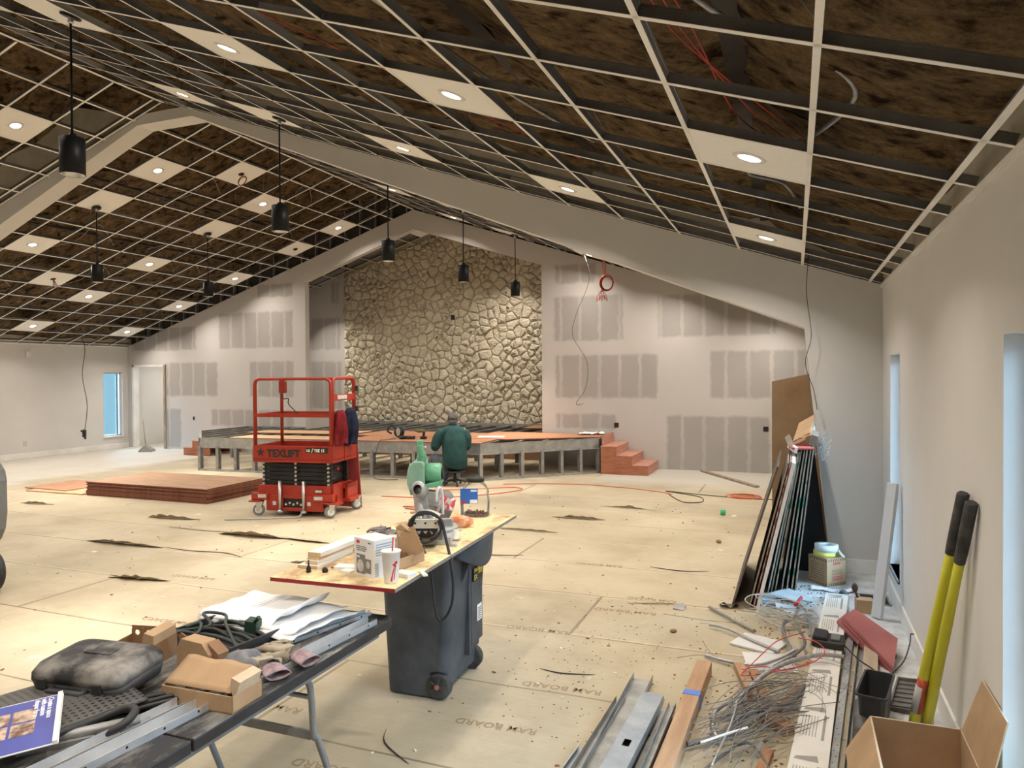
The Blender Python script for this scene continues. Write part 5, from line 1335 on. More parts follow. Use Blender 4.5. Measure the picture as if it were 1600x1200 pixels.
mb.build('bolt', blks, sb_)
for x in (-.035, .035):
    mb = MB(MS); mb.cyl((x, -.22, .165), (x, .16, .165), .011, n=12); mb.build('slide_rail', chrome, saw)
mb = MB(MS)
q = [(-.075, .120), (.075, .120), (.085, .135), (.085, .150), (.07, .170), (-.07, .170), (-.085, .150), (-.085, .135)]
mb.prism(q, -.245, -.225, axis='y'); eb = mb.build('rail_end_bracket', cream, saw, bev=.004)
mb = MB(MS)
for x in (-.055, 0, .055): mb.cyl((x, -.250, .150), (x, -.244, .150), .006, n=10)
mb.build('screw', blk, eb)
mb = MB(MS)
q = [(-.068, .118), (.068, .118), (.045, .082), (.01, .070), (-.02, .072), (-.055, .09)]
mb.prism(q, -.243, -.215, axis='y'); hb = mb.build('lower_bracket', blks, saw)
mb = MB(MS)
for x in (-.035, 0, .035): mb.prism([(x - .012, .108), (x + .012, .108), (x, .088)], -.246, -.2435, axis='y')
mb.build('bracket_slot', alug, hb)
mb = MB(MS); mb.grid(lambda u, v: (-.08 + .15 * u, -.20 + .08 * v, .172 + .035 * math.sin(PI * u) * (1 - .3 * v)), 14, 4); mb.build('top_cowl', cream, saw, solid=.008)
mb = MB(MS); mb.tube([(-.045, -.02, .06), (-.055, .0, .16), (-.075, .02, .25), (-.085, .04, .34)], [.032, .03, .026, .022], 12, sm=4); mb.box((-.04, .02, .20), (.06, .07, .16), (0, -.2, 0)); mb.box((.0, .03, .24), (.10, .08, .08), (0, .1, 0)); mb.build('tilt_arm', alug, saw, bev=.004)
mb = MB(MH); mb.tube([(-.095, .03, .30), (-.112, .03, .36), (-.112, .03, .42), (-.095, .03, .475)], [.018, .022, .024, .024], 14, sm=4); mb.build('head_arm', green_d, saw)
mb = MB(MH)
gp = [(-.118, .45)] + [(-.02 + .10 * math.cos(a), .40 + .11 * math.sin(a)) for a in [PI * .86 - i * PI * .086 for i in range(9)]] + [(.02, .36), (-.11, .35)]
G1 = [(-.115, .345), (-.118, .44), (-.105, .485), (-.075, .505), (-.02, .505), (-.008, .48), (-.008, .33), (-.06, .315)]
mb.prism(G1, -.05, .14, axis='y'); gd = mb.build('blade_guard', green_d, saw, bev=.009, seg=3)
mb = MB(MH); mb.lathe([(.0, 0), (.060, 0), (.060, .095), (.055, .112), (.0, .118)], (-.015, .04, .425), n=30, R=Euler((0, PI / 2, 0)).to_matrix()); mt = mb.build('motor_housing', green, saw)
mb = MB(MH); mb.prism([(-.018, .365), (.09, .385), (.105, .395), (.105, .365), (.08, .350), (-.018, .345)], -.03, .11, axis='y'); mb.build('motor_skirt', green, saw, bev=.004)
mb = MB(MH); mb.lathe([(.0, 0), (.038, 0), (.040, .004), (.040, .008), (.0, .008)], (.103, .04, .425), n=24, R=Euler((0, PI / 2, 0)).to_matrix()); mb.build('brush_cap', blk, mt)
mb = MB(MH); mb.tube([(-.035, .03, .50), (-.032, .01, .535), (-.035, -.01, .56), (-.040, -.015, .60)], [.034, .028, .021, .020], 14, sm=4); mb.box((-.042, .0, .59), (.038, .05, .07), (0, 0, 0)); mb.lathe([(.0, 0), (.022, 0), (.022, .04), (0, .042)], (-.042, .0, .585), n=14)
hd = mb.build('handle', green, saw, bev=.008)
mb = MB(MH); mb.cyl((-.02, 0, .585), (.0, 0, .585), .005, n=8); mb.build('lock_button', whitep, hd)
R90 = Euler((PI / 2 - .25, 0, -.2)).to_matrix()
mb = MB(MH); mb.lathe([(.028, .09), (.040, .06), (.042, .0), (.034, .0), (.031, .05), (.0, .06)], (-.02, -.06, .335), n=30, R=R90 @ Euler((0, 0, 0)).to_matrix())
for v in mb.bm.verts: pass
dp = mb.build('dust_port', alug, saw)
mb = MB(MH)
mb.lathe([(.034, .086), (.046, .088), (.046, .10), (.034, .102)], (-.02, -.02, .33), n=28, R=R90); mb.lathe([(.0, .080), (.034, .082)], (-.02, -.02, .33), n=28, R=R90, mi=1); mb.build('port_ring', [alug, blk], dp)
mb = MB(MH); mb.cyl((-.02, .05, .31), (-.02, -.06, .33), .034, .040, n=20); mb.build('port_tube', alug, dp)
mb = MB(MS); mb.tube([(.045, -.1, .24), (.05, -.1, .30), (.065, -.08, .315), (.075, -.06, .26), (.075, -.05, .16)], .008, 8, sm=3); mb.build('carry_strap', whitep, saw)
mb = MB(MS)
loop = [(-.06, -.21, .15), (-.085, -.26, .11), (-.08, -.27, .16), (-.05, -.27, .195), (.0, -.27, .208), (.05, -.27, .20), (.09, -.27, .165), (.105, -.28, .10), (.125, -.30, .03), (.14, -.33, -.03), (.155, -.35, -.14), (.150, -.36, -.24), (.12, -.37, -.31), (.085, -.37, -.33), (.065, -.37, -.28), (.05, -.36, -.16), (.03, -.34, -.05), (.0, -.31, .015), (-.035, -.29, .06), (-.075, -.27, .105)]
mb.tube(loop, .0078, 10, sm=7); pc = mb.build('power_cord', blk, saw)
mb = MB(MS); mb.tube([(-.08, -.255, .10), (-.06, -.26, .07), (.0, -.265, .05), (.05, -.265, .07), (.085, -.27, .12), (.07, -.27, .17)], .0072, 8, sm=6); mb.tube([(-.075, -.26, .13), (-.04, -.265, .205), (.03, -.27, .212), (.085, -.27, .17), (.112, -.28, .08), (.12, -.29, .04)], .0072, 8, sm=6); mb.build('cord_loops', blk, saw)
mb = MB(MS); mb.cyl((.131, -.315, .0), (.140, -.33, -.03), .012, .010, n=12); mb.build('cord_clip', blk, pc)
# grey tool body behind the saw
t = thing('tool_housing', 'grey plastic tool body with a round hole, right behind the mitre saw', 'power tool', (-1.98, 4.15, TOPZ), YAW)
X2 = TM((-2.10, 4.12, TOPZ), YAW) @ Matrix.Diagonal((.8, 1, .82, 1))
mb = MB(X2); mb.prism([(-.09, .06), (-.07, .20), (-.03, .235), (.06, .24), (.10, .19), (.09, .08), (.05, .0), (-.06, .0)], -.06, .10, axis='y'); hs = mb.build('housing', M('dusty_grey_plastic', (.12, .12, .12), (.20, .20, .19), .6, scale=10), t, bev=.015)
mb = MB(X2); mb.lathe([(.0, .0), (.026, .0)], (.02, -.0625, .155), n=20, R=Euler((PI / 2, 0, 0)).to_matrix()); mb.build('round_hole', hole_m, t)
mb = MB(X2); mb.lathe([(.026, .0), (.030, .006), (.052, .006), (.055, 0)], (.02, -.061, .155), n=24, R=Euler((PI / 2, 0, 0)).to_matrix()); mb.build('hole_rim', MATS['dusty_grey_plastic'], t)
# red and white food wrapper
mb = MB(MS @ TM((.03, .20, .13))); mb.grid(lambda u, v: (.10 * u - .02 + .02 * v, .02 * math.sin(u * 7), .07 * v + .03 * (1 - u) + .015 * noise.noise(Vector((u * 5, v * 5, 1)))), 14, 10)
stripe = M('wrapper_white_red', (.75, .10, .12), (.85, .80, .78), .6, scale=22, lo=.47, hi=.52); mb.build('food_wrapper', stripe, saw, solid=.002, label='red and white patterned wrapper tucked behind the saw')
# plastic jar
clearp = glass_mat('clear_plastic', (.975, .98, .978), .015, .25)
JX = TM((-1.995, 4.42, TOPZ), YAW) @ Matrix.Diagonal((1.16, 1.1, 1, 1))
jar = thing('plastic_jar', 'clear plastic jar with black lid and blue label, far end of saw board', 'jar', (-2.005, 4.45, TOPZ), YAW)
def squ(r, z, n=32, p=4.0, sx=1.0):
    out = []
    for k in range(n):
        a = 2 * PI * k / n; c, s = math.cos(a), math.sin(a); q = (abs(c) ** p + abs(s) ** p) ** (-1 / p); out.append((r * q * c * sx, r * q * s, z))
    return out
def loft(mb, secs, cap0=True, cap1=True, mi=0):
    R_ = [[mb.v(p) for p in s] for s in secs]; n = len(R_[0])
    for i in range(len(R_) - 1):
        for k in range(n):
            f = mb.bm.faces.new([R_[i][k], R_[i][(k + 1) % n], R_[i + 1][(k + 1) % n], R_[i + 1][k]]); f.smooth = True; f.material_index = mi
    if cap0: f = mb.bm.faces.new(R_[0][::-1]); f.material_index = mi
    if cap1: f = mb.bm.faces.new(R_[-1]); f.material_index = mi
mb = MB(JX); loft(mb, [squ(.070, .002), squ(.082, .012), squ(.084, .10), squ(.078, .14), squ(.080, .16), squ(.066, .20, p=3), squ(.052, .222, p=2.2), squ(.048, .235, p=2)]); mb.build('jar_body', clearp, jar)
mb = MB(JX); mb.lathe([(.0, .228), (.052, .228), (.054, .234), (.054, .250), (.050, .256), (.0, .257)], n=32); mb.build('jar_lid', blk, jar)
mb = MB(JX); mb.bb(-.080, .020, -.088, -.0855, .095, .195); lb = mb.build('jar_label', print_b, jar)
mb = MB(JX); mb.bb(-.025, .018, -.0890, -.088, .098, .122); mb.bb(-.02, .015, -.0890, -.088, .175, .187); mb.build('label_patch', print_w, lb)
mb = MB(JX); mb.bb(-.079, -.045, -.0890, -.088, .098, .112); mb.build('label_red_patch', print_r, lb)
mb = MB(JX)
for i in range(26):
    a = rnd.uniform(0, 2 * PI); r = rnd.uniform(0, .058); mb.box((r * math.cos(a), r * math.sin(a), rnd.uniform(.012, .03)), (.014, .010, .008), (rnd.random() * 3, rnd.random() * 3, rnd.random() * 3))
mb.build('jar_contents', M('dark_red_pieces', (.16, .03, .03), (.34, .16, .13), .6, scale=40), jar)['kind'] = 'stuff'
# orange crumpled bag
mb = MB(TM((-1.915, 4.02, TOPZ + .002), YAW)); mb.grid(lambda u, v: ((.16 * v - .08) * 1.0, .035 * math.cos(2 * PI * u) * math.sin(PI * min(max(v, .04), .97)) ** .4, .038 + .036 * math.sin(2 * PI * u) * math.sin(PI * min(max(v, .04), .97)) ** .4 * (1 + .3 * noise.noise(Vector((u * 9, v * 9, 5))))), 28, 20)
bag = mb.build('plastic_bag', [M('orange_clear_film', (.62, .18, .06), (.78, .48, .30), .35, scale=12, lo=.45, hi=.55)], label='crumpled orange plastic bag on the sawdust right of the mitre saw', cat='bag')
# small white cap disc + little things
mb = MB(TM((-1.795, 3.70, TOPZ + .012))); mb.lathe([(.0, .0), (.030, .0), (.034, .004), (.034, .012), (.022, .016), (.018, .05), (.0, .055)], n=24); mb.build('cream_knob', cream, label='cream clamp foot lying in the sawdust by the bin handle', cat='clamp')
mb = MB(SX_); mb.tube([(.05, -.02, TOPZ + .02), (.12, -.05, TOPZ + .02), (.22, .0, TOPZ + .022), (.16, .05, TOPZ + .02)], .008, 8, sm=4); mb.build('wire_strap', card, label='thin brown strap lying in the sawdust near the saw base', cat='strap')
# respirator carton
RX = TM((-1.858, 2.955, TOPZ), math.radians(-20))
rb = thing('respirator_carton', 'white dust-mask carton with a grey photo of a respirator', 'carton', (-1.858, 2.955, TOPZ), math.radians(-20))
bw, bd, bh = .150, .125, .178
mb = MB(RX); mb.bb(-bw / 2, bw / 2, -bd / 2, bd / 2, 0, bh); mb.build('carton', M('carton_white', (.68, .68, .69), (.74, .74, .75), .5, scale=4), rb, bev=.0015)
fr = lambda x, z: RX @ TM((x, -bd / 2 - .0008, z)) @ Euler((PI / 2, 0, 0)).to_matrix().to_4x4()
text_mesh('3M', .018, fr(-.055, bh - .024), print_r, rb, 'lettering', bold=.0012)
for i, s in enumerate(('Respirador de particulas', 'Particulate respirator N95', 'Respirateur a particules')): text_mesh(s, .0072, fr(-.055, bh - .040 - i * .0095), print_g, rb, 'lettering')
text_mesh('N95', .012, fr(-.052, .086), print_w, rb, 'lettering', bold=.0004)
mb = MB(RX); mb.bb(-.056, .010, -bd / 2 - .0006, -bd / 2, .012, .103); mb.bb(.010, .054, -bd / 2 - .0006, -bd / 2, .020, .086); ph = mb.build('printed_photo', print_g, rb)
mb = MB(RX); mb.ell((-.026, -bd / 2 - .0008, .048), (.024, .0008, .030)); mb.ell((.032, -bd / 2 - .0008, .06), (.014, .0008, .018)); mb.build('mask_picture', M('mask_picture_grey', (.42, .41, .40), (.58, .57, .56), .6, scale=30), ph)
mb = MB(RX); mb.bb(.032, .052, -bd / 2 - .0006, -bd / 2, bh - .020, bh - .012); mb.build('teal_badge', M('teal_print', (.04, .22, .30), rough=.5), rb)
mb = MB(RX)
for k in range(5): mb.bb(bw / 2, bw / 2 + .0006, -.05, .05 - .01 * (k % 2), bh - .02 - k * .012, bh - .026 - k * .012)
for k in range(7): mb.bb(bw / 2, bw / 2 + .0006, -.058, -.035, .01 + k * .009, .015 + k * .009)
mb.build('side_print', M('faded_blue_print', (.30, .38, .45), rough=.6), rb)
# foam cup
cup = thing('foam_cup', 'white foam drink cup with red straw at the front edge of the saw board', 'cup', (-1.712, 2.86, TOPZ))
CX = TM((-1.712, 2.86, TOPZ), .2)
mb = MB(CX); mb.lathe([(.0, .004), (.028, .003), (.030, .0), (.0315, .004), (.043, .138), (.0455, .139), (.0455, .144), (.043, .146), (.040, .142), (.030, .02), (.0, .015)], n=40); mb.build('cup_body', M('white_foam', (.76, .76, .76), (.80, .80, .80), .7, scale=40, bmp=.05), cup)
mb = MB(CX); mb.lathe([(.0, .142), (.036, .143), (.042, .147), (.046, .146), (.046, .142), (.044, .141)], n=36); mb.build('cup_lid', M('translucent_lid', (.70, .70, .69), rough=.3), cup)
mb = MB(CX); mb.cyl((.004, 0, .10), (.010, .002, .205), .0036, n=10); mb.build('straw', print_r, cup)
def cupp(a, z, e=.0007): r = .0315 + (.043 - .0315) * (z - .004) / .134 + e; return (r * math.cos(a), r * math.sin(a), z)
mb = MB(CX); A0 = -1.25
for (p, w0, w1) in (([(.05, .012), (.12, .03), (.26, .055), (.42, .08)], .05, .13), ([(.42, .02), (.47, .05), (.55, .08)], .04, .07)):
    for i in range(len(p) - 1):
        (a, z), (a2, z2) = p[i], p[i + 1]; wa, wb_ = w1 + (w0 - w1) * i / 3, w1 + (w0 - w1) * (i + 1) / 3
        mb.face([cupp(A0 + a - wa, z), cupp(A0 + a + wa, z), cupp(A0 + a2 + wb_, z2), cupp(A0 + a2 - wb_, z2)])
for (a, z, r) in ((.38, .088, .0065), (.62, .097, .0075), (.55, .082, .005)):
    mb.face([cupp(A0 + a + r / .038 * math.cos(t), z + r * math.sin(t)) for t in [i * PI / 8 for i in range(16)]])
mb.build('cup_logo', print_r, cup)
# open cardboard box on the board
OX = TM((-1.835, 3.15, TOPZ), math.radians(-8))
ob = thing('open_carton', 'small brown carton with raised lid flaps on the saw board beside the saw', 'box', (-1.80, 3.16, TOPZ), math.radians(-8))
mb = MB(OX); mb.bb(-.075, .075, -.10, -.096, 0, .055); mb.bb(-.075, .075, .10, .104, 0, .055); mb.bb(-.075, -.071, -.1, .1, 0, .055); mb.bb(.071, .075, -.1, .1, 0, .055); mb.bb(-.075, .075, -.1, .1, 0, .004); mb.build('tray', card, ob)
mb = MB(OX); mb.prism([(-.045, .175), (.02, .17), (.07, .055), (-.035, .055)], .03, .034, axis='y'); mb.prism([(-.045, .175), (-.01, .195), (.045, .165), (.02, .17)], .02, .05, axis='y'); mb.beam((.02, .03, .17), (.085, .03, .05), .003, .10, (1, 0, .5)); mb.build('lid_flap', card, ob)
mb = MB(OX); mb.lathe([(0, 0), (.028, 0)], (-.012, .029, .155), n=20, R=Euler((PI / 2, 0, 0)).to_matrix()); mb.build('lid_tab', card_w, ob)
# white metal bracket behind the carton
mb = MB(TM((-1.93, 3.30, TOPZ), YAW)); mb.bb(-.06, .03, -.03, .03, .0, .012); mb.prism([(-.06, .0), (.02, .0), (.035, .05), (.02, .085), (-.055, .085), (-.06, .05)], -.02, -.012, axis='y'); mb.bb(-.06, .0, -.03, .05, .085, .10); mb.bb(.0, .045, -.03, -.01, .055, .068)
mb.build('fence_bracket', cream, label='cream metal fence bracket between the carton and the saw', cat='bracket', bev=.003)
# white trim offcuts
woodw = M('white_primed_wood', (.72, .72, .70), (.78, .78, .76), .55, scale=3); woodn = M('raw_pine_end', (.52, .37, .20), (.66, .50, .30), .8, scale=12)
def offcut(x, y, z, l, w, h, a, lab, mats=None, end=True):
    mb = MB(TM((x, y, z), a)); mb.bb(-w / 2, w / 2, -l / 2, l / 2, 0, h)
    X_ = TM((x, y, z), a).inverted()
    for f in mb.bm.faces:
        c = X_ @ f.calc_center_median(); f.material_index = 1 if (abs(c.y) > l / 2 - .001 and end) or c.x < -w / 2 + .001 else 0
    return mb.build('trim_offcut', mats or [woodw, woodn], label=lab, cat='offcut', bev=.0008, group='white trim offcuts on the saw board')
offcut(-2.235, 3.10, TOPZ, .36, .11, .016, .10, 'white trim offcut at the bottom of the three stacked left of the carton')
offcut(-2.220, 3.12, TOPZ + .0165, .36, .07, .018, .06, 'white trim offcut in the middle of the three stacked left of the carton')
offcut(-2.215, 3.15, TOPZ + .035, .38, .065, .014, .02, 'pine strip directly under the topmost white trim offcut', [woodn, woodn])
offcut(-2.210, 3.16, TOPZ + .050, .40, .075, .022, .02, 'topmost white trim offcut of the stack left of the carton')
mb = MB(TM((-2.035, 2.985, TOPZ), .3)); mb.prism([(-.06, -.02), (.06, -.03), (.05, .03), (-.055, .05)], 0, .014); mb.build('trim_offcut', woodw, label='small white wedge offcut touching the left side of the carton', cat='offcut', bev=.001)
mb = MB(TM((-1.985, 2.93, TOPZ), -.1)); mb.bb(-.04, .02, -.02, .03, 0, .012); mb.build('trim_offcut', woodw, label='tiny white offcut at the lower left corner of the carton', cat='offcut', bev=.001)
mb = MB(TM((-1.705, 2.975, TOPZ), -.25)); mb.bb(-.05, .045, -.03, .03, 0, .018); mb.build('trim_offcut', woodw, label='white block offcut right behind the foam cup', cat='offcut', bev=.001)
mb = MB(TM((-1.64, 3.03, TOPZ), -.8)); mb.bb(-.045, .045, -.011, .011, 0, .008); mb.build('trim_offcut', woodw, label='short white strip at the right edge of the saw board', cat='offcut', bev=.001)
mb = MB(TM((-2.172, 2.87, TOPZ))); mb.lathe([(.0, 0), (.011, 0), (.012, .003), (.011, .022), (.005, .032), (.0035, .058), (0, .06)], n=16); mb.build('glue_nozzle', blk, label='small black pointed nozzle standing near the front left corner of the board', cat='nozzle')
mb = MB(TM((-2.10, 2.90, TOPZ + .009), .3) @ Euler((PI / 2, 0, .4)).to_matrix().to_4x4()); mb.lathe([(.0, -.014), (.012, -.014), (.014, -.01), (.014, .01), (.012, .014), (0, .014)], n=18); mb.build('bottle_cap', blk, label='short black cap lying right of the black nozzle', cat='cap')
mb = MB(TM((-2.10, 2.975, TOPZ + .002), .3)); mb.bb(-.014, .014, -.004, .004, 0, .004); mb.build('screw_bit', blk, label='tiny dark bit lying behind the black cap', cat='bit')
mb = MB(TM((-2.065, 2.985, TOPZ + .005), .2)); mb.cyl((-.013, 0, 0), (.013, 0, 0), .006, n=12); mb.build('ear_plug', M('bright_orange_foam', (.80, .13, .04), rough=.7), label='bright orange ear plug between the cap and the carton', cat='ear plug')
# ------------------------------------------------------------------ gloves
glove_m = M('soiled_leather', (.25, .21, .155), (.42, .37, .28), .9, scale=22, bmp=.35, bd=.004)
glove_g = M('grey_glove', (.13, .12, .125), (.27, .25, .25), .9, scale=22, bmp=.3)
cuff_m = M('striped_cuff', (.20, .13, .15), (.40, .30, .31), .9, scale=30, stretch=(1, 1, 1))
def glove(x, y, z, rz, mat, lab, s=1.2, tilt=0.0, cm=None, thumb=1, curl=.4):
    t = thing('work_glove', lab, 'glove', (x, y, z), rz)
    X2 = TM((x, y, z + .022), rz, tilt)
    R3 = X2.to_3x3(); w = X2 @ Vector((0, 0, 0)); f = R3 @ Vector((0, 1, 0)); sd = R3 @ Vector((1, 0, 0))
    hand(t, w, f, sd, mat, s=s * 1.12, name='glove_hand', thumb=thumb, curl=curl)
    mb = MB(X2); mb.grid(lambda u, v: ((.034 + .012 * v) * math.cos(2 * PI * u) * (1 + .08 * math.sin(2 * PI * u * 4 + v * 3)), .012 - .085 * v, (.014 + .002 * v) * math.sin(2 * PI * u) * (1 + .1 * math.sin(v * 9)) + .002), 24, 6)
    mb.build('cuff', cm or cuff_m, t, solid=.004)
    return t
glove(-2.16, 3.60, TOPZ + .02, 1.25, glove_g, 'grey work glove on the board left of the mitre saw, palm down', 1.0, .1, glove_g)
glove(-2.07, 3.50, TOPZ, 1.9, glove_g, 'grey work glove with an open cuff on the board in front of the other', 1.0, -.1, glove_g, -1)
mb = MB(TM((-2.13, 3.83, TOPZ), .4)); mb.grid(lambda u, v: (.22 * u - .11, .12 * v - .06, .012 + .045 * math.sin(PI * u) * math.sin(PI * v) ** .5 + .02 * noise.noise(Vector((u * 4, v * 4, 8)))), 20, 14)
mb.build('cloth_rag', M('pinkish_rag', (.24, .17, .18), (.42, .33, .34), .95, scale=9, bmp=.3), label='pinkish grey rag bunched up behind the gloves left of the saw', cat='cloth', solid=.006)

# ------------------------------------------------------------------ folding table
TZ = .74
TBX0, TBX1, TBY0, TBY1 = -2.49, -1.73, .49, 2.93
tab = thing('folding_table', 'black plastic folding table with scuffed top, cluttered with tools and boxes', 'table', ((TBX0 + TBX1) / 2, (TBY0 + TBY1) / 2, 0))
def table_top_mat():
    m, nt, b = _new('scuffed_black_tabletop'); b.inputs['Roughness'].default_value = .6
    n, r, s = noise_col(nt, b, (0.012, .013, .015), (0.27, .26, .24), 6.5, detail=12, rough=.72, lo=.45, hi=.66, stretch=(1.6, .55, 1)); bump(nt, b, n, .1, .003); return m
ttm = table_top_mat(); tside = M('black_table_edge', (.014, .014, .016), (.03, .03, .033), .5, scale=8)
for (a, b_) in ((TBY0, 1.705), (1.712, TBY1)):
    mb = MB(); r = .055; P = []
    far = b_ == TBY1
    for (cx, cy, a0, rr_) in ((TBX1, b_, 0, r if far else .006), (TBX0, b_, PI / 2, r if far else .006), (TBX0, a, PI, .006 if far else r), (TBX1, a, 1.5 * PI, .006 if far else r)):
        sx = -1 if cx == TBX1 else 1; sy = -1 if cy == b_ else 1
        for k in range(7):
            q = a0 + k * PI / 12; P.append((cx + sx * rr_ + rr_ * math.cos(q), cy + sy * rr_ + rr_ * math.sin(q)))
    mb.prism(P, TZ - .042, TZ, mi=0, mi_side=1); mb.build('table_top', [ttm, tside], tab, bev=.006)
legm = M('grey_powder_coated_tube', (.19, .20, .215), (.25, .26, .275), .4, .2, scale=5)
for yb in (2.38, 1.02):
    d = 1 if yb > 1.7 else -1
    for sx, xx in ((1, -1.80), (-1, -2.42)):
        mb = MB(); mb.tube([(xx - sx * .03, yb - d * .03, TZ - .05), (xx, yb, TZ - .12), (xx, yb + d * .02, TZ - .32), (xx + sx * .0, yb + d * .05, TZ - .36), (xx + sx * .0, yb + d * .20, .02)], .0135, 12, sm=3); mb.build('leg', legm, tab)
    mb = MB(); mb.cyl((-2.42, yb, TZ - .16), (-1.80, yb, TZ - .16), .010, n=10); mb.build('cross_bar', legm, tab)
    mb = MB(); mb.beam((-2.40, yb + d * .03, TZ - .33), (-1.82, yb + d * .03, TZ - .33), .012, .035); mb.build('brace', legm, tab)
mb = MB(); mb.bb(TBX0 + .03, TBX0 + .05, TBY0 + .1, TBY1 - .1, TZ - .07, TZ - .042); mb.bb(TBX1 - .05, TBX1 - .03, TBY0 + .1, TBY1 - .1, TZ - .07, TZ - .042); mb.build('side_rail', legm, tab)
TT = TZ + .001
# drawings: a loose bundle of large sheets
def sheet(name, cx, cy, w, d, rz, z, seed, lab, curl=.04, m=None):
    mb = MB(TM((cx, cy, z), rz))
    def fn(u, v):
        e = max(abs(2 * u - 1), abs(2 * v - 1))
        zz = .016 * noise.noise(Vector((u * 2.2, v * 2.2, 4))) + .005 * noise.noise(Vector((u * 6, v * 6, seed + 3))) + .02
        if u > .86: zz += curl * ((u - .86) / .14) ** 2
        if v < .08: zz -= .012 * (1 - v / .08)
        return ((u - .5) * w + .015 * noise.noise(Vector((v * 4, seed, 0))), (v - .5) * d + .012 * noise.noise(Vector((u * 4, seed, 9))), zz)
    mb.grid(fn, 34, 24); return mb.build(name, m or paper_w, label=lab, cat='drawing sheets', solid=.0012)
sheet('drawing_sheet', -2.18, 2.66, .60, .40, -.16, TT + .016, 11, 'lower white drawing sheet of the bundle at the far end of the black table', .01)
sheet('drawing_sheet', -2.20, 2.67, .58, .38, -.10, TT + .027, 5, 'white drawing sheet in the middle of the bundle on the black table', .02)
sheet('drawing_sheet', -2.27, 2.68, .46, .35, -.05, TT + .038, 2, 'topmost white drawing sheet with a curled corner on the black table', .05)
mb = MB(TM((-2.20, 2.70, TT + .072), -.1)); 
for k in range(3): mb.bb(-.1 + k * .02, -.098 + k * .02, -.09, .09, 0, .0008)
mb.build('drawn_lines', print_g, label='faint drawn lines on the topmost drawing sheet', cat='printed lines')
# black crate with cords under the drawings
mb = MB(TM((-2.24, 2.42, TT), -.15)); mb.bb(-.20, .20, -.16, .16, 0, .012); mb.bb(-.20, .20, .15, .16, 0, .05); mb.bb(-.20, -.19, -.16, .16, 0, .05); mb.bb(.19, .20, -.16, .16, 0, .05)
mb.build('tool_tray', blk, label='black tray full of cords, under the edge of the drawings', cat='tray')
cord_g = M('dark_green_cord', (.02, .032, .028), (.035, .05, .045), .5, scale=6)
for q in range(7):
    y = 2.29 + q * .035
    cable('tray_cable', [(-2.38, y + .01, TT + .03), (-2.27, y, TT + .036 + .012 * (q % 3)), (-2.15, y - .01, TT + .034 + .01 * (q % 2)), (-2.06, y - .03, TT + .03)], .0085, cord_g if q % 2 else blk, 'dark cord lying across the black tray, ' + ['nearest the open carton', 'second from the carton', 'third from the carton', 'in the middle of the bunch', 'third from the drawings', 'second from the drawings', 'nearest the drawings'][q], cat='cord', group='cords in the black tray')
cable('looping_cable', [(-2.50, 2.15, TT + .02), (-2.44, 2.30, TT + .045), (-2.33, 2.40, TT + .055), (-2.42, 2.46, TT + .08), (-2.34, 2.50, TT + .07), (-2.26, 2.42, TT + .065), (-2.16, 2.34, TT + .055), (-2.05, 2.26, TT + .03), (-1.98, 2.20, TT + .012)], .0068, cord_g, 'thick dark cord looping over the tray from the punched box to the gloves', cat='cord')
cable('looping_cable', [(-2.46, 2.18, TT + .03), (-2.38, 2.28, TT + .06), (-2.30, 2.30, TT + .06), (-2.36, 2.38, TT + .07), (-2.40, 2.34, TT + .06)], .0068, cord_g, 'second dark cord looping behind the small upright carton', cat='cord')
mb = MB(TM((-2.15, 2.46, TT + .02), .2)); mb.box((0, 0, .035), (.055, .05, .06), (.1, .1, 0)); mb.cyl((.02, -.02, .06), (.045, -.03, .085), .01, n=10); mb.build('cord_plug', M('dark_green_plastic', (.02, .05, .035), rough=.5), label='dark green plug block in the tray below the drawings', cat='plug', bev=.008)
# hard tool case
case_m = M('dusty_black_case', (.016, .016, .018), (.27, .255, .23), .6, scale=5.0, lo=.44, hi=.62, detail=10, bmp=.15)
case_k = M('case_side_black', (.018, .018, .020), (.045, .045, .047), .5, scale=8)
CA = TM((-2.32, 1.87, TT + .022), math.radians(7)) @ Euler((.08, 0, 0)).to_matrix().to_4x4() @ Matrix.Diagonal((.92, .86, .92, 1))
case = thing('tool_case', 'dusty black hard tool case with a folding handle, lying on the table', 'tool case', (-2.30, 1.925, TT + .03), math.radians(10))
def rr2(hx, hy, r, z, n=6, k=0.0):
    P = []
    for (cx, cy, a0) in ((hx - r, hy - r, 0), (-hx + r, hy - r, PI / 2), (-hx + r, -hy + r, PI), (hx - r, -hy + r, 1.5 * PI)):
        for i in range(n):
            q = a0 + i * PI / 2 / (n - 1); P.append((cx + r * math.cos(q), cy + r * math.sin(q), z))
    return P
mb = MB(CA); loft(mb, [rr2(.17, .12, .04, .0), rr2(.195, .14, .05, .012), rr2(.205, .15, .055, .06)]); lo_ = mb.build('case_bottom', case_k, case)
mb = MB(CA); loft(mb, [rr2(.207, .152, .055, .062), rr2(.205, .15, .055, .085), rr2(.185, .132, .05, .112), rr2(.15, .10, .05, .122)]); mb.build('case_lid', case_m, case)
mb = MB(CA); mb.tube([(-.075, -.150, .045), (-.07, -.175, .045), (.07, -.175, .045), (.075, -.150, .045)], .013, 10); mb.build('case_handle', case_k, case)
for x in (-.125, .125):
    mb = MB(CA); mb.box((x, -.155, .06), (.04, .012, .04)); mb.build('latch', case_k, case, bev=.003)
mb = MB(CA); mb.bb(-.06, .06, -.01, .05, .1215, .126); mb.build('lid_badge', case_m, case, bev=.003)
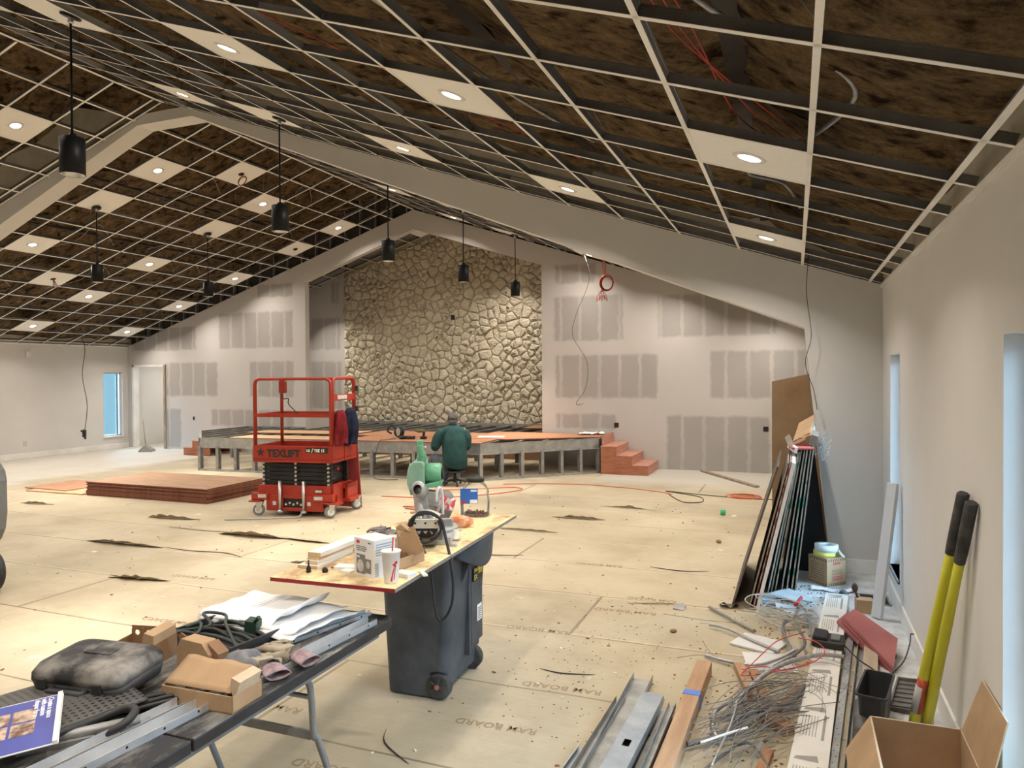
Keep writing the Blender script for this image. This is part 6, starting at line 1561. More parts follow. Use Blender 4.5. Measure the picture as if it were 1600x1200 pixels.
# perforated black chair back / mesh panel under the case
mesh_m = bpy.data.materials.new('perforated_black_plastic'); mesh_m.use_nodes = True
_nt = mesh_m.node_tree; _b = _nt.nodes['Principled BSDF']; _b.inputs['Roughness'].default_value = .55
_tc = _nt.nodes.new('ShaderNodeTexCoord'); _v = _nt.nodes.new('ShaderNodeTexVoronoi'); _v.inputs['Scale'].default_value = 45; _v.inputs['Randomness'].default_value = 0.0
_r = _nt.nodes.new('ShaderNodeValToRGB'); _r.color_ramp.elements[0].position = .26; _r.color_ramp.elements[1].position = .34; _r.color_ramp.elements[0].color = (.002, .002, .002, 1); _r.color_ramp.elements[1].color = (.075, .072, .068, 1)
_nt.links.new(_tc.outputs['Object'], _v.inputs['Vector']); _nt.links.new(_v.outputs['Distance'], _r.inputs[0]); _nt.links.new(_r.outputs[0], _b.inputs['Base Color'])
t = thing('perforated_panel', 'black perforated plastic panel with a bent tube frame under the tool case', 'panel', (-2.25, 1.62, TT), math.radians(-18))
X2 = TM((-2.27, 1.70, TT), math.radians(-18))
mb = MB(X2); mb.grid(lambda u, v: (-.22 + .42 * u, -.20 + .38 * v, .035 + .012 * math.sin(PI * u)), 14, 12); mb.build('panel', mesh_m, t, solid=.008)
mb = MB(X2); mb.tube([(-.22, -.205, .035), (.10, -.205, .035), (.19, -.19, .035), (.22, -.12, .035), (.215, .0, .035), (.23, .08, .045), (.29, .10, .055), (.31, .05, .03), (.29, -.02, .014)], .013, 10, sm=4); mb.build('tube_frame', blk, t)
mb = MB(TM((-2.05, 1.60, TT), .9)); mb.bb(-.18, .18, -.03, .03, .0, .012); mb.cyl((-.16, 0, .02), (.15, .0, .02), .016, n=12); mb.build('caulking_rod', galv_d, label='dark metal rod under the perforated panel by the steel tracks', cat='rod')
for q in range(5):
    cable('tray_cable', [(-2.14 + .02 * q, 1.80 - .01 * q, TT + .012), (-2.05 + .02 * q, 1.86, TT + .022 + .008 * (q % 2)), (-1.97 + .01 * q, 1.92 + .015 * q, TT + .014)], .008, blk, 'black cord bunched between the tool case and the long carton, ' + ['nearest the viewer', 'second nearest', 'middle one', 'second farthest', 'farthest one'][q], cat='cord', group='black cords beside the tool case')
# cartons on the table
def open_box(name, X2, w, d, h, m_, lab, cat='box', t_=.004):
    root = thing(name, lab, cat, X2.to_translation(), X2.to_euler().z)
    mb = MB(X2); mb.bb(-w / 2, w / 2, -d / 2, -d / 2 + t_, 0, h); mb.bb(-w / 2, w / 2, d / 2 - t_, d / 2, 0, h); mb.bb(-w / 2, -w / 2 + t_, -d / 2, d / 2, 0, h); mb.bb(w / 2 - t_, w / 2, -d / 2, d / 2, 0, h); mb.bb(-w / 2, w / 2, -d / 2, d / 2, 0, t_)
    mb.build('carton_tray', m_, root); return root
B1 = TM((-1.885, 1.95, TT), math.radians(2))
b1 = open_box('long_carton', B1, .30, .15, .058, card, 'long brown carton with its lid pushed in, at the table edge')
mb = MB(B1); mb.grid(lambda u, v: (-.150 + .28 * u, -.062 + .115 * v, .062 + .055 * v + .004 * math.sin(u * 12) * v), 12, 6); mb.build('lid_flap', card, b1, solid=.003)
mb = MB(B1); mb.prism([(.135, .05), (.150, .058), (.165, .10), (.13, .112), (.125, .07)], -.055, .055, axis='y'); mb.build('end_flap', card_w, b1)
mb = MB(B1); mb.bb(.10, .145, -.04, .04, .006, .05); mb.build('inner_part', blk, b1)
B2 = TM((-2.41, 2.12, TT), math.radians(12))
b2 = thing('punched_box', 'dark brown open cardboard box with a row of round holes', 'box', (-2.41, 2.12, TT), math.radians(12))
def punched(y, w, h, z0, flip=1, n=4, slope=.0):
    mb = MB(B2)
    r = .011; step = w / n
    for k in range(n):
        cx = -w / 2 + step * (k + .5); cz = h - .028
        # frame around a round hole
        N_ = 16; out = []
        for j in range(N_):
            a = 2 * PI * j / N_; c, s = math.cos(a), math.sin(a); q = 1 / max(abs(c) / (step / 2), abs(s) / .022); out.append((cx + c * q, cz + s * q))
        for j in range(N_):
            a, b_ = 2 * PI * j / N_, 2 * PI * (j + 1) / N_
            p1 = (cx + r * math.cos(a), cz + r * math.sin(a)); p2 = (cx + r * math.cos(b_), cz + r * math.sin(b_)); o1, o2 = out[j], out[(j + 1) % N_]
            mb.face([(o1[0], y, z0 + o1[1]), (o2[0], y, z0 + o2[1]), (p2[0], y, z0 + p2[1]), (p1[0], y, z0 + p1[1])])
        mb.face([(cx - step / 2, y, z0), (cx + step / 2, y, z0), (cx + step / 2, y, z0 + cz - .022), (cx - step / 2, y, z0 + cz - .022)])
        mb.face([(cx - step / 2, y, z0 + cz + .022), (cx + step / 2, y, z0 + cz + .022), (cx + step / 2, y, z0 + h), (cx - step / 2, y, z0 + h)])
    return mb.build('punched_side', card_d, b2, solid=.004)
punched(.085, .20, .105, .0); 
mb = MB(B2); mb.bb(-.10, .10, -.087, -.083, 0, .06); mb.bb(-.102, -.098, -.085, .085, 0, .07); mb.bb(.098, .102, -.085, .085, 0, .085); mb.bb(-.1, .1, -.085, .085, 0, .004); mb.build('box_sides', card_d, b2)
mb = MB(B2); mb.prism([(.10, .085), (.05, .09), (.06, .13), (.10, .12)], -.06, .08, axis='y'); mb.build('box_flap', card, b2)
B3 = TM((-2.14, 2.17, TT), math.radians(-6))
b3 = thing('upright_carton', 'small tan carton with a folded roof-like flap, standing between the other boxes', 'box', (-2.14, 2.17, TT), math.radians(-6))
mb = MB(B3); mb.prism([(-.095, 0), (.085, 0), (.085, .065), (.045, .105), (-.07, .105), (-.095, .065)], -.045, .02, axis='y'); mb.build('carton', card, b3, bev=.002)
mb = MB(B3); mb.prism([(.085, .06), (.115, .02), (.12, .07), (.06, .105)], -.03, .02, axis='y'); mb.build('side_flap', card_d, b3)
mb = MB(B3); mb.prism([(-.095, .065), (-.12, .105), (-.10, .115), (-.07, .105)], -.02, -.015, axis='y'); mb.build('side_flap', card_d, b3)
# gloves on the table
glove(-1.80, 2.31, TT + .01, 1.35, glove_m, 'tan leather work glove with a striped cuff hanging toward the table edge', 1.25, .12, cuff_m, 1, .5)
glove(-1.83, 2.19, TT, 1.05, glove_m, 'tan leather work glove with a striped cuff, the nearer one on the table', 1.2, .05, cuff_m, -1, .4)
mb = MB(TM((-1.99, 2.20, TT), .5)); mb.grid(lambda u, v: (.20 * u - .10, .11 * v - .055, .01 + .05 * math.sin(PI * u) * math.sin(PI * v) ** .5 + .025 * noise.noise(Vector((u * 4, v * 4, 18)))), 20, 14); mb.build('cloth_rag', M('blue_grey_cloth', (.11, .12, .145), (.26, .25, .24), .95, scale=9, bmp=.3), label='blue grey cloth glove bunched up next to the leather gloves', cat='cloth', solid=.006)
# metal tracks on the table
bluegalv = M('bright_galvanized_track', (.52, .54, .56), (.66, .68, .70), .38, .55, scale=8)
def track(p0, p1, w, h, lab, holes=8, mat=None):
    p0 = Vector(p0); p1 = Vector(p1); d = p1 - p0; L = d.length; a = math.atan2(d.y, d.x) - PI / 2
    root = thing('steel_track', lab, 'steel track', p0, a); X2 = TM(p0, a)
    mb = MB(X2); mb.bb(-w / 2, w / 2, 0, L, 0, .0015); mb.bb(-w / 2 - .0008, -w / 2 + .0008, 0, L, 0, h); mb.bb(w / 2 - .0008, w / 2 + .0008, 0, L, 0, h * .8); mb.build('track_channel', mat or bluegalv, root)
    mb = MB(X2)
    for k in range(holes): mb.lathe([(0, .0), (.0045, .0)], (w / 2 + .0012, L * (k + .5) / holes, h * .45), n=10, R=Euler((0, PI / 2, 0)).to_matrix())
    mb.build('punched_holes', hole_m, root, kind='stuff'); return root
track((-1.955, .75, TT), (-1.775, 2.80, TT), .05, .032, 'bright steel track running along the near edge of the black table', 16)
track((-2.015, .9, TT + .002), (-1.93, 1.86, TT + .002), .045, .03, 'short steel track beside the long one, ending at the carton', 8)
track((-2.02, 2.3, TT + .002), (-1.86, 2.90, TT + .002), .04, .02, 'flat steel strip poking out past the drawings at the table end', 5)
# blue leaflet
LX = TM((-2.14, 1.46, TT + .062), math.radians(50)) @ Euler((0.10, -.06, 0)).to_matrix().to_4x4()
lf = thing('blue_leaflet', 'blue printed leaflet in a clear sleeve at the lower left corner of the table', 'leaflet', (-2.13, 1.50, TT + .052), math.radians(50))
mb = MB(LX); mb.bb(-.13, .10, -.11, .19, 0, .003); mb.build('sleeve', whitep, lf)
mb = MB(LX); mb.bb(-.125, .085, -.105, .185, .003, .0038); lp2 = mb.build('printed_face', M('deep_blue_print', (.035, .05, .28), (.06, .075, .36), .35, scale=3), lf)
mb = MB(LX); mb.bb(.085, .098, -.11, .19, .003, .012); mb.build('slide_binder', whitep, lf)
mb = MB(LX)
for (x, y) in ((-.03, .06), (-.03, -.02), (-.10, .06), (-.10, -.02)): mb.bb(x, x + .062, y, y + .072, .0038, .0044)
mb.build('pictures', M('brown_photo_print', (.12, .05, .03), (.55, .42, .32), .4, scale=28, lo=.4, hi=.6), lp2)
for i, s in enumerate(('Create a space', 'with custom', 'shapes for a')): text_mesh(s, .021, LX @ TM((.060 - i * .0 - .018 * i, .178, .0041), -PI / 2), print_w, lf, 'lettering', bold=.0004)
mb = MB(LX)
for k in range(6): mb.bb(-.118 + k * .012, -.113 + k * .012, -.10, -.045, .0038, .0044)
mb.build('small_print_lines', print_w, lp2)
# ------------------------------------------------------------------ sheets leaning on the portal column
gy_face = M('gypsum_face_grey', (.17, .15, .13), (.23, .21, .18), .9, scale=2); gy_edge = M('gypsum_core_edge', (.24, .20, .15), (.38, .33, .26), .9, scale=26)
gy_green = M('green_taped_edge', (.03, .15, .09), (.33, .29, .22), .85, scale=7, lo=.40, hi=.43, detail=1)
brownb = M('dark_leaning_board', (.065, .055, .045), (.14, .12, .10), .8, scale=6); redb = M('maroon_printed_edge', (.22, .03, .035), (.40, .34, .30), .8, scale=22, lo=.45, hi=.55)
whites = M('white_board_edge', (.74, .77, .80), rough=.6)
def lean(xb, yb, xt, h, L, mats, lab, cat='drywall sheet', th=.013, grp='sheets leaning on the portal column', yrot=0.0, y2=None):
    """sheet whose bottom edge rests at xb and whose top edge leans to xt; runs away from the viewer for L"""
    a = math.atan2(xt - xb, h); X2 = TM((xb, yb, .002), yrot) @ Euler((0, a, 0)).to_matrix().to_4x4(); hh = math.hypot(xt - xb, h)
    mb = MB(X2); mb.bb(0, th * .85, 0, L, 0, hh); inv = X2.inverted()
    for f in mb.bm.faces:
        c = inv @ f.calc_center_median(); f.material_index = 1 if (c.y < .001 or c.z > hh - .001) else 0
    return mb.build('leaning_sheet', mats, label=lab, cat=cat, group=grp)
YR = math.radians(3)
specs = [(-.475, 5.98, -.13, 1.13, 1.55, [brownb, brownb], 'dark outermost board, furthest left in the leaning row', .016),
 (-.345, 5.99, -.055, 1.16, 1.5, [gy_face, gy_edge], 'second leaning sheet from the left, tan edge', .013),
 (-.315, 5.99, -.035, 1.17, 1.5, [gy_face, redb], 'leaning sheet with maroon printing along its edge', .013),
 (-.290, 5.93, -.020, 1.17, 1.5, [whites, whites], 'leaning board with the bright white edge', .030),
 (-.22, 6.42, .020, 1.20, 1.2, [gy_face, gy_edge], 'first tan sheet right of the white-edged board', .013),
 (-.195, 6.46, .030, 1.20, 1.2, [gy_face, gy_green], 'second tan sheet right of the white-edged board, green marks', .013),
 (-.165, 6.50, .046, 1.21, 1.2, [gy_face, gy_green], 'third tan sheet right of the white-edged board, green marks', .013),
 (-.115, 6.50, .070, 1.21, 1.2, [gy_face, gy_edge], 'fourth tan sheet right of the white-edged board', .013),
 (-.075, 6.52, .092, 1.22, 1.2, [gy_face, gy_green], 'third leaning sheet from the right, green marks', .013),
 (-.035, 6.55, .118, 1.22, 1.2, [gy_face, gy_green], 'second leaning sheet from the right, green marks', .013),
 (-.005, 6.58, .140, 1.22, 1.2, [gy_face, gy_edge], 'last leaning sheet on the right', .013)]
for (xb, yb, xt, h, L, m_, lab, th) in specs:
    L = min(L, YP - yb - .03)
    lean(xb, yb, xt, h, L, m_, lab, th=th)
# black sheet added to stand in for the dark void behind them
mb = MB(); mb.prism([(-.05, 0), (.30, 0), (.155, 1.25), (.02, 1.25)], 7.31, 7.33, axis='y'); mb.build('dark_void_sheet', M('dark_void_black', (.006, .006, .007), (.012, .012, .013), .95), label='added black sheet filling the dark void between the leaning sheets and the portal column', cat='board')
# dirty cloth at the foot
mb = MB(TM((-.47, 5.93, 0), .2)); mb.grid(lambda u, v: (.14 * u - .08, .10 * v, .045 * (1 - v) ** 1.2 * (.5 + .5 * math.sin(u * 9)) + .006), 16, 8); mb.build('plastic_flap', brownb, label='dark crumpled sheeting at the foot of the outermost leaning board', cat='sheeting', solid=.003)
# tall brown board behind the portal column
hd_ = M('brown_hardboard', (.22, .135, .07), (.31, .20, .11), .75, scale=2.5, detail=8)
mb = MB(TM((0, 7.76, 0), 0, math.radians(2))); mb.prism([(-.215, 0), (.62, 0), (.62, 1.93), (.20, 1.865), (-.215, 1.775)], 0, .012, axis='y', mi_side=1); mb.build('tall_board', [hd_, card_w], label='tall brown board with a pale top edge standing behind the portal column', cat='board')
# scraps heaped on top of the leaning row
for (x, y, z, dx, dy, dz, r, m_, lab) in ((.045, 6.55, 1.235, .17, .34, .012, (0, 0, .1), M('pink_board', (.36, .07, .075), rough=.7), 'flat pink scrap board on top of the leaning sheets'),
  (.06, 6.9, 1.29, .12, .6, .05, (.18, -.5, -.15), card_d, 'brown carton strip lying on the pink scrap'),
  (.08, 7.0, 1.36, .16, .55, .02, (.28, -.55, -.25), card, 'long tan cardboard strip climbing over the scraps'),
  (.115, 6.95, 1.34, .10, .5, .05, (.2, -.35, -.1), M('pale_tan_card', (.52, .42, .30), (.60, .50, .38), .85, scale=5), 'pale tan cardboard box strip above the leaning sheets'),
  (.15, 6.7, 1.30, .05, .25, .09, (.1, .3, 0), gy_face, 'small grey white scrap at the right of the heap'),
  (-.045, 6.8, 1.26, .05, .5, .012, (.12, -.7, 0), gy_face, 'thin pale scrap at the left of the heap'),
  (-.02, 6.6, 1.225, .02, .5, .05, (.0, .2, .12), whites, 'white strip scrap left of the pink board')):
    mb = MB(); mb.box((x, y, z), (dx, dy, dz), r); mb.build('scrap_board', m_, label=lab, cat='scrap')
web_m = M('grey_mesh_scrap', (.34, .36, .37), rough=.8)
mb = MB(); 
for q in range(26):
    c = Vector((.215 + rnd.uniform(-.035, .05), 6.85, 1.20 + rnd.uniform(-.12, .12))); mb.tube([c, c + Vector((rnd.uniform(-.06, .06), rnd.uniform(-.05, .05), rnd.uniform(-.06, .06))), c + Vector((rnd.uniform(-.08, .08), rnd.uniform(-.05, .05), rnd.uniform(-.08, .08)))], .0012, 4, sm=3)
mb.build('fibre_mesh', web_m, label='tangled grey fibre mesh clinging to the right of the scrap heap', cat='mesh', kind='stuff')
# ------------------------------------------------------------------ carton with tapes
KX = TM((.262, 6.965, 0), math.radians(43))
kc = thing('joint_compound_carton', 'brown carton with black hatched borders and red print, below two tape rolls', 'carton', (.262, 6.965, 0), math.radians(43))
ks, kh = .215, .245
mb = MB(KX); mb.bb(-ks / 2, ks / 2, -ks / 2, ks / 2, 0, kh); mb.build('carton', card, kc, bev=.003)
for z0 in (.006, kh - .03):
    mb = MB(KX)
    for k in range(8):
        x = -.095 + k * .026
        mb.face([(x, -ks / 2 - .0008, z0), (x + .009, -ks / 2 - .0008, z0), (x + .021, -ks / 2 - .0008, z0 + .022), (x + .012, -ks / 2 - .0008, z0 + .022)])
        mb.face([(-ks / 2 - .0008, -x, z0), (-ks / 2 - .0008, -x - .009, z0), (-ks / 2 - .0008, -x - .021, z0 + .022), (-ks / 2 - .0008, -x - .012, z0 + .022)])
    mb.build('hatched_border', print_k, kc)
mb = MB(KX)
for k in range(8): mb.bb(-ks / 2 - .0008, -ks / 2, -.08, .08, .045 + k * .02, .051 + k * .02)
for k in range(4): mb.bb(-.05, .07, -ks / 2 - .0008, -ks / 2, .10 + k * .012, .104 + k * .012)
mb.build('printed_lines', M('faded_brown_print', (.18, .12, .08), rough=.8), kc)
mb = MB(KX); mb.bb(-.035, .045, -ks / 2 - .001, -ks / 2, .185, .208)
for k in range(3): mb.bb(-.05, .07, -ks / 2 - .0009, -ks / 2, .050 + k * .014, .058 + k * .014)
mb.build('red_print', M('faded_red_print', (.42, .09, .07), rough=.7), kc)
ylw = M('yellow_paper_tape', (.62, .58, .10), (.70, .66, .16), .6, scale=8); wtp = M('white_tape_roll', (.62, .67, .66), (.70, .74, .74), .7, scale=20)
def roll(x, y, z, r, h, m_, lab, ri=.03):
    mb = MB(TM((x, y, z))); mb.lathe([(ri, 0), (r, 0), (r, h), (ri, h), (ri, 0)], n=40); return mb.build('tape_roll', m_, label=lab, cat='tape roll')
roll(.243, 6.955, kh + .001, .092, .042, ylw, 'yellow tape roll lying on the hatched carton')
roll(.258, 6.955, kh + .044, .098, .055, wtp, 'white tape roll stacked on the yellow one')
mb = MB(); mb.grid(lambda u, v: (.352 + .05 * u, 6.90 + .05 * u, kh + .085 - .075 * u ** .7 - .03 * v), 10, 2); mb.build('tape_tail', M('cream_tape', (.62, .60, .45), rough=.7), label='loose end of cream tape hanging beside the rolls', cat='tape', solid=.002)
# white plank leaning in the corner by window 1
PXm = TM((.60, 6.08, 0))
def plank(p0, p1, w, t_, m_, name, lab, cat, upv=(0, 1, 0)):
    mb = MB(); mb.beam(p0, p1, w, t_, upv); return mb.build(name, m_, label=lab, cat=cat, bev=.0015)
plank((.575, 6.07, .012), (.690, 6.12, 1.02), .072, .045, M('white_painted_plank', (.56, .58, .60), (.62, .64, .66), .55, scale=3), 'leaning_plank', 'white plank leaning on the right wall beneath the far window', 'plank', (-.55, -.8, 0))
mb = MB(); mb.bb(.50, .70, 6.45, 6.68, .0008, .004); mb.build('floor_hole', hole_m, label='dark rectangular floor vent behind the white plank', cat='floor vent')
mb = MB(); mb.bb(.485, .50, 6.43, 6.70, .0, .008); mb.bb(.70, .715, 6.43, 6.70, .0, .008); mb.bb(.485, .715, 6.43, 6.445, .0, .008); mb.bb(.485, .715, 6.685, 6.70, .0, .008); mb.build('vent_frame', galv_d, label='metal rim around the floor vent behind the white plank', cat='vent frame')
mb = MB(TM((.50, 6.22, 0), .1)); mb.bb(-.06, .06, -.05, .05, 0, .10); mb.build('small_carton', card, label='small brown carton between the red boards and the white plank', cat='box')
mb = MB(TM((.455, 6.24, .10), .1)); mb.cyl((-.0, 0, 0), (-.015, 0, .045), .010, n=10); mb.ell((-.02, 0, .075), (.024, .014, .036)); mb.build('brown_brush', M('dark_brown_leathery', (.07, .04, .03), rough=.7), label='small dark brown brush on the small carton', cat='brush')
# torn paper and dust by the carton
mb = MB(TM((.30, 6.70, 0), .1)); mb.grid(lambda u, v: (.36 * u - .18, .10 * v - .05 + .03 * math.sin(u * 8), .012 + .025 * abs(noise.noise(Vector((u * 6, v * 4, 3))))), 18, 6); mb.build('torn_paper', paper_w, label='crumpled white paper strip in front of the hatched carton', cat='paper', solid=.0015)
mb = MB(TM((.33, 6.60, 0), .8)); mb.grid(lambda u, v: (.14 * u - .07, .10 * v - .05, .01 + .06 * math.sin(PI * u) * (1 - v)), 10, 6); mb.build('clear_wrap', M('milky_film', (.55, .60, .61), rough=.3), label='milky plastic film scrap near the hatched carton', cat='film', solid=.001)
for i in range(60):
    pass
mb = MB()
for i in range(170):
    x = rnd.uniform(-.15, .40); y = rnd.uniform(6.2, 6.8); s = rnd.uniform(.003, .009); mb.box((x, y, s * .4), (s, s * 1.3, s * .7), (0, 0, rnd.random() * 3))
mb.build('dark_crumbs', hole_m, label='dark crumbs scattered on the dusty floor below the hatched carton', cat='crumbs', kind='stuff')
mb = MB()
for i in range(420):
    x = rnd.gauss(-.1, .28); y = rnd.uniform(3.3, 6.2); s = rnd.uniform(.003, .010)
    if x > .7: continue
    mb.box((x, y, s * .4), (s, s * 1.5, s * .6), (0, 0, rnd.random() * 3))
mb.build('wood_crumbs', card_d, label='brown crumbs scattered under the wire tangle', cat='crumbs', kind='stuff')
# translucent panels, white boards under the tangle
mb = MB(TM((-.02, 6.36, .03), -.5)); mb.prism([(-.16, -.12), (.17, -.15), (.15, .05), (-.13, .16)], 0, .004); mb.build('translucent_panel', M('pale_translucent_panel', (.55, .60, .62), rough=.25), label='pale translucent panel lying before the leaning sheets', cat='panel')
mb = MB(TM((-.215, 5.20, .0), -.35)); mb.bb(-.17, .13, -.13, .13, .004, .016); mb.build('white_board', M('white_board_face', (.58, .58, .57), (.66, .66, .65), .6, scale=3), label='white board piece on the floor left of the cable tangle', cat='board')
mb = MB(TM((-.17, 4.92, .0), .2)); mb.bb(-.14, .16, -.17, .12, .002, .012); mb.build('white_board', MATS['white_board_face'], label='white strip under the conduits, nearer than the white board', cat='board')
mb = MB(TM((-.20, 6.10, .0), .1)); mb.prism([(-.06, 0), (.06, 0), (.05, .035), (-.05, .035)], -.05, .05, axis='y'); mb.build('grey_box', M('blue_grey_plastic', (.16, .19, .23), rough=.6), label='small blue grey box at the foot of the leaning sheets', cat='box')
# ------------------------------------------------------------------ pipes, conduits and cable tangle
pipe_m = M('grey_steel_pipe', (.26, .26, .26), (.36, .36, .36), .35, .8, scale=8)
def conduit(pts, r, lab, m_=None, ribs=True, sm=8, end=True):
    P = smoothpts([Vector(p) for p in pts], sm)
    root = None
    mb = MB()
    if ribs:
        Q = []; L = 0
        for a, b_ in zip(P[:-1], P[1:]):
            d = (b_ - a).length; n = max(1, int(d / .005)); 
            for k in range(n): Q.append(a.lerp(b_, k / n))
        Q.append(P[-1]); rr_ = [r * (1.0 if k % 2 else .86) for k in range(len(Q))]
        N = len(Q); mb.tube(Q, rr_, 8)
    else: mb.tube(P, r, 10)
    return mb.build('conduit', m_ or alu_c, label=lab, cat='conduit')
conduit([(-.63, 5.86, .02), (-.45, 5.64, .02), (-.27, 5.42, .022)], .011, 'straight grey steel pipe at the far left of the cable tangle', pipe_m, False)
conduit([(-.58, 5.42, .03), (-.45, 5.36, .035), (-.25, 5.18, .03), (-.10, 5.05, .03)], .011, 'ribbed conduit running right from the left edge of the tangle, upper one')
conduit([(-.55, 4.84, .02), (-.38, 4.77, .025), (-.22, 4.77, .03), (-.10, 4.86, .05), (.0, 4.95, .09)], .0115, 'ribbed conduit with a wire sticking out left, lower one')
conduit([(.28, 4.90, .10), (.15, 4.86, .11), (-.02, 4.72, .10), (-.15, 4.52, .09), (-.26, 4.25, .07), (-.31, 4.02, .05), (-.29, 3.85, .03)], .0148, 'thick bright ribbed conduit sweeping through the middle of the tangle')
conduit([(-.245, 4.18, .03), (-.34, 4.12, .05), (-.40, 3.98, .05), (-.395, 3.82, .04), (-.36, 3.72, .03)], .0140, 'short ribbed conduit bent into a hook at the lower left of the tangle')
conduit([(-.50, 3.62, .03), (-.38, 3.74, .03), (-.28, 3.92, .04), (-.16, 4.08, .05), (-.02, 4.25, .05), (.05, 4.5, .05)], .014, 'dull thick conduit along the bottom of the tangle', M('dull_conduit', (.13, .13, .13), (.21, .21, .21), .6, .5, scale=20))
conduit([(.0, 4.9, .06), (-.06, 5.2, .07), (-.08, 5.5, .06), (.0, 5.75, .06), (.02, 6.0, .05)], .011, 'plain grey tube curving up the middle of the tangle', pipe_m, False)
conduit([(.03, 6.1, .04), (.06, 5.85, .09), (.10, 5.55, .08), (.09, 5.3, .07)], .009, 'thin grey tube at the top of the tangle', pipe_m, False)
conduit([(-.12, 4.7, .06), (.02, 4.95, .08), (.06, 5.15, .08), (.02, 5.4, .08)], .010, 'dark tube crossing under the red wires', MATS['dull_conduit'], False)
conduit([(.05, 6.25, .03), (.10, 6.05, .07), (.02, 5.7, .11), (-.04, 5.5, .09)], .0075, 'thin shiny tube pointing up past the tangle', chrome, False)
conduit([(-.36, 3.42, .05), (-.30, 3.7, .12), (-.285, 3.95, .13)], .005, 'thin shiny rod standing over the wires at the bottom', chrome, False)
conduit([(-.40, 3.4, .03), (-.22, 3.72, .04), (-.10, 3.5, .02)], .007, 'dark thin tube at the bottom of the tangle', MATS['dull_conduit'], False)
# loops of pale cable
pale_c = M('pale_cable', (.40, .38, .34), (.50, .48, .43), .6, scale=6)
for k in range(9):
    cx, cy = -.10 + rnd.uniform(-.08, .08), 5.72 + rnd.uniform(-.12, .12); R_ = rnd.uniform(.10, .20); tl = rnd.uniform(-.3, .3); ph = rnd.random() * 6
    mb = MB(); mb.tube([(cx + R_ * math.cos(a + ph) * (1.1 + .2 * math.sin(3 * a)), cy + R_ * .9 * math.sin(a + ph), .05 + .05 * math.sin(a + tl * 3) + .008 * k) for a in [i * .55 for i in range(11)]], .0042, 6, sm=4)
    mb.build('loose_cable', pale_c, label='pale cable looping in the heap before the leaning sheets', cat='cable', group='pale cables in the heap')
# sprays of thin grey wire
wire_s = M('grey_wire', (.20, .20, .20), (.30, .30, .30), .5, .4, scale=10)
for k in range(80):
    a = rnd.gauss(math.radians(58), .20); c = Vector((-.18 + rnd.uniform(-.10, .10), 4.02 + rnd.uniform(-.35, .35), .03 + rnd.uniform(0, .07))); L = rnd.uniform(.35, .85)
    d = Vector((math.cos(a), math.sin(a), 0)); n_ = Vector((-d.y, d.x, 0)); b1_, b2_ = rnd.uniform(-.07, .07), rnd.uniform(-.07, .07)
    P = [c - d * L / 2 + n_ * b1_, c - d * L / 5 + Vector((0, 0, rnd.uniform(0, .06))), c + d * L / 5 + n_ * b2_ * .5 + Vector((0, 0, rnd.uniform(0, .05))), c + d * L / 2 + n_ * b2_]
    for p in P: p.z = max(p.z, .006)
    mb = MB(); mb.tube(P, .0022, 5, sm=4); mb.build('loose_wire', wire_s, label='thin grey wire in the fanned bundle between timber beam and white strips', cat='wire', group='thin wires fanned over the floor')
for k in range(14):
    cx, cy = -.02 + rnd.uniform(-.12, .2), 4.3 + rnd.uniform(-.3, .5); R_ = rnd.uniform(.12, .26); ph = rnd.random() * 6
    mb = MB(); mb.tube([(cx + R_ * math.cos(a + ph), cy + R_ * math.sin(a + ph), max(.008, .06 + .06 * math.sin(a * 1.3))) for a in [i * .5 for i in range(7)]], .0016, 5, sm=4)
    mb.build('loose_wire', wire_s, label='thin dark wire curling loosely over the white strips', cat='wire', group='thin wires curling over the white strips')
cable('red_wire', [(.06, 5.28, .10), (-.10, 5.06, .10), (-.18, 4.85, .09), (-.26, 4.62, .07), (-.30, 4.50, .06), (-.22, 4.48, .08), (-.08, 4.55, .10), (.08, 4.66, .12), (.17, 4.85, .13), (.13, 5.05, .12), (.02, 5.12, .11)], .0032, wire_red, 'red wire looping across the middle of the tangle')
cable('red_wire', [(-.30, 4.58, .06), (-.18, 4.60, .09), (-.05, 4.56, .10), (.1, 4.72, .12)], .003, wire_red, 'second short red wire beside the loop')
cable('dark_wire', [(-.66, 5.50, .004), (-.60, 5.49, .012), (-.55, 5.42, .03)], .0015, wire_s, 'short wire tail sticking out of the upper conduit', cat='wire')
cable('dark_wire', [(-.72, 4.78, .003), (-.62, 4.86, .004), (-.55, 4.84, .02)], .0015, wire_s, 'short wire tail sticking out of the lower conduit', cat='wire')
cable('dark_wire', [(-.60, 5.15, .003), (-.50, 4.90, .005), (-.35, 4.80, .01)], .0015, wire_s, 'thin dark wire lying left of the lower conduit', cat='wire')
cable('dark_wire', [(-.95, 5.62, .004), (-.8, 5.60, .005), (-.62, 5.58, .004), (-.4, 5.6, .005)], .0018, wire_s, 'thin brown wire lying on the paper left of the pipe', cat='wire')
cable('bright_strip', [(-.42, 3.52, .10), (-.30, 3.62, .12), (-.22, 3.72, .115)], .006, whitep, 'white strip lying on the wires at the bottom', cat='strip')
cable('red_screwdriver', [(.0, 5.9, .09), (.045, 6.02, .12)], .012, print_r, 'red handled tool poking out of the pale cables', cat='tool')
